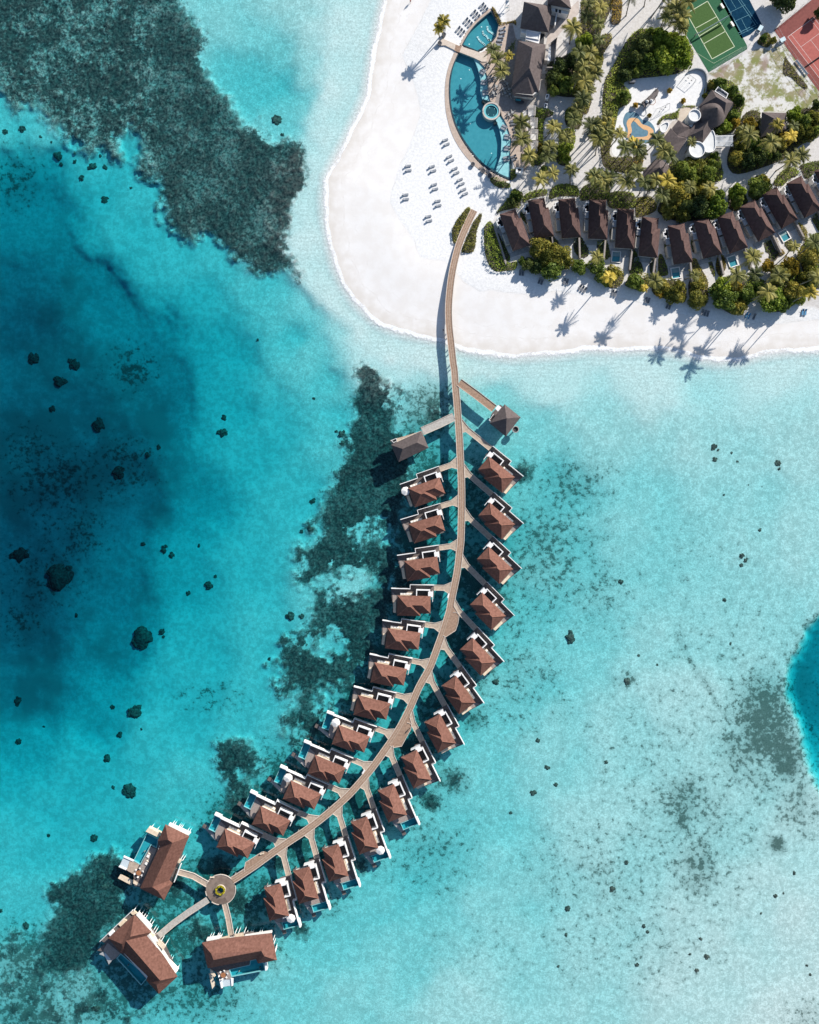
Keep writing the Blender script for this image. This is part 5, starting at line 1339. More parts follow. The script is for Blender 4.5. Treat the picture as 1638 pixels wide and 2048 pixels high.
roof_faces(mb, {'t': (px('I',710,1140), G+6.2), 'u': (px('I',840,1372), G+3.3), 'v': (px('I',790,1450), G+3.1), 'w': (px('I',500,1425), G+3.1), 'x': (px('I',470,1300), G+3.45)}, [('t','u','v'), ('t','v','w'), ('t','w','x')], 0.3, 'uvwx')
wpart(mb, 'porch_roof', M_ROOFG, r2, lo)
r3, part, _ = building('restaurant', 'dark-roofed building at the top edge above the restaurants', 'building', 'I',
    (1060,-150, 1290,-150, 1345,150, 1060,80), {'a': (1010,-180,4.4), 'b': (1300,-180,4.4), 'c': (1358,128,4.4), 'd': (1010,68,4.4), 'p': (1150,-100,8), 'q': (1160,-40,8)},
    [('a','b','p'), ('b','c','q','p'), ('c','d','q'), ('d','a','p','q')], 'abcd', 4.4, M_ROOFG)
part('service_wing', M_WHITE, pl('I', 1065,85, 1345,150, 1300,212, 1070,160), G, G+3.0)
part('door', M_DARK, pl('I', 1125,110, 1160,115, 1150,185, 1120,175), G+3.0, G+3.04)
part('door', M_DARK, pl('I', 1175,125, 1212,130, 1205,200, 1172,190), G+3.0, G+3.04)
o = sheet('service_yard', 'grey paved yard behind the restaurants', 'yard', pl('I', 1050,70, 1345,130, 1300,215, 1110,390, 1020,480, 1000,470, 1060,190), G-0.2, G+0.03, M_GREYDECK)
# the flat-roofed link between the two restaurants
loc = W(px('I', 800, 540), G); root = thing('kitchen_block', 'white flat-roofed block between the two restaurants', 'building', loc); part = px_parts(root, loc)
part('wall', M_WHITE, pl('I', 690,440, 905,480, 880,650, 680,590), G-0.2, G+3.3)
part('roof', mat('pale_membrane', (0.62, 0.64, 0.65), 0.6, (0.70, 0.71, 0.72), 0.9), pl('I', 705,455, 890,488, 872,580, 695,545), G+3.3, G+3.34)
mb = MB(); mb.strip([W(p, G+3.6)[:2] for p in pl('I', 697,447, 898,484, 876,585, 690,550)], 0.25, G+3.3, G+3.65, True); wpart(mb, 'parapet', M_WHITE, root, loc)
part('dark_bay', M_DARK, pl('I', 912,490, 965,480, 950,650, 885,640), G, G+1.2)
# the walled court east of the long restaurant
loc = W(px('I', 1050, 780), G); root = thing('walled_court', 'pale walled court with flat roofs east of the long restaurant', 'court', loc); part = px_parts(root, loc)
part('roof_slab', M_STONE, pl('I', 985,680, 1060,640, 1025,700, 1000,900, 960,895), G, G+2.9)
part('roof_slab', M_WHITE, pl('I', 1015,705, 1055,690, 1050,900, 1005,905), G, G+2.6)
part('yard', M_GREY, pl('I', 1060,680, 1155,560, 1135,700, 1110,920, 1055,905), G, G+0.1)
mb = MB(); mb.strip([W(p, G+2.4)[:2] for p in pl('I', 990,680, 1155,545, 1130,720, 1105,1000, 985,1000)], 0.2, G, G+2.4); wpart(mb, 'wall', M_STONE, root, loc)
sheet('paved_walk', 'pinkish paved walk curving past the restaurant court', 'path', pl('I', 1310,150, 1470,0, 1475,190, 1160,530, 985,690, 1010,480, 1110,395), G-0.2, G+0.05, mat('pink_paving', (0.44, 0.38, 0.34), 0.8, (0.52, 0.46, 0.42), 0.9), 'structure')
sheet('restaurant_terrace', 'grey paved apron along the south-east side of the restaurant', 'terrace', pl('I', 900,1100, 1010,1095, 985,1400, 960,1610, 690,1600, 700,1520, 790,1440, 880,1370), G-0.2, G+0.16, mat('apron', (0.36, 0.325, 0.29), 0.8, (0.43, 0.39, 0.35), 1))
for i, (x0, y0, x1, y1, x2, y2, x3, y3) in enumerate(((985,1400, 1030,1405, 1020,1470, 975,1465), (965,1535, 1010,1540, 1000,1610, 955,1600))):
    loc = W(px('I', x0, y0), G); root = thing('service_kiosk', 'small white service box beside the restaurant apron, %s of two' % ('upper' if i == 0 else 'lower'), 'kiosk', loc, 0, 'service boxes by the apron'); part = px_parts(root, loc)
    part('body', M_WHITE, pl('I', x0, y0, x1, y1, x2, y2, x3, y3), G, G+1.9)
    part('hatch', M_DARK, pl('I', x0+8, y0+12, x1-14, y1+12, x2-16, y2-16, x3+8, y3-14), G+1.9, G+1.94)
# bar counter and the black oval stage table on the terrace
loc = W(px('I', 572, 1485), G); root = thing('bar_counter', 'teal-topped bar counter at the porch of the long restaurant', 'counter', loc); part = px_parts(root, loc)
part('counter_front', M_DARK, pl('I', 534,1472, 606,1482, 602,1502, 532,1494), G, G+1.0)
part('counter_top', mat('teal_top', (0.03, 0.30, 0.36), 0.4, (0.04, 0.34, 0.40), 2), pl('I', 532,1468, 610,1480, 606,1504, 530,1494), G+1.0, G+1.06)
c = W(px('I', 588, 1532), G+0.14); o = thing('oval_table', 'black oval table on the grey terrace below the bar', 'table', c)
mb = MB(); n = 24; mb.prism([(1.55*math.cos(2*math.pi*i/n), 0.7*math.sin(2*math.pi*i/n)-0.15*math.cos(2*math.pi*i/n)) for i in range(n)], 0.72, 0.8); mb.build('tabletop', M_DARK, o)
mb = MB(); mb.cyl(0, 0, 0, 0.72, 0.3, n=10); mb.build('pedestal', M_DARK, o)

TB = {}
def cafe_table(k, x, y, label, m=None):
    c = W(px(k, x, y), G+0.14)
    o = thing('cafe_table', label, 'table', c, 0, 'small tables on the restaurant terrace')
    if not TB:
        mb = MB(); mb.cyl(0, 0, 0.7, 0.75, 0.42, n=14); TB['t'] = mb.build('tabletop', M_GREY, o)
        mb = MB(); mb.cyl(0, 0, 0, 0.7, 0.05, n=6); TB['p'] = mb.build('pedestal', M_DARK, o)
        for i in range(4):
            a = i*math.pi/2+0.5; mb = MB(); x0, y0 = 0.72*math.cos(a), 0.72*math.sin(a); mb.box(x0-0.2, y0-0.2, 0.0, x0+0.2, y0+0.2, 0.45); mb.box(x0*1.28-0.1, y0*1.28-0.1, 0.45, x0*1.28+0.1, y0*1.28+0.1, 0.85); TB['c%d' % i] = mb.build('stool', mat('stool_weave', (0.30, 0.29, 0.27), 0.8, (0.42, 0.40, 0.38), 3), o)
    else:
        for q in TB.values():
            d = q.copy(); COL.objects.link(d); d.parent = o
tabs = [('I',350,1190),('I',400,1260),('I',350,1335),('I',430,1340),('I',500,1380),('I',495,1450),('I',440,1415),('I',370,1400),('I',120,970),('I',225,1170),('I',200,1400),('I',240,1300),('K',480,345),('K',430,380)]
for i, (k, x, y) in enumerate(tabs):
    cafe_table(k, x, y, 'small round table with stools on the pool terrace, %s counting from the restaurant porch' % (ORD[i]) )
for i, (x, y) in enumerate(((1073,868),(1087,960),(1090,1048),(1090,1135))):
    c = W(px('A', x, y), G)
    root = thing('cabana', 'slatted white pergola cabana beside the hedge, %s from the top' % ORD[i], 'cabana', c, R(-3), 'slatted cabanas along the pool deck')
    if i == 0:
        CB = []
        for sx in (-1, 1):
            for sy in (-1, 1):
                mb = MB(); mb.box(sx*1.15-0.07, sy*1.45-0.07, 0, sx*1.15+0.07, sy*1.45+0.07, 2.5); CB.append(mb.build('post', M_RAIL, root))
        for s in (-1, 1):
            mb = MB(); mb.box(s*1.15-0.08, -1.6, 2.5, s*1.15+0.08, 1.6, 2.68); CB.append(mb.build('beam', M_RAIL, root))
        mb = MB()
        for j in range(9): mb.box(-1.3, -1.55+j*0.385-0.07, 2.68, 1.3, -1.55+j*0.385+0.07, 2.76)
        CB.append(mb.build('slats', mat('grey_slats', (0.46, 0.44, 0.42), 0.7, (0.54, 0.52, 0.5), 3), root))
        mb = MB(); mb.box(-0.85, -1.0, 0.15, 0.85, 1.0, 0.5); CB.append(mb.build('daybed', M_CANVAS, root))
        mb = MB(); mb.box(-1.3, -1.65, 0.0, 1.3, 1.65, 0.15); CB.append(mb.build('platform', M_GREYDECK, root))
    else:
        for q in CB:
            d = q.copy(); COL.objects.link(d); d.parent = root
# the little white pool hut at the lower tip of the terrace
loc = W(px('K', 590, 1190), G); root = thing('pool_hut', 'small grey-white hut at the lower end of the pool terrace', 'hut', loc); part = px_parts(root, loc)
part('wall', M_WHITE, pl('K', 540,1150, 650,1160, 635,1240, 535,1225), G, G+1.8)
part('roof_hatch', M_DARK, pl('K', 565,1170, 615,1175, 610,1205, 562,1200), G+1.8, G+1.84)
mb = MB()
for i in range(7):
    a = W(px('K', 570+i*14, 1130-i*5), G+2.2); b = W(px('K', 590+i*12, 1160-i*3), G+2.2); mb.bar(a[:2], b[:2], 0.12, G+2.1, G+2.2)
wpart(mb, 'slatted_canopy', M_RAIL, root, loc)
# lifeguard chair and its white frame on the beach at the top
c = W(px('I', 395, 105), G); o = thing('lifeguard_chair', 'tall white lifeguard chair on the sand above the fan pool', 'chair', c)
for sx in (-0.7, 0.7):
    for sy in (-0.7, 0.7):
        mb = MB(); mb.tube([(sx*1.4, sy*1.4, 0), (sx*0.7, sy*0.7, 2.3)], 0.07, 6); mb.build('leg', M_WHITE, o)
mb = MB(); mb.box(-0.6, -0.6, 2.2, 0.6, 0.6, 2.35); mb.build('seat', M_WHITE, o)
mb = MB(); mb.box(-0.6, 0.5, 2.35, 0.6, 0.62, 3.2); mb.build('backrest', M_WHITE, o)
mb = MB(); mb.box(-0.5, -1.0, 1.1, 0.5, -0.7, 1.2); mb.build('footrest', M_GLASS, o)

# ================================================================== KIDS' CLUB
def kids_club():
    k = 'B'; loc = W(px(k, 750, 980), G)
    root = thing('kids_club', 'kids club with cone roof, gabled grey roofs and round white towers', 'building', loc); part = px_parts(root, loc)
    def rf(name, v, faces, ring, m=M_ROOFG, e=0.3):
        mb = MB(); roof_faces(mb, {q: (px(k, x, y), G+h) for q, (x, y, h) in v.items()}, faces, e, ring); wpart(mb, name, m, root, loc)
    part('wall', M_WALLP, pl(k, 535,965, 580,930, 640,960, 740,910, 730,820, 830,700, 965,785, 920,870, 905,930, 840,960, 750,1075, 640,1050, 565,1160, 520,1110, 470,1055), G-0.2, G+3.2)
    # north-east hipped block behind the cone
    rf('roof', {'a': (825,685,3.4), 'b': (985,782,3.4), 'c': (905,940,3.4), 'd': (720,815,3.4), 'p': (855,738,6.4), 'q': (930,782,6.4)}, [('a','b','q','p'), ('b','c','q'), ('c','d','p','q'), ('d','a','p')], 'abcd')
    # cone
    c = W(px(k, 826, 870), G+4.0); ap = W(px(k, 862, 808), G+8.8)
    mb = MB(); n = 40; r = 4.35
    rim = [(c[0]+r*math.cos(2*math.pi*i/n), c[1]+r*math.sin(2*math.pi*i/n), G+4.0) for i in range(n)]
    lo = [(x, y, G+3.6) for x, y, _ in rim]
    mb.add([(c[0], c[1], G+8.8)]+rim+lo, [(0, 1+i, 1+(i+1) % n) for i in range(n)]+[(1+i, 1+(i+1) % n, 1+n+(i+1) % n, 1+n+i) for i in range(n)])
    o = wpart(mb, 'cone_roof', M_ROOFG, root, loc)
    # gabled roofs running south-west
    rf('roof', {'a': (690,925,3.3), 'b': (765,905,3.6), 'c': (818,878,5.8), 'd': (842,965,3.3), 'e': (752,1088,3.3), 'f': (632,1045,3.3), 'g': (757,985,6.3)}, [('a','b','c','g','f'), ('c','d','e','g'), ('e','f','g')], ['a','b','c','d','e','f'])
    rf('roof', {'a': (518,975,3.2), 'b': (567,915,3.2), 'c': (668,970,3.2), 'd': (642,1048,3.2), 'e': (556,1032,4.6), 'f': (606,962,5.2)}, [('a','b','f','e'), ('b','c','f'), ('c','d','e','f'), ('d','a','e')], 'abcd')
    rf('roof', {'a': (455,1050,3.2), 'b': (508,975,3.2), 'c': (635,1055,3.2), 'd': (558,1172,3.2), 'e': (513,1115,4.7), 'f': (565,1045,5.0)}, [('a','b','f','e'), ('b','c','f'), ('c','d','e','f'), ('d','a','e')], 'abcd')
    # round towers
    for x, y, rr, h in ((690,880,2.0,4.6), (708,1140,2.65,4.8)):
        c = W(px(k, x, y), G+h); mb = MB(); mb.cyl(c[0], c[1], G-0.2, G+h-0.2, rr, n=36); o = wpart(mb, 'tower', mat('tower_render', (0.60, 0.61, 0.60), 0.7, (0.68, 0.69, 0.68), 0.6), root, loc)
        mb = MB(); mb.ring(c[0], c[1], G+h-0.3, G+h+0.25, rr+0.06, rr-0.16); o2 = mb.build('parapet', M_WHITE, None, loc); o2.location = (0, 0, 0); o2.parent = o
    an = smooth_poly(pl(k, 745,1085, 800,1020, 825,995, 845,1040, 845,1130, 810,1160, 765,1150), 3)
    part('annex', MATS['tower_render'], an, G-0.2, G+3.0)
    mb = MB(); mb.strip([W(p, G+3.0)[:2] for p in an], 0.22, G+2.9, G+3.3, True); wpart(mb, 'parapet', M_WHITE, root, loc)
    ov = smooth_poly(pl(k, 430,960, 470,935, 490,945, 480,985, 455,1010, 430,995), 3)
    part('oval_room', MATS['tower_render'], ov, G-0.2, G+2.4)
    mb = MB(); mb.strip([W(p, G+2.4)[:2] for p in ov], 0.25, G+2.3, G+2.75, True); wpart(mb, 'parapet', M_WHITE, root, loc)
    mb = MB(); mb.strip([W(p, G+4)[:2] for p in pl(k, 870,662, 945,715, 930,750, 845,695)], 0.2, G+3.3, G+4.1, True); wpart(mb, 'plant_enclosure', M_WHITE, root, loc)
    part('rooftop_units', M_GREYD, pl(k, 868,675, 935,718, 925,740, 855,697), G+3.3, G+3.7)
    return root
kids_club()
sheet('round_terrace', 'sand-coloured round terrace at the kids club', 'terrace', smooth_poly(pl('B', 560,870, 575,835, 620,817, 665,825, 690,860, 600,935, 565,925), 3), G-0.2, G+0.12, mat('sandstone', (0.52, 0.44, 0.35), 0.8, (0.58, 0.50, 0.41), 1))
sheet('kids_terrace', 'pale terrace along the kids club towards the small pool', 'terrace', pl('B', 440,1040, 520,925, 560,915, 560,960, 455,1060), G-0.2, G+0.1, M_STONE)
# white pergola at the kids club entrance
loc = W(px('B', 915, 1075), G); root = thing('entrance_pergola', 'white slatted entrance pergola right of the kids club towers', 'pergola', loc); 
mb = MB()
for i in range(15):
    a = W(px('B', 848+i*9.3, 1036-i*0.2), G+2.6); b = W(px('B', 846+i*9.6, 1112), G+2.6); mb.bar(a[:2], b[:2], 0.16, G+2.55, G+2.65)
wpart(mb, 'slats', mat('white_slats', (0.62, 0.66, 0.70), 0.6, (0.70, 0.73, 0.76), 2), root, loc)
for q in ((845,1036, 985,1034), (845,1075, 986,1075), (845,1112, 986,1112)):
    mb = MB(); mb.bar(W(px('B', q[0], q[1]), G+2.5)[:2], W(px('B', q[2], q[3]), G+2.5)[:2], 0.2, G+2.38, G+2.54); wpart(mb, 'beam', M_WHITE, root, loc)
for x, y in ((850,1040),(850,1108),(980,1040),(980,1108)):
    w = W(px('B', x, y), G+1); mb = MB(); mb.cyl(w[0], w[1], G, G+2.4, 0.09, n=6); wpart(mb, 'post', M_WHITE, root, loc)
sheet('pergola_floor', 'grey-blue paving under the entrance pergola', 'paving', pl('B', 840,1036, 985,1036, 985,1115, 850,1115), G-0.2, G+0.06, M_GREY)
building('garden_hut', 'brown-roofed hut in the palms below the kids club', 'hut', 'B', (330,1290, 425,1215, 480,1262, 470,1340, 325,1340), {'a': (298,1300,2.8), 'b': (420,1200,2.8), 'c': (495,1260,2.8), 'd': (480,1352,2.8), 'e': (305,1352,2.8), 'p': (425,1275,4.8)}, [('a','b','p'), ('b','c','p'), ('c','d','p'), ('d','e','p'), ('e','a','p')], 'abcde', 2.8, M_ROOFG)
building('garden_hut', 'square grey-roofed hut among bushes right of the kids club', 'hut', 'B', (1220,870, 1375,875, 1370,965, 1215,1025), {'a': (1205,855,3.2), 'b': (1391,860,3.2), 'c': (1386,985,3.2), 'd': (1195,1045,3.2), 'p': (1290,900,6.4)}, [('a','b','p'), ('b','c','p'), ('c','d','p'), ('d','a','p')], 'abcd', 3.2, M_ROOFG)
# sand play yard wall and the little heart-shaped splash pool
sheet('play_yard', 'white sand play yard beside the kids club', 'yard', smooth_poly(pl('B', 150,640, 215,595, 400,570, 560,570, 640,545, 700,530, 755,550, 775,600, 765,700, 745,770, 700,800, 610,800, 540,850, 440,880, 400,950, 420,1000, 390,1100, 330,1110, 250,1150, 110,1195, 60,1160, 70,1060, 100,900, 115,830, 190,790, 212,740), 3), G-0.1, G+0.02, mat('play_sand', (0.68, 0.68, 0.67), 0.9, (0.76, 0.76, 0.75), 1.2), 'structure')
o = MB().strip([W(p, G)[:2] for p in smooth_line(pl('B', 640,548, 700,530, 755,548, 778,600, 770,690, 755,760), 4)], 0.3, G-0.2, G+1.0).build('yard_wall', mat('yard_wall_grey', (0.26, 0.28, 0.30), 0.8, (0.34, 0.36, 0.37), 1), loc=W(px('B', 640, 548), G)); tag(o, 'low dark wall curving round the corner of the play yard', 'wall')
loc = W(px('B', 270, 980), G); root = thing('splash_pool', 'blue clover-shaped splash pad with an orange band at the kids club', 'splash pool', loc); part = px_parts(root, loc)
blue = smooth_poly(pl('B', 150,900, 170,860, 210,850, 255,865, 290,910, 345,925, 385,975, 385,1040, 350,1085, 270,1085, 190,1070, 160,1040, 165,985, 148,940), 4)
part('pad', mat('blue_rubber', (0.075, 0.17, 0.235), 0.7, (0.10, 0.21, 0.28), 1.5), blue, G-0.1, G+0.08)
band_o = smooth_line(pl('B', 175,1050, 182,990, 172,940, 190,905, 225,897, 262,907, 290,945, 335,960, 375,990, 372,1035, 340,1065, 270,1062, 215,1068), 4)
band_i = smooth_line(pl('B', 185,1055, 212,1000, 205,950, 222,925, 240,930, 262,955, 300,985, 332,995, 332,1030, 300,1042, 240,1045, 222,1058), 4)
part('orange_band', mat('orange_rubber', (0.62, 0.36, 0.17), 0.7, (0.68, 0.41, 0.21), 2), band_o+band_i[::-1], G+0.06, G+0.10)
# playground equipment in the yard
loc = W(px('B', 345, 750), G); root = thing('climbing_frame', 'dark climbing frame with slide in the play yard', 'climbing frame', loc); part = px_parts(root, loc)
for q, h in ((((330,745, 385,690, 400,735, 345,790)), 2.4), (((372,700, 400,675, 420,690, 405,735)), 1.7), (((285,780, 330,745, 350,770, 310,825)), 1.6)):
    part('platform', mat('play_timber', (0.10, 0.085, 0.08), 0.8, (0.17, 0.15, 0.14), 3), pl('B', *q), G+h-0.15, G+h)
for x, y in ((333,748),(385,693),(398,735),(345,785),(405,680),(290,785),(310,820)):
    w = W(px('B', x, y), G+2); mb = MB(); mb.cyl(w[0], w[1], G, G+3.2, 0.11, n=6); wpart(mb, 'post', M_DARK, root, loc)
mb = MB(); a, b = W(px('B', 300, 800), G+1.6), W(px('B', 278, 790), G+0.2); mb.add([(a[0], a[1]-0.4, a[2]), (a[0], a[1]+0.4, a[2]), (b[0]-1, b[1]+0.4, b[2]), (b[0]-1, b[1]-0.4, b[2])], [(0,1,2,3)]); wpart(mb, 'slide', M_GLASS, root, loc)
for x, y in ((362,762),(330,768)):
    w = W(px('B', x, y), G+3); mb = MB(); mb.cyl(w[0], w[1], G+2.6, G+3.3, 0.55, 0.05, 12); wpart(mb, 'little_roof', M_WHITE, root, loc)
mb = MB(); mb.tube([W(px('B', x, y), G+2.2) for x, y in ((385,735),(392,780),(375,800),(350,795))], 0.09, 6); wpart(mb, 'rail', M_TEAK, root, loc)
c = W(px('B', 210, 628), G); o = thing('play_hut', 'small dark box-like play hut at the yard hedge', 'hut', c)
mb = MB(); mb.box(-0.9, -0.5, 0, 0.9, 0.5, 1.2); mb.build('wall', M_DARK, o); mb = MB(); mb.box(-1.0, -0.6, 1.2, 1.0, 0.6, 1.32); mb.build('roof', M_GREYD, o)
def swing(k, x, y, rot, label):
    c = W(px(k, x, y), G); o = thing('swing_set', label, 'swing set', c, rot, 'thin metal play frames in the yard')
    for s in (-1, 1):
        for t in (-1, 1):
            mb = MB(); mb.tube([(s*2.0, t*1.0, 0), (s*1.7, 0, 2.6)], 0.05, 5); mb.build('leg', M_GREY, o)
    mb = MB(); mb.tube([(-1.8, 0, 2.6), (1.8, 0, 2.6)], 0.06, 5); mb.build('top_bar', M_GREY, o)
    for s in (-0.7, 0.7):
        mb = MB(); mb.box(s-0.25, -0.12, 0.5, s+0.25, 0.12, 0.55); st = mb.build('seat', M_DARK, o)
        mb = MB(); mb.tube([(s-0.2, 0, 0.55), (s-0.2, 0, 2.6)], 0.02, 4); mb.tube([(s+0.2, 0, 0.55), (s+0.2, 0, 2.6)], 0.02, 4); mb.build('rope', M_GREY, st)
swing('B', 650, 610, R(-35), 'thin metal swing set near the upper right of the play yard')
swing('B', 450, 830, R(25), 'thin brown swing set near the splash pad')
# ================================================================== SPORTS COURTS
def court(k, name, label, base, m, line_m, lines, border=None):
    loc = W(px(k, *base[0]), G); root = thing(name, label, 'court', loc); part = px_parts(root, loc)
    part('surface', m, [px(k, *p) for p in base], G-0.1, G+0.05)
    if border: part('playing_area', border[1], [px(k, *p) for p in border[0]], G+0.04, G+0.054)
    for q in lines:
        a, b = W(px(k, q[0], q[1]), G)[:2], W(px(k, q[2], q[3]), G)[:2]
        mb = MB(); mb.bar(a, b, q[4] if len(q) > 4 else 0.11, G+0.055, G+0.062); wpart(mb, 'line', line_m, root, loc)
    return root, part, loc
gl = mat('court_line_cream', (0.55, 0.60, 0.42), 0.7)
r, part, loc = court('N', 'sports_field', 'green artificial turf court with cream lines', [(-60,-260),(330,-260),(760,560),(760,600),(290,885),(0,400)], mat('turf_dark', (0.02, 0.10, 0.045), 0.9, (0.03, 0.125, 0.06), 2), gl,
    [(20,165,275,15,.22),(275,15,605,570,.2),(605,570,330,722,.22),(330,722,20,165,.22),(118,352,385,205,.2),(172,443,400,300,.18),(225,538,495,382,.2),(40,585,350,775,.07),(350,775,700,580,.06)],
    ([(20,165),(275,15),(605,570),(330,722)], mat('turf_light', (0.045, 0.10, 0.022), 0.9, (0.06, 0.125, 0.03), 2)))
mb = MB(); mb.bar(W(px('N',150,415), G+2)[:2], W(px('N',530,195), G+2)[:2], 0.05, G+1.3, G+2.3); wpart(mb, 'net', M_NET, r, loc)
for x, y in ((140,422),(545,190)):
    w = W(px('N', x, y), G+1); mb = MB(); mb.cyl(w[0], w[1], G, G+2.5, 0.06, n=6); wpart(mb, 'net_post', M_WHITE, r, loc)
bl = mat('court_line_pale_blue', (0.14, 0.36, 0.42), 0.7)
court('N', 'badminton_court', 'dark blue badminton court with pale lines between turf and tennis', [(400,-60),(760,-60),(940,300),(800,420),(690,470),(560,240)], mat('court_blue', (0.003, 0.03, 0.065), 0.9, (0.006, 0.042, 0.085), 1, spec=0.04), bl,
    [(470,0,690,400,.1),(610,-60,865,310,.1),(640,-60,885,290,.08),(540,155,740,60,.08),(600,265,785,180,.08),(650,405,860,300,.1),(665,425,880,320,.08),(690,235,770,390,.08),(560,0,620,100,.07),(530,100,670,380,.07)])
rl = mat('court_line_white', (0.66, 0.60, 0.57), 0.7)
r, part, loc = court('N', 'tennis_court', 'red clay-coloured tennis court at the upper right corner', [(1090,370),(1560,-10),(1700,-80),(2300,700),(2100,1100),(1700,1200)], mat('court_red', (0.17, 0.04, 0.033), 0.75, (0.215, 0.055, 0.045), 1.2), rl,
    [(1255,452,1575,215,.12),(1255,452,1760,1110,.1),(1300,425,1800,1080,.09),(1575,215,2080,870,.1),(1540,243,2040,890,.09),(1412,578,1665,392,.09),(1535,490,1790,820,.09)],
    ([(1255,452),(1575,215),(2080,870),(1760,1110)], mat('court_red_light', (0.34, 0.085, 0.068), 0.75, (0.40, 0.105, 0.085), 1.2)))
mb = MB(); mb.bar(W(px('N',1450,830), G)[:2], W(px('N',1800,590), G)[:2], 0.1, G+0.06, G+1.0); wpart(mb, 'net', M_DARK, r, loc)
def mesh_fence(k, pts, label, h=3.0, gap=2.6):
    w = [W(px(k, *p), G)[:2] for p in pts]; loc = (*w[0], G); root = thing('court_fence', label, 'fence', loc, 0, 'thin mesh fences round the courts')
    for i in range(len(w)-1):
        l = math.dist(w[i], w[i+1]); n = max(int(l/gap), 1)
        for j in range(n+1):
            x = w[i][0]+(w[i+1][0]-w[i][0])*j/n; y = w[i][1]+(w[i+1][1]-w[i][1])*j/n
            mb = MB(); mb.cyl(x, y, G, G+h, 0.04, n=5); wpart(mb, 'post', M_GREY, root, loc)
    mb = MB()
    for z in (0.1, h/2, h): 
        for i in range(len(w)-1): mb.bar(w[i], w[i+1], 0.04, G+z-0.03, G+z)
    wpart(mb, 'rails', M_GREY, root, loc)
mesh_fence('N', [(290,885),(760,585)], 'thin wire fence along the lower end of the turf court')
mesh_fence('N', [(1090,365),(1560,-15)], 'thin wire fence along the upper side of the tennis court')
mesh_fence('N', [(1090,370),(1215,610),(1640,1180)], 'thin wire fence along the left side of the tennis court')
for i in range(9):
    pass
c0 = px('N', 1350, 745); c1 = px('N', 1485, 920)
for i in range(4):
    p = (c0[0]+(c1[0]-c0[0])*(i+0.5)/4, c0[1]+(c1[1]-c0[1])*(i+0.5)/4); c = W(p, G)
    o = thing('bench', 'white bench at the tennis court side, %s from the top' % ORD[i], 'bench', c, R(-52), 'white benches in line at the tennis court')
    mb = MB(); mb.box(-0.8, -0.28, 0.4, 0.8, 0.28, 0.48); mb.build('seat', M_WHITE, o)
    mb = MB(); mb.box(-0.8, 0.22, 0.48, 0.8, 0.28, 0.85); mb.build('backrest', M_WHITE, o)
    for s in (-0.6, 0.6):
        mb = MB(); mb.box(s-0.04, -0.25, 0, s+0.04, 0.25, 0.4); mb.build('leg', M_GREY, o)
for i, (x, y, lab) in enumerate(((450,80,'upper'), (573,300,'lower'))):
    c = W(px('N', x, y), G); o = thing('bench', 'white bench with tan side between turf and blue court, %s one' % lab, 'bench', c, R(-58), 'benches between the courts')
    mb = MB(); mb.box(-0.9, -0.4, 0.35, 0.9, 0.4, 0.45); mb.build('seat', M_WHITE, o); mb = MB(); mb.box(-0.9, -0.5, 0.0, 0.9, -0.4, 0.8); mb.build('backrest', M_CREAM, o)
    for s in (-0.7, 0.7):
        mb = MB(); mb.box(s-0.05, -0.3, 0, s+0.05, 0.3, 0.35); mb.build('leg', M_GREY, o)
BG = {}
def buggy(k, x, y, rot, label):
    c = W(px(k, x, y), G); o = thing('golf_buggy', label, 'golf buggy', c, rot, 'golf buggies')
    if not BG:
        mb = MB(); mb.box(-1.2, -0.6, 0.25, 1.2, 0.6, 0.7); mb.box(0.7, -0.55, 0.7, 1.15, 0.55, 1.0); BG['body'] = mb.build('body', M_WHITE, o)
        mb = MB(); mb.box(-1.1, -0.65, 1.85, 0.8, 0.65, 1.93); BG['roof'] = mb.build('roof', mat('buggy_roof', (0.45, 0.58, 0.62), 0.5, (0.5, 0.63, 0.66), 2), o)
        mb = MB(); mb.box(-0.6, -0.5, 0.7, 0.1, 0.5, 0.95); mb.box(-0.75, -0.5, 0.9, -0.6, 0.5, 1.35); BG['seat'] = mb.build('seat', M_DARK, o)
        for sx in (-1.05, 0.75):
            for sy in (-0.6, 0.6):
                mb = MB(); mb.cyl(sx, sy, 0.95, 1.85, 0.03, n=5); BG['p%s%s' % (sx, sy)] = mb.build('post', M_GREY, o)
        for sx in (-0.8, 0.8):
            for sy in (-0.62, 0.62):
                mb = MB(); n = 12; vs = [(sx+0.24*math.cos(2*math.pi*i/n), sy+d, 0.24+0.24*math.sin(2*math.pi*i/n)) for d in (-0.08, 0.08) for i in range(n)]
                mb.add(vs, [tuple(range(n)), tuple(range(n, 2*n))]+[(i, (i+1) % n, n+(i+1) % n, n+i) for i in range(n)]); BG['w%s%s' % (sx, sy)] = mb.build('wheel', M_DARK, o)
    else:
        for q in BG.values():
            d = q.copy(); COL.objects.link(d); d.parent = o
buggy('N', 1172, 515, R(30), 'white and pale blue golf buggy parked beside the tennis court')
buggy('N', 900, 375, R(60), 'pale golf buggy parked at the corner of the blue court')
buggy('K', 1628, 640, R(0), 'pale golf buggy on the sandy road east of the pool')
# ================================================================== PLANTS
def np_mesh(name, V, F, m, smooth=False):
    me = bpy.data.meshes.new(name)
    V = np.asarray(V, np.float32); F = np.asarray(F, np.int32)
    me.vertices.add(len(V)); me.vertices.foreach_set('co', V.ravel())
    k = F.shape[1]
    me.loops.add(F.size); me.loops.foreach_set('vertex_index', F.ravel())
    me.polygons.add(len(F)); me.polygons.foreach_set('loop_start', np.arange(0, F.size, k, dtype=np.int32)); me.polygons.foreach_set('loop_total', np.full(len(F), k, np.int32))
    me.materials.append(m); me.update(calc_edges=True)
    return me

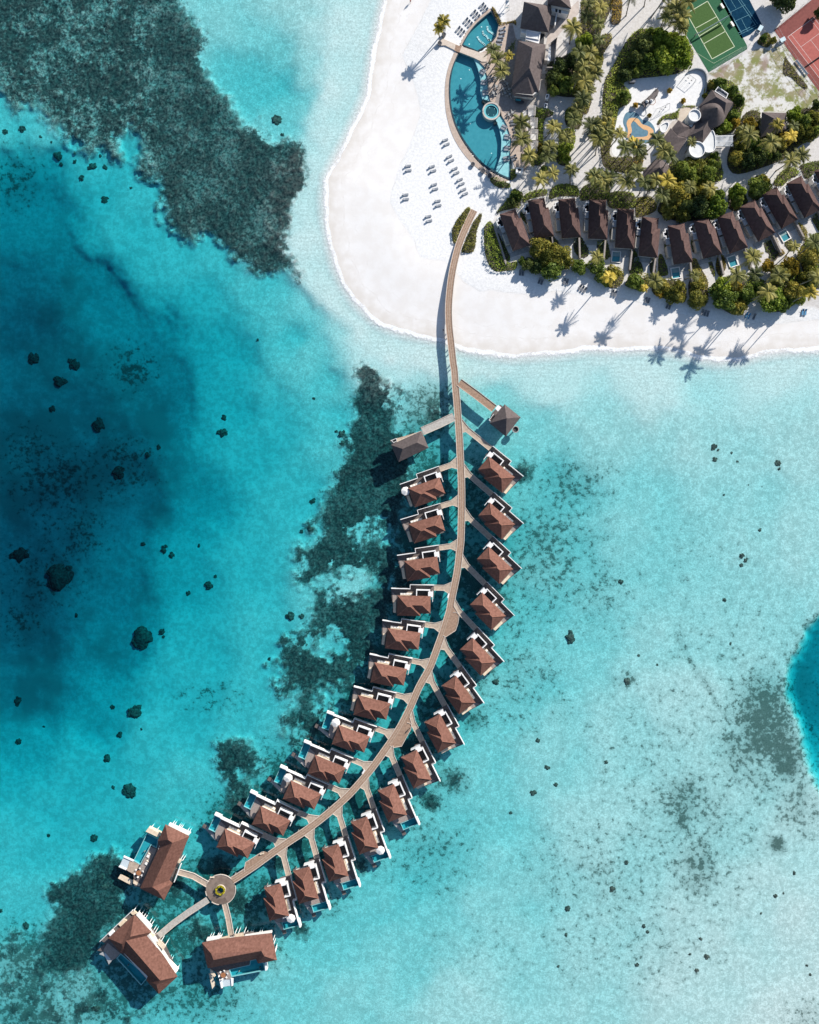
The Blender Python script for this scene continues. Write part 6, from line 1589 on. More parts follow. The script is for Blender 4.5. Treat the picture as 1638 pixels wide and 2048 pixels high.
def leaf_quads(P, Nrm, size, rs, tilt=0.7):
    """a leaf spray (quad) at each point, roughly facing Nrm"""
    n = len(P)
    d = Nrm + rs.normal(0, tilt, (n, 3)); d /= np.linalg.norm(d, axis=1, keepdims=True)
    a = rs.normal(0, 1, (n, 3)); u = np.cross(d, a); u /= np.linalg.norm(u, axis=1, keepdims=True); v = np.cross(d, u)
    s = size*(0.6+0.8*rs.rand(n, 1))
    u = u*s; v = v*s*0.75
    V = np.stack([P-u*0.5-v*0.25, P+u*0.1-v*0.5, P+u*0.6+v*0.1, P-u*0.1+v*0.5], 1).reshape(-1, 3)
    F = np.arange(4*n).reshape(n, 4)
    return V, F

def crown_mesh(seed, r=1.0, h=0.75, lobes=9, n=1500, size=0.17):
    """a broad uneven crown of leaf sprays on overlapping lobes, unit radius"""
    rs = np.random.RandomState(seed)
    Ps = []; Ns = []
    cen = [(0, 0, h*0.45, 0.62)]
    for i in range(lobes):
        a = 2*math.pi*i/lobes + rs.uniform(-.4, .4); q = rs.uniform(0.38, 0.72)
        cen.append((q*math.cos(a), q*math.sin(a), h*rs.uniform(0.18, 0.62), rs.uniform(0.26, 0.44)))
    for i in range(lobes//2):
        a = rs.uniform(0, 6.28); q = rs.uniform(0.1, 0.45)
        cen.append((q*math.cos(a), q*math.sin(a), h*rs.uniform(0.6, 0.95), rs.uniform(0.22, 0.36)))
    tot = sum(c[3]**2 for c in cen)
    for x, y, z, q in cen:
        k = int(n*q*q/tot)
        d = rs.normal(0, 1, (k, 3)); d /= np.linalg.norm(d, axis=1, keepdims=True); d[:, 2] = np.abs(d[:, 2])*1.0 - 0.15
        rr = q*(0.72+0.34*rs.rand(k, 1)**0.5)
        Ps.append(np.array([x, y, z]) + d*rr*np.array([1, 1, 0.85])); Ns.append(d)
    P = np.concatenate(Ps)*r; Nn = np.concatenate(Ns)
    P[:, 2] = np.maximum(P[:, 2], 0.02)
    return leaf_quads(P, Nn, size, rs)

def palm_crown(seed, n=19, L=3.7):
    rs = np.random.RandomState(seed); V = []; F = []
    for i in range(n):
        az = 2*math.pi*i/n*1.0 + rs.uniform(-.25, .25); up = rs.uniform(-0.35, 0.95) if i % 3 else rs.uniform(0.5, 1.15)
        l = L*rs.uniform(0.78, 1.08); droop = rs.uniform(0.9, 1.5)
        K = 9; pts = []
        for k in range(K+1):
            t = k/K; rr = l*(t*math.cos(up*(1-0.3*t)))*1.0; zz = l*(math.sin(up)*t - droop*0.42*t*t)
            pts.append((rr, zz))
        ca, sa = math.cos(az), math.sin(az)
        # midrib
        for k in range(K):
            (r0, z0), (r1, z1) = pts[k], pts[k+1]; w = 0.055*(1-k/K)+0.012
            b = len(V); V += [(r0*ca-sa*w, r0*sa+ca*w, z0), (r0*ca+sa*w, r0*sa-ca*w, z0), (r1*ca+sa*w, r1*sa-ca*w, z1), (r1*ca-sa*w, r1*sa+ca*w, z1)]; F.append((b, b+1, b+2, b+3))
        # leaflets on both sides, sweeping forward and hanging
        for k in range(2, 2*K+2):
            t = k/(2*K+1.5); j = min(int(t*K), K-1); f = t*K-j
            r0 = pts[j][0]*(1-f)+pts[j+1][0]*f; z0 = pts[j][1]*(1-f)+pts[j+1][1]*f
            ll = 0.95*math.sin(min(math.pi*(t*0.86+0.13), 3.1))**0.7*rs.uniform(0.85, 1.1)
            for s in (-1, 1):
                fw = 0.5+0.7*t; w = 0.10
                dx, dy, dz = fw*ll*0.62, s*ll*0.78, -ll*rs.uniform(0.18, 0.5)
                q = [(r0-w, 0, z0), (r0+w, 0, z0), (r0+dx+w*0.35, dy, z0+dz), (r0+dx-w*0.35, dy, z0+dz)]
                b = len(V); V += [(x*ca-y*sa, x*sa+y*ca, z) for x, y, z in q]; F.append((b, b+1, b+2, b+3))
    return V, F

PALM_CROWNS = [np_mesh('palm_crown', *palm_crown(100+i, 18+i % 4, 3.5+0.15*(i % 3)), L_PALM) for i in range(6)]
L_PALMD = leaf_mat('palm_fronds_dark', (0.05, 0.065, 0.02), (0.13, 0.15, 0.04), (0.27, 0.27, 0.075), 0.6)
PALM_CROWNS += [np_mesh('palm_crown', *palm_crown(200+i, 13+2*i, 3.3+0.3*i), L_PALMD) for i in range(3)] + [np_mesh('palm_crown', *palm_crown(230+i, 15, 3.9), L_PALM) for i in range(2)]
PALM_CROWNS_Y = [np_mesh('palm_crown_yellow', *palm_crown(140+i, 17, 3.3), L_PALMY) for i in range(2)]
def nut_mesh():
    mb = MB()
    for i in range(6):
        a = i*1.05; mb.cyl(0.22*math.cos(a), 0.22*math.sin(a), -0.35, -0.1, 0.12, 0.1, 6)
    return mb
def trunk_obj(bend, h, root):
    """a slightly curved tapered palm trunk ending under the crown at (0,0,h); bend is where its foot stands"""
    pts = []
    for k in range(7):
        t = k/6; e = (1-t)**1.6
        pts.append((bend[0]*e, bend[1]*e, h*t))
    mb = MB(); mb.tube(pts, 0.20, 7, 0.62); mb.cyl(bend[0], bend[1], -0.1, 0.25, 0.30, 0.2, 8)
    return mb.build('trunk', M_BARK, root)

def palm(k, x, y, h, label, group='coconut palms', yellow=False, scale=1.0, base=None):
    p = px(k, x, y)
    zg = base if base is not None else ground_z(p); c = W(p, zg+h)
    root = thing('coconut_palm', label, 'palm tree', (c[0], c[1], zg), 0, group)
    lean = 0.6+rnd.random()*1.1; a = rnd.random()*6.28
    trunk_obj((lean*math.cos(a), lean*math.sin(a)), h, root)
    me = rnd.choice(PALM_CROWNS_Y if yellow else PALM_CROWNS)
    o = bpy.data.objects.new('crown', me); COL.objects.link(o); o.parent = root; o.location = (0, 0, h); o.rotation_euler = (rnd.uniform(-.12, .12), rnd.uniform(-.12, .12), rnd.random()*6.28)
    s = scale*rnd.uniform(0.8, 1.1); o.scale = (s, s, s)
    return root

ZONES = {}
def zone(name, phrase, rows):
    """rows of (crop, x, y, h[, opts]); their labels run left to right within the zone"""
    rows = sorted(rows, key=lambda r: px(*r[:3])[0])
    for i, r in enumerate(rows):
        o = r[4] if len(r) > 4 else {}
        palm(r[0], r[1], r[2], r[3], ('%s coconut palm %s%s' % ('yellowish' if o.get('y') else 'green', phrase, rank(i, len(rows)))), yellow=bool(o.get('y')), scale=o.get('s', 1.0))

Yl = {'y': 1}
zone('pots', 'in a pot at the beach end of the footbridge', [('A',408,160,9.3,{'y':1,'s':.85}), ('A',372,215,7.6,{'y':1,'s':.8})])
zone('pool deck', 'on the deck between pool and long restaurant', [('A',785,380,7,{'s':.85}), ('A',818,455,8.5), ('A',850,540,9,{'s':1.05}), ('A',905,425,6,{'y':1,'s':.8})])
zone('upper path', 'along the paved walk east of the restaurants', [('A',1395,205,11), ('A',1500,125,10), ('A',1510,30,11), ('A',1600,60,11), ('A',1585,180,10), ('A',1440,390,11), ('A',1530,400,10), ('A',1595,300,10,{'s':.9}), ('A',1470,505,11), ('A',1565,500,10,{'s':.95})])
zone('dark grove', 'in the grove right of the long restaurant', [('A',1485,620,10), ('A',1430,600,9,{'s':.85}), ('A',1470,755,11), ('A',1505,690,10), ('A',1400,905,10), ('A',1345,1040,9), ('A',1560,560,9,{'s':.9}), ('A',1425,830,10,{'s':.9})])
zone('cabana', 'between the cabanas and the lower pool', [('A',1000,930,8.5), ('A',1005,1060,9), ('A',1060,1185,9)])
zone('sand path', 'on the sand between cabanas and road', [('A',1250,965,9), ('A',1215,1120,9.5), ('A',1150,1365,10,{'s':.85}), ('A',1238,1320,9.5,{'s':.9}), ('A',1385,1290,10,{'s':.95}), ('A',1200,1190,9,{'s':.9})])
zone('road', 'along the sandy road below the play yard hedge', [('A',1565,950,10), ('A',1595,1060,10), ('A',1550,1340,10), ('A',1615,1375,10), ('B',30,940,10,{'y':1}), ('B',20,1015,10), ('B',40,1360,10)])
zone('splash', 'round the lower side of the clover splash pad', [('L',590,655,11,{'s':.8}), ('L',665,850,13), ('L',790,790,12,{'y':1,'s':.9}), ('L',850,860,12), ('L',375,590,10), ('L',170,520,10,{'s':.9}), ('L',400,400,10,{'s':.85}), ('L',260,700,9,{'s':.85}), ('L',900,930,11,{'s':.9})])
zone('kids', 'around the brown hut below the kids club', [('L',1150,745,12), ('L',1240,900,12), ('L',1340,990,12), ('L',1300,880,11,{'s':.9}), ('L',840,1215,11), ('L',1290,1340,11,{'y':1}), ('L',1130,1340,11), ('L',960,1370,11), ('L',1050,1400,10,{'s':.9}), ('L',690,1370,10), ('L',360,1320,10), ('L',230,1290,10), ('L',1220,1560,10,{'s':.9})])
zone('tower', 'leaning over the largest white kids club tower', [('M',85,640,11,{'s':.7})])
zone('field', 'beside the left edge of the turf court', [('B',555,60,10), ('B',640,15,11), ('B',600,135,10), ('B',500,60,10,{'s':.9}), ('B',560,170,9,{'s':.9}), ('B',480,130,9,{'s':.85}), ('B',600,220,8,{'s':.8})])
zone('top edge', 'at the very top edge above the sandy road', [('_',1265,-14,12), ('_',1300,-30,13), ('_',1330,-8,12), ('_',1355,-45,13), ('_',1285,-60,13), ('_',1390,-55,12), ('_',1420,-90,12), ('_',1245,-50,12)])
zone('hut', 'in the bushes round the square grey hut', [('M',790,540,10), ('M',1060,640,11), ('M',1300,560,9,{'y':1}), ('M',1140,420,9,{'y':1,'s':.8}), ('M',1330,440,8,{'s':.8}), ('M',720,500,8,{'s':.8})])
zone('far road', 'at the road bend above the beach villas', [('M',1290,860,10), ('M',1420,790,9,{'s':.85}), ('M',310,1200,9,{'s':.9}), ('M',60,1180,10,{'s':.9})])
zone('front', 'in the belt before the beach villas', [('D',40,855,10,{'y':1,'s':.8}), ('D',390,885,11,{'s':.85}), ('D',310,935,7,{'y':1,'s':.6}), ('D',1135,700,15,{'s':1.05}), ('D',1150,830,15,{'s':1.05}), ('D',1010,835,15.5), ('D',1570,970,13,{'y':1}), ('D',1250,965,15), ('D',1330,840,15), ('D',1600,590,15), ('D',1625,850,16), ('D',1450,620,8,{'s':.8}), ('D',690,840,8,{'s':.8}),
    ('C',1575,700,9,{'s':.75})])

# ------------------------------------------------------------------ broadleaf trees and shrubs
TREE_M = {'o': L_OLIVE, 'g': L_GREEN, 'd': L_DARK, 'b': L_BRIGHT, 'y': L_GOLD}
TREE_MESH = {}
def tree_mesh(col, size_class):
    key = (col, size_class, rnd.randrange(3))
    if key not in TREE_MESH:
        n, s = {0: (700, 0.30), 1: (1500, 0.20), 2: (2600, 0.155)}[size_class]
        TREE_MESH[key] = np_mesh('leaf_crown', *crown_mesh(hash(key) % 9999, 1.0, 0.8, 8+2*size_class, n, s), TREE_M[col])
    return TREE_MESH[key]
CNAME = {'o': 'olive', 'g': 'green', 'd': 'dark green', 'b': 'bright green', 'y': 'golden'}
def tree(k, x, y, r, h, col, label, name='broadleaf_tree', cat='tree', group=None):
    """r in crop units; the crown's middle stands at the traced point"""
    rm = r*CROPS[k][2]*S
    p = px(k, x, y); zg = ground_z(p); c = W(p, zg+h*0.6)
    root = thing(name, label, cat, (c[0], c[1], zg), 0, group)
    me = tree_mesh(col, 0 if rm < 1.6 else 1 if rm < 3.2 else 2)
    low = h*0.18
    o = bpy.data.objects.new('crown', me); COL.objects.link(o); o.parent = root; o.location = (0, 0, low)
    o.rotation_euler = (0, 0, rnd.random()*6.28); o.scale = (rm*rnd.uniform(.95, 1.1), rm*rnd.uniform(.92, 1.05), (h-low)/0.85)
    mb = MB(); mb.tube([(0, 0, -0.1), (0.08*rm, 0.05*rm, h*0.3), (0, 0, h*0.62)], min(0.07*rm+0.05, 0.3), 7, 0.5)
    for i in range(4):
        a = i*1.6+0.4; mb.tube([(0, 0, h*0.3), (0.3*rm*math.cos(a), 0.3*rm*math.sin(a), h*0.5), (0.55*rm*math.cos(a), 0.55*rm*math.sin(a), h*0.6)], 0.035*rm+0.03, 5, 0.4)
    mb.build('trunk', M_BARK, root)
    return root
def trees(phrase, rows, k, name='broadleaf_tree', cat='tree', noun='tree'):
    rows = sorted(rows, key=lambda r: r[0])
    for i, (x, y, r, h, col) in enumerate(rows):
        big = 'large ' if r*CROPS[k][2]*S > 4 else 'small ' if r*CROPS[k][2]*S < 2 else ''
        tree(k, x, y, r, h, col, '%s%s %s %s%s' % (big, CNAME[col], noun, phrase, rank(i, len(rows))), name, cat, noun+'s '+phrase)

trees('in the thicket above the first beach villas', [(1060,760,60,3.5,'d'), (1140,630,85,5,'o'), (1235,790,100,5,'g'), (1290,680,85,5,'o'), (1350,735,55,4,'o'), (1190,700,80,5.5,'o'), (1015,735,38,2.2,'g'), (1130,770,60,3.5,'d'), (1240,640,50,4.5,'o')], 'C')
trees('on the beach edge in front of the villas', [(1440,775,64,3,'g'), (1575,765,72,3.6,'g'), (1610,850,52,3,'g')], 'C', 'shrub', 'shrub', 'round shrub')
trees('along the sand edge of the south beach', [(70,830,70,3.8,'o'), (15,890,40,2.5,'g'), (240,885,75,3.8,'g'), (290,935,40,2.2,'b'), (440,920,62,3.4,'o'), (425,975,40,2.2,'y'), (520,985,68,3.6,'o'), (575,1015,45,2.6,'o'), (570,925,48,2.6,'o'), (720,1025,72,3.6,'o'), (715,910,60,3,'o'), (905,930,72,4.5,'b'), (930,1020,95,5,'g'), (1020,1080,70,4.2,'o'), (1090,985,75,4.6,'g'), (1290,1025,92,4.6,'b'), (1360,1070,58,3.6,'g'), (1340,830,80,5,'o'), (1420,770,70,4.6,'y'), (1450,950,78,4.8,'o'), (1250,770,58,4,'y'), (1570,700,88,5.2,'o'), (1585,840,78,5,'o'), (1560,930,55,3.6,'g'), (1500,1030,40,2.6,'g'), (1430,1020,48,3,'g'), (1630,640,60,4.5,'b'), (860,960,60,4,'g'), (1180,930,55,3.8,'g'), (1000,930,60,4.4,'y')], 'D')
trees('in the grove beside the play yard', [(300,345,95,6,'d'), (420,290,85,6,'b'), (560,365,110,7,'b'), (445,420,90,6,'b'), (600,470,70,6,'b'), (240,440,75,5,'d'), (340,470,70,5,'g'), (490,490,68,5,'b'), (350,260,50,4.5,'g'), (500,310,70,6,'b'), (150,740,60,3.4,'g'), (160,560,60,3.4,'d'), (250,540,50,3,'g')], 'B')
trees('below the white kids club towers', [(640,1290,85,5,'o'), (740,1300,85,5,'o'), (830,1260,58,4,'g'), (590,1350,58,4.2,'g'), (800,1345,58,4,'o'), (690,1380,50,4,'g'), (840,1190,40,3,'g')], 'B')
trees('in the woodland behind the middle beach villas', [(560,230,105,7,'o'), (490,330,72,5,'o'), (600,360,72,5,'o'), (720,300,100,7,'d'), (840,310,92,6.5,'b'), (770,210,70,6,'o'), (670,210,60,6,'o'), (880,230,55,5,'g'), (640,60,95,6,'g'), (780,70,80,6,'g'), (640,300,80,6,'d'), (760,380,50,4,'g')], 'D')
trees('standing alone in the fork of the sandy road', [(1010,200,62,6,'b'), (1020,265,55,5,'g')], 'D')
trees('left of the curved path to the last villas', [(1190,160,85,5.5,'g'), (1215,120,50,5,'o'), (1160,215,50,4,'d')], 'D')
trees('on the bank below the square hut', [(1010,1200,60,4.5,'o'), (1100,1210,70,4.8,'d'), (1190,1190,70,4.8,'d'), (1050,1110,60,4.5,'o'), (1140,1100,70,5,'g'), (1240,1150,65,4.6,'g'), (1300,1180,50,4,'d'), (1350,1090,60,4.6,'o'), (1110,950,58,4,'y'), (1060,1010,55,4,'o'), (1390,1060,58,4.4,'y')], 'B')
trees('right of the square hut at the picture edge', [(1450,880,62,5,'b'), (1530,930,72,5.4,'g'), (1600,900,58,5,'o'), (1480,1000,62,5,'o'), (1560,1010,62,4.8,'o'), (1620,800,40,4,'d'), (1610,1000,50,4.5,'g')], 'B')
trees('hugging the kids club cone roof', [(880,650,62,4,'g'), (830,640,40,3,'o'), (970,700,52,4,'g'), (1020,760,48,3.8,'g'), (985,880,48,3,'g'), (930,960,50,3.2,'b'), (880,1000,35,2.6,'g'), (1000,930,45,2.8,'y'), (770,730,25,2,'o')], 'B')
trees('by the paved walk east of the restaurants', [(1485,310,68,5,'b'), (1300,500,70,4,'d'), (1400,480,60,4.5,'d'), (1250,590,62,4,'d'), (1340,640,70,4.4,'g'), (1250,690,50,3.2,'g'), (1430,680,50,4,'o'), (1480,590,50,4,'d'), (1570,470,50,4,'o')], 'A')
trees('between cabana hedge and sandy road', [(1380,870,48,3.4,'g'), (1335,1130,58,3.6,'b'), (1340,1210,40,3,'b'), (1270,1120,30,2.4,'g'), (1250,1200,25,2.2,'o'), (1135,1120,38,3,'y'), (1170,1285,26,2,'g')], 'A', 'shrub', 'shrub', 'shrub')
trees('at the courts and the top edge', [(1400,-10,90,6,'d'), (1330,-20,60,6,'d'), (1215,290,32,2.4,'g'), (1290,310,28,2.2,'o'), (1640,100,40,4,'d')], 'B')
trees('in the north-west corner hedge of the first villa', [(950,220,42,3.4,'g'), (930,280,40,2.8,'d'), (975,240,36,2.8,'g')], 'C')
trees('in the yard sand beside the play frames', [(240,800,22,1.5,'y'), (345,880,20,1.6,'y'), (500,690,20,1.7,'y'), (605,765,22,1.4,'y')], 'B', 'shrub', 'shrub', 'spiky shrub')

# ------------------------------------------------------------------ planting beds: dense low cover over soil
BED_M = {'g': L_BRIGHT, 'b': L_BRIGHT, 'd': L_GREEN, 'y': L_GOLD, 'o': leaf_mat('bed_leaves_olive', (0.08, 0.095, 0.02), (0.26, 0.26, 0.045), (0.52, 0.44, 0.09), 0.9)}
def bed(label, k, flat, h, col, dens=7.0, leaf=0.34, soil=True, name='ground_cover', gaps=0.0, seed=1):
    poly = smooth_poly(pl(k, *flat), 3)
    zg = ground_z(poly[0]); zg = min(max(zg, 0.4), G)
    f = S*(H-zg)/H
    xs = [p[0] for p in poly]; ys = [p[1] for p in poly]
    area = abs(sum(poly[i][0]*poly[(i+1) % len(poly)][1]-poly[(i+1) % len(poly)][0]*poly[i][1] for i in range(len(poly))))/2*S*S
    rs = np.random.RandomState(seed+int(xs[0]*7+ys[0]*13) % 9973)
    n = int(area*dens*1.7*((max(xs)-min(xs))*(max(ys)-min(ys))*S*S)/max(area, 1e-6))
    X = rs.uniform(min(xs), max(xs), n); Y = rs.uniform(min(ys), max(ys), n)
    d = sdf(X, Y, poly)*S
    keep = d > rs.uniform(-0.25, 0.25, n)
    X, Y, d = X[keep], Y[keep], d[keep]
    nz = fbm(X/9.0, Y/9.0, 5+seed, 3)
    if gaps: 
        kk = nz > gaps+0.08*rs.normal(0, 1, len(nz)); X, Y, d, nz = X[kk], Y[kk], d[kk], nz[kk]
    top = h*np.clip((d+0.35)/1.3, 0.15, 1)**0.6*(0.45+1.1*nz)
    Z = zg + top*(1-0.30*rs.rand(len(X))**2)
    fz = S*(H-zg)/H
    P = np.stack([(X-819)*fz, (1024-Y)*fz, Z], -1)
    nn = np.tile(np.array([0, 0, 1.0]), (len(P), 1)) + rs.normal(0, 0.35, (len(P), 3))
    root = thing(name, label, 'planting', (P[0][0], P[0][1], zg)); root['kind'] = 'stuff'
    V, F = leaf_quads(P-np.array([P[0][0], P[0][1], zg]), nn, leaf, rs, 1.0)
    o = bpy.data.objects.new('leaves', np_mesh('leaves', V, F, BED_M[col])); COL.objects.link(o); o.parent = root
    if soil:
        mb = MB(); mb.prism([(W(p, zg)[0]-P[0][0], W(p, zg)[1]-P[0][1]) for p in poly], -0.3, 0.045+0.003*(BEDN[0] % 9)); mb.build('soil', M_SOIL, root); BEDN[0] += 1
    return root
BEDN = [0]
B_ = [
 ('yellow-green hedge at the tip of the fan pool','A',(775,65,800,72,850,180,832,190),0.8,'y',12),
 ('thin golden hedge along the top of the pool deck','A',(845,182,935,158,960,165,960,195,930,176,850,192),0.9,'y',12),
 ('shaded wedge of lawn beside the long restaurant','A',(955,298,960,305,935,405,888,388),0.25,'d',14),
 ('dark lens-shaped bed at the lower pool rim','A',(775,1345,860,1378,915,1405,905,1432,830,1430,768,1388),0.7,'d',14),
 ('dark bed under the small pool hut','A',(922,1292,965,1300,958,1350,920,1372),0.6,'d',12),
 ('tall hedge behind the cabanas','A',(1100,830,1170,825,1235,850,1238,880,1178,910,1168,1000,1168,1100,1182,1200,1150,1258,1068,1252,1115,1180,1122,1000,1105,900),1.6,'g',10),
 ('dense dark planting right of the long restaurant','A',(1200,480,1280,460,1340,420,1420,400,1560,390,1610,430,1600,500,1560,560,1540,620,1525,720,1440,740,1300,735,1192,690,1180,600,1205,560),1.6,'d',8),
 ('mixed brown and green planting at the top path','A',(1455,20,1530,0,1700,0,1638,170,1610,240,1560,380,1425,390,1420,300,1455,160),1.0,'o',5),
 ('narrow bed with golden edge beside the road','J',(460,0,620,0,605,300,560,360,490,370,450,310,480,180),1.2,'y',9),
 ('round-ended bed east of the restaurant sand','A',(1335,850,1360,825,1420,790,1480,720,1525,740,1530,800,1470,880,1440,985,1340,950),1.2,'o',8),
 ('planting bed in the fork of the sand path','A',(1290,1015,1330,985,1400,990,1412,1080,1372,1150,1360,1250,1310,1262,1270,1228,1285,1120),1.2,'g',9),
 ('small round bed on the path below the cabanas','A',(1145,1290,1170,1262,1205,1280,1192,1310,1150,1308),0.8,'g',12),
 ('long planting down the left side of the road','J',(-60,760,60,700,150,720,260,560,440,500,465,620,350,800,340,960,200,1100,160,1340,150,1560,100,1700,-40,1640,-80,1300),1.2,'o',7),
 ('clipped hedge above the first beach villa','C',(808,372,860,300,915,248,965,205,1012,215,1000,270,985,325,955,330,850,352),1.5,'d',10),
 ('hedge above the second beach villa','C',(1012,250,1060,208,1185,185,1192,228,1150,240,1060,262,1015,290),1.5,'g',10),
 ('hedge above the third beach villa','C',(1213,222,1240,170,1330,145,1430,168,1436,240,1400,240,1290,240,1218,262),1.6,'g',10),
 ('hedge above the fourth beach villa','C',(1448,200,1500,150,1660,140,1660,262,1530,266,1452,270),1.6,'g',10),
 ('yellow-green shrubs left of the jetty head','C',(473,500,500,440,585,325,612,345,570,430,525,520,508,592,480,588),1.3,'o',13),
 ('yellow-green shrubs right of the jetty head','C',(690,370,698,400,662,500,655,570,632,662,553,665,552,632,592,540,640,430),1.3,'o',13),
 ('long dark hedge beside the pale garden wall','C',(720,470,765,428,800,500,840,620,885,740,965,735,955,795,880,808,810,812,760,772,725,680,716,560),1.6,'g',10),
 ('garden strip between first villa and its wall','f',(0,1000,60,1000,330,1500,340,1640,260,1640,130,1330),0.5,'d',9),
 ('dark garden strip left of the second villa','f',(600,500,700,620,720,720,840,960,700,760,590,620),0.5,'d',9),
 ('garden strip below the fifth villa','h',(455,740,515,745,632,980,632,1080,560,1100,440,1140,450,900),0.8,'g',8),
 ('garden strip below the sixth villa','h',(872,830,930,822,1000,1000,1012,1110,930,1132,868,1100),0.8,'g',8),
 ('garden strip below the seventh villa','h',(1340,905,1420,870,1500,1010,1600,1190,1600,1330,1500,1290,1372,1240,1348,1050),0.8,'o',8),
 ('garden strip below the fourth villa','h',(52,740,104,740,112,860,120,880,40,880),0.8,'d',9),
 ('dark narrow bed beside the fifth villa bay','h',(150,440,195,440,190,600,160,610,140,520),0.5,'d',12),
 ('dark narrow bed beside the sixth villa bay','h',(535,550,575,560,570,715,530,700),0.5,'d',12),
 ('dark narrow bed beside the seventh villa bay','h',(955,670,990,680,1012,840,970,830),0.5,'d',12),
 ('dark narrow bed beside the eighth villa bay','h',(1352,610,1385,625,1420,770,1375,765),0.5,'d',12),
 ('bare dark bed below the eighth villa','h',(1590,860,1640,850,1720,1090,1680,1120),0.35,'d',5),
 ('bare dark bed below the sixth villa','h',(745,850,830,840,825,1110,750,1080,735,960),0.35,'d',5),
 ('golden border beside the ninth villa pool path','g',(190,1290,280,1340,300,1480,240,1580,250,1640,150,1500),0.8,'y',9),
 ('golden border beside the eleventh villa','g',(950,1030,1030,1060,1060,1180,1150,1260,1090,1310,1050,1270),0.8,'y',9),
 ('dark gravel bed below the tenth villa','g',(845,1060,930,1050,990,1180,1060,1310,920,1450,880,1440,920,1290,870,1240),0.3,'d',4),
 ('dark bed below the eleventh villa pool','g',(1140,1130,1240,1060,1290,1200,1270,1240,1200,1225),0.3,'d',5),
 ('golden border beside the twelfth villa','g',(1310,850,1400,860,1470,970,1460,1080,1400,1080),0.9,'o',9),
 ('bed beside the last villa','g',(1530,770,1600,700,1660,900,1640,960,1600,900),0.5,'d',8),
 ('hedge strip behind the ninth villa','g',(330,610,420,560,510,590,470,650,400,660),1.0,'y',9),
 ('hedge above the eleventh villa','g',(640,450,680,480,800,420,930,330,960,350,820,440,760,500,700,510),1.2,'o',9),
 ('hedge above the twelfth villa','g',(990,240,1060,130,1180,40,1310,50,1330,150,1200,210,1130,290,1040,310,985,290),1.4,'g',9),
 ('hedge above the last villa','g',(1370,0,1700,-60,1700,60,1560,110,1500,200,1430,190,1385,90),1.5,'g',9),
 ('wide green border round the play yard','B',(0,640,60,520,160,330,250,235,370,220,470,250,600,300,680,395,655,500,560,560,400,585,215,605,148,645,205,720,190,790,115,830,95,920,75,1000,70,930,-10,930),1.5,'g',8),
 ('planting between the play yard and the sandy road','B',(-20,930,75,930,62,1060,42,1180,110,1200,205,1190,218,1262,195,1312,120,1312,-10,1255),1.4,'o',8),
 ('tall ornamental clump in orange leaf by the hut','L',(800,1000,930,990,920,1120,780,1200,760,1120),2.2,'y',10),
 ('border under the trees below the white towers','B',(500,1240,600,1225,700,1245,830,1170,880,1200,905,1350,840,1392,700,1412,560,1402,500,1340),1.2,'g',7),
 ('broad border below the square hut','B',(970,1100,1000,1000,1080,860,1190,860,1190,1040,1395,980,1400,870,1500,830,1660,850,1660,1020,1500,1105,1400,1195,1250,1262,1020,1328,945,1275,940,1190),1.3,'o',8),
 ('green border around the cone-roofed kids club','B',(755,760,780,640,880,610,970,620,1030,700,1072,790,1050,850,1030,940,960,1015,850,1030,845,970,930,875,988,782,860,668,810,690),1.2,'g',8),
 ('clipped green rim around the round terrace','B',(402,942,450,885,545,855,600,812,690,805,685,822,620,815,572,832,556,905,460,905,420,950),0.7,'b',12),
 ('shrub bed left of the middle path','D',(25,290,30,235,90,200,225,222,232,325,60,332),1.4,'g',9),
 ('shrub bed between the two middle paths','D',(248,262,340,240,400,295,385,355,260,402,238,370),1.3,'o',9),
 ('woodland floor behind the middle villas','D',(420,300,500,180,640,130,760,180,880,210,925,300,900,390,700,420,560,430,420,370),0.9,'d',6),
 ('bed under the lone tree in the road fork','D',(945,300,960,210,1020,130,1075,230,1092,290,1000,320),0.9,'g',8),
 ('bed left of the curved path','D',(1110,170,1150,90,1220,80,1262,150,1240,190,1160,260,1118,250),1.0,'g',8),
 ('green understorey along the south beach edge','D',(-30,880,40,760,140,800,140,900,60,940),1.2,'o',7),
 ('understorey in front of the sixth villa','D',(160,900,230,830,340,830,360,900,300,960,180,930),1.2,'o',7),
 ('understorey in front of the seventh villa','D',(375,900,480,860,610,900,620,1040,520,1030,380,985),1.2,'o',7),
 ('understorey in front of the eighth villa','D',(650,880,760,850,790,950,780,1060,690,1075,650,1000),1.2,'o',7),
 ('dense understorey in front of the eleventh villa','D',(835,920,900,860,1040,840,1200,870,1260,900,1300,780,1440,740,1500,820,1500,1000,1410,1090,1300,1120,1215,1080,1190,1000,1100,1060,1040,1130,960,1130,860,1050),1.4,'g',7),
 ('dense understorey at the right edge','D',(1500,620,1660,520,1660,900,1600,930,1540,860,1500,760),1.4,'g',7),
 ('weedy patch between tennis court and turf court','N',(880,520,930,440,990,400,1030,420,1060,500,1010,580,930,560),0.7,'o',7),
 ('low scrub along the tennis court side','N',(1220,700,1260,740,1400,930,1500,1060,1440,1080,1300,950,1200,900),0.35,'o',5),
 ('garden strip in front of the third and fourth villas','C',(1400,540,1440,530,1510,640,1500,700,1440,700,1400,640),0.5,'d',7),
 ('garden strip in front of the second villa','C',(1190,540,1230,530,1290,600,1260,620,1200,580),0.5,'d',7),
 ('dark strip in front of the fourth villa','C',(1575,590,1640,560,1680,700,1600,690),0.5,'d',7),
]
for i, (lab, k, flat, h, col, dens) in enumerate(B_):
    bed(lab, k, flat, h, col, dens, 0.36, seed=i)
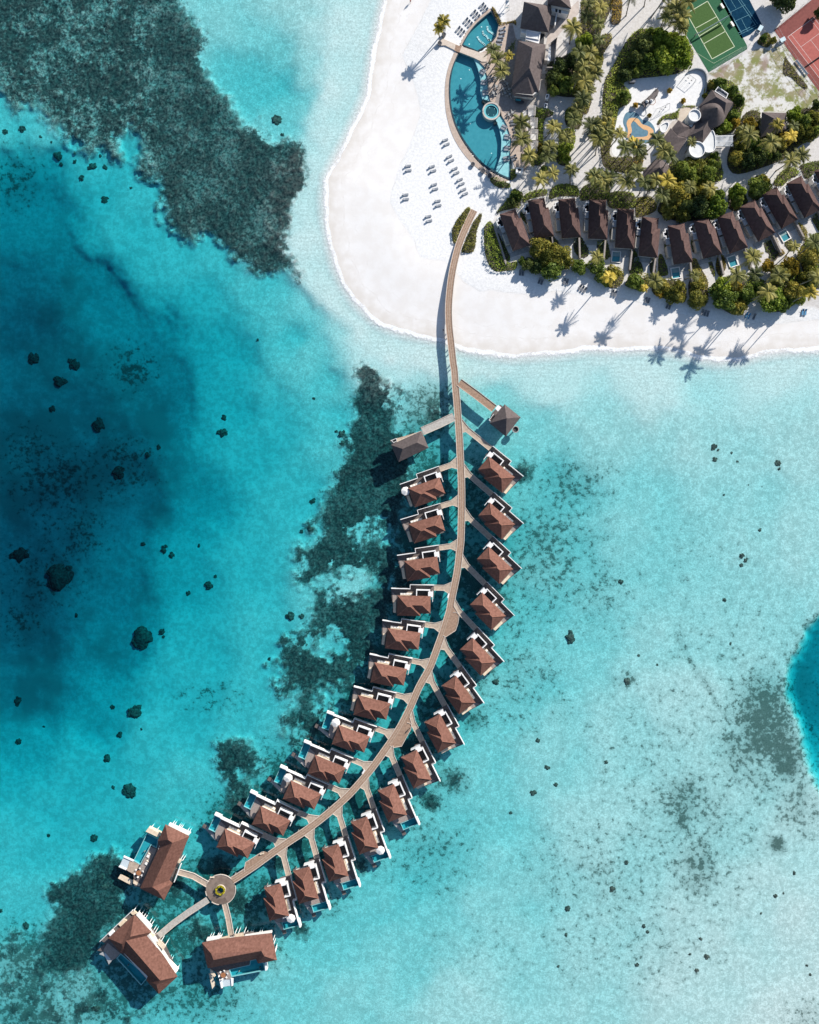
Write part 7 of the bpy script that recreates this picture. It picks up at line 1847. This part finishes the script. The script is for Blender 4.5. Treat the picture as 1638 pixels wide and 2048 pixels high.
# the yellow planter on the plaza
c = W(PZ, DZ)
pr = thing('plaza_planter', 'ring planter of yellow-green shrubs in the middle of the plaza', 'planter', c)
mb = MB(); mb.ring(0, 0, -0.4, 0.55, 1.75, 1.55, 36); mb.build('outer_wall', M_RAIL, pr)
mb = MB(); mb.ring(0, 0, -0.4, 0.6, 1.05, 0.9, 30); mb.build('inner_wall', M_DARK, pr)
mb = MB(); mb.ring(0, 0, -0.3, 0.42, 1.55, 1.05, 30); mb.build('soil', M_SOIL, pr)
rs = np.random.RandomState(5); n = 700; a = rs.uniform(0, 6.283, n); q = rs.uniform(1.05, 1.7, n)
P = np.stack([q*np.cos(a), q*np.sin(a), 0.5+0.75*np.sin((q-1.0)/0.75*math.pi)*rs.rand(n)**0.4*(0.6+0.4*np.sin(a*7))], -1)
V, F = leaf_quads(P, np.tile([0, 0, 1.0], (n, 1)), 0.24, rs, 0.8)
L_YEL = leaf_mat('leaves_lemon', (0.22, 0.22, 0.01), (0.50, 0.46, 0.02), (0.72, 0.62, 0.04), 1.5)
o = bpy.data.objects.new('shrubs', np_mesh('shrubs', V, F, L_YEL)); COL.objects.link(o); o.parent = pr
bed('unbroken green wood beyond the right edge of the resort', '_', (1715,-160, 1960,-160, 1960,600, 1720,575, 1700,300), 5.5, 'g', 2.2, 0.9, name='woodland', seed=77)
bed('unbroken green wood beyond the top edge of the resort', '_', (1040,-230, 1700,-230, 1690,-95, 1440,-120, 1200,-90, 1050,-110), 5.0, 'o', 2.2, 0.9, name='woodland', seed=78)
# ================================================================== CORAL HEADS ON THE LAGOON FLOOR
M_CORAL = mat('coral_rock', (0.022, 0.03, 0.028), 0.95, (0.12, 0.125, 0.105), 1.6, 8, bump=0.6, bscale=3.0)
def coral_mesh(seed, n=7):
    import bmesh
    rs = np.random.RandomState(seed); bm = bmesh.new()
    for i in range(n):
        a = rs.uniform(0, 6.28); q = 0 if i == 0 else rs.uniform(0.35, 0.72); r = 0.62 if i == 0 else rs.uniform(0.18, 0.40)
        g = bmesh.ops.create_icosphere(bm, subdivisions=3, radius=1.0)
        ph = rs.uniform(0, 6, 9)
        for v in g['verts']:
            c = v.co; k = 1 + 0.13*math.sin(5*c.x+ph[0])*math.sin(4*c.y+ph[1]) + 0.09*math.sin(9*c.x+ph[2]+3*c.z)*math.sin(10*c.y+ph[3]) + 0.05*math.sin(19*c.x+ph[4])*math.sin(21*c.y+ph[5])
            k *= r*(1+0.12*math.sin(3*math.atan2(c.y, c.x)+ph[6]))
            v.co.x = c.x*k + q*math.cos(a); v.co.y = c.y*k + q*math.sin(a); v.co.z = c.z*k*0.62
    me = bpy.data.meshes.new('coral_head'); [setattr(f, 'smooth', True) for f in bm.faces]; bm.to_mesh(me); bm.free(); me.materials.append(M_CORAL)
    return me
CORAL_ME = [coral_mesh(s, n) for s, n in ((1, 5), (2, 9), (3, 12), (4, 7), (5, 14), (6, 4), (7, 10))]
HEADS = [('P', (135,135,30, 300,160,28, 237,225,35, 208,335,18, 395,398,38, 890,430,25, 655,900,20, 685,920,17, 575,875,15, 835,1040,24, 752,1072,14, 78,918,45, 240,1010,88, 575,1245,72, 650,1228,17, 540,1550,38, 70,1505,22, 448,1528,14, 1160,1165,28, 1205,1165,17, 795,882,9, 860,1003,9, 1255,293,9, 1250,703,16, 1030,60,8, 1075,1335,12, 280,145,16, 470,585,38, 895,370,16, 635,490,14, 590,520,16, 305,1160,11, 655,1245,9, 665,885,10, 1205,825,10, 1240,815,16, 1365,435,18, 1370,475,15, 1345,425,9)),
 ('O', (270,725,32, 380,830,20, 490,935,22, 430,780,24, 25,615,17, 105,600,22, 612,880,10, 350,757,13, 490,782,16, 1290,562,30, 240,665,9, 350,718,8, 1320,630,12, 290,770,14, 190,640,9, 470,730,12)),
 ('Q', (540,298,28, 650,450,50, 605,178,24, 680,68,44, 92,207,20, 475,700,24, 5,1065,14, 135,1140,26, 485,1555,26, 713,148,9, 220,135,9, 565,35,14, 515,890,24, 530,940,22, 570,440,13, 245,685,12)),
 ('R', (1172,540,20, 1175,597,14, 1250,568,8, 1275,606,8, 1458,612,18, 1375,911,11, 1295,1022,17, 1312,1045,13, 1292,1068,11, 1220,1220,13, 758,1140,15, 535,1388,34, 1245,1415,9, 836,1468,8, 785,1580,22, 920,1508,7, 1325,710,5, 1215,755,7, 1385,718,4, 205,1585,22, 1190,555,9, 1462,638,9)),
 ('T', (390,402,13, 432,522,16, 368,635,19, 470,598,12, 270,722,11, 693,498,11, 1528,990,11, 1445,1092,12, 1480,1080,7, 1380,1168,8, 858,1225,13, 878,1250,10, 1112,1282,11, 1140,1362,18, 1095,1420,13, 830,1400,13, 480,1405,9, 515,1265,11, 520,1150,18, 720,1060,20, 785,945,14, 1065,1350,8, 1585,1400,9, 1600,1440,9))]
def coral_zone(x, y):
    if x < 700 and y < 480: return 'near the big north-west reef'
    if x < 700 and y < 880: return 'in the blue water west of the beach'
    if x < 260 and y < 1400: return 'in dark deep water at far left'
    if x < 720 and y < 1300: return 'on turquoise sand west of the jetty'
    if x < 420: return 'in the lower left lagoon'
    if x < 880: return 'close to the overwater villas'
    if y < 1100: return 'on pale sand in the upper right lagoon'
    if y < 1420: return 'on the middle of the right lagoon'
    return 'in the lower right lagoon'
def coral_heads():
    rows = []
    for k, a in HEADS:
        for i in range(0, len(a), 3):
            p = px(k, a[i], a[i+1]); rows.append((p, a[i+2]*CROPS[k][2]*S))
    PX = np.array([[p[0] for p, r in rows]]); PY = np.array([[p[1] for p, r in rows]])
    z = fields(PX, PY)[0][0]
    zones = {}
    for (p, r), zz in zip(rows, z): zones.setdefault(coral_zone(*p), []).append((p, r, zz))
    for name, lst in zones.items():
        lst.sort(key=lambda q: q[0][0]); n = len(lst)
        for i, (p, r, zz) in enumerate(lst):
            hgt = min(0.45*r, max(-zz-0.25, 0.25)/0.45*0.45)
            o = bpy.data.objects.new('coral_head', CORAL_ME[rnd.randrange(len(CORAL_ME))]); COL.objects.link(o)
            w = W(p, zz); o.location = w; o.rotation_euler = (0, 0, rnd.random()*6.28)
            s = r*0.98; o.scale = (s, s*rnd.uniform(0.8, 1.1), min(s*0.55, max(-zz-0.2, 0.3)/0.6))
            size = 'very large' if r > 6 else 'large' if r > 2.6 else 'medium' if r > 1.4 else 'small'
            tag(o, '%s dark coral head %s%s' % (size, name, rank(i, n)), 'coral head', 'coral heads '+name)
coral_heads()

# ================================================================== PEOPLE
def person(k, x, y, z, rot, label, shirt, hair=M_HAIR, stride=0.25, arm=0.25, legs_m=None):
    p = px(k, x, y); zz = ground_z(p) if z is None else z; c = W(p, zz)
    root = thing('person', label, 'person', c, rot, None)
    verts = [(0,0,0.95),(0,0,1.15),(0,0,1.38),(0,0,1.50),(0.02,0,1.60),(0.03,0,1.72),
             (0,0.10,0.90),(stride*0.5,0.11,0.50),(stride*0.6,0.11,0.07),(stride*0.6+0.16,0.12,0.03),
             (0,-0.10,0.90),(-stride*0.3,-0.11,0.50),(-stride,-0.11,0.09),(-stride+0.15,-0.12,0.03),
             (0,0.19,1.40),(arm*0.3,0.27,1.14),(arm,0.25,0.92),(arm+0.07,0.25,0.84),
             (0,-0.19,1.40),(-arm*0.5,-0.27,1.14),(-arm*0.4,-0.27,0.90),(-arm*0.35,-0.27,0.82)]
    rad = [0.13,0.125,0.14,0.06,0.09,0.09, 0.09,0.065,0.045,0.035, 0.09,0.065,0.045,0.035, 0.06,0.045,0.035,0.035, 0.06,0.045,0.035,0.035]
    edges = [(0,1),(1,2),(2,3),(3,4),(4,5),(0,6),(6,7),(7,8),(8,9),(0,10),(10,11),(11,12),(12,13),(2,14),(14,15),(15,16),(16,17),(2,18),(18,19),(19,20),(20,21)]
    def skin(name, ids, grow, m):
        mp = {v: i for i, v in enumerate(ids)}
        me = bpy.data.meshes.new(name); me.from_pydata([verts[i] for i in ids], [(mp[a], mp[b]) for a, b in edges if a in mp and b in mp], [])
        o = bpy.data.objects.new(name, me); COL.objects.link(o); o.parent = root; me.materials.append(m)
        md = o.modifiers.new('skin', 'SKIN'); 
        if not me.skin_vertices: me.attributes
        for i, v in enumerate(ids):
            q = rad[v]*grow; me.skin_vertices[0].data[i].radius = (q, q)
        me.skin_vertices[0].data[0].use_root = True
        sb = o.modifiers.new('sub', 'SUBSURF'); sb.levels = 1; sb.render_levels = 1
        return o
    skin('body', list(range(22)), 1.0, M_SKIN)
    skin('shirt', [0,1,2,14,15,18,19], 1.22, shirt)
    skin('shorts', [0,6,7,10,11], 1.25, legs_m or M_GREYD)
    mb = MB(); n = 10
    for i in range(4):
        pass
    vs = [(0.015, 0, 1.83)]; fs = []
    for j, (rr, zz2) in enumerate(((0.07,1.815),(0.105,1.77),(0.11,1.71))):
        vs += [(0.015+rr*math.cos(2*math.pi*i/n), rr*math.sin(2*math.pi*i/n), zz2) for i in range(n)]
    fs += [(0, 1+i, 1+(i+1) % n) for i in range(n)]
    for j in range(2): fs += [(1+j*n+i, 1+(j+1)*n+i, 1+(j+1)*n+(i+1) % n, 1+j*n+(i+1) % n) for i in range(n)]
    mb.add(vs, fs); mb.build('hair', hair, root)
    return root
person('A', 155, 20, None, R(80), 'person in a red top walking on the beach at the top edge', M_REDF)
person('B', 688, 280, G+0.06, R(40), 'person in pale blue playing on the turf court', mat('pale_blue_shirt', (0.45, 0.58, 0.68), 0.8), arm=0.4, stride=0.35)
person('C', 405, 1262, None, R(60), 'person in dark clothes on the wet sand beside the jetty', M_GREYD)
person('L', 735, 685, G+0.1, R(120), 'person in dark red at the edge of the splash pad', mat('dark_red_shirt', (0.22, 0.03, 0.04), 0.8))
person('G', 1093, 372, DZ+0.0, R(200), 'person in black standing at the edge of the jetty lay-by', M_DARK)
# a bench at the jetty edge and small things along it
for i, (k, x, y, rot) in enumerate((('F',712,597,75),('d',1115,1450,58),('H',1226,308,20),('H',872,476,0))):
    c = W(px(k, x, y), DZ); o = thing('bench', ('white bench at the jetty edge near the fourth left villa', 'white bench at the jetty edge below the eighth left villa', 'small bench on the lay-by near the plaza', 'pinkish bench at the plaza rim')[i], 'bench', c, R(rot), 'benches along the jetty')
    mb = MB(); mb.box(-0.75, -0.22, 0.38, 0.75, 0.22, 0.46); mb.build('seat', M_WHITE if i < 2 else M_CREAM, o)
    for s in (-0.6, 0.6):
        mb = MB(); mb.box(s-0.05, -0.2, -0.25, s+0.05, 0.2, 0.38); mb.build('leg', M_GREY, o)
# beds of loungers on the villa terraces
cnt = {}
for wp, ang, f, pool, side, i in VILLA_SPOTS:
    if pool: q = wp(12.6, 2.0)
    else: q = wp(11.9, 1.2)
    lounger((q[0], q[1], DZ+0.02), ang + (math.pi/2 if i % 2 else math.pi*0.4), 'pale sun lounger on the terrace of the %s villa on the %s side' % (ORD[i], side), 'single loungers on villa terraces')
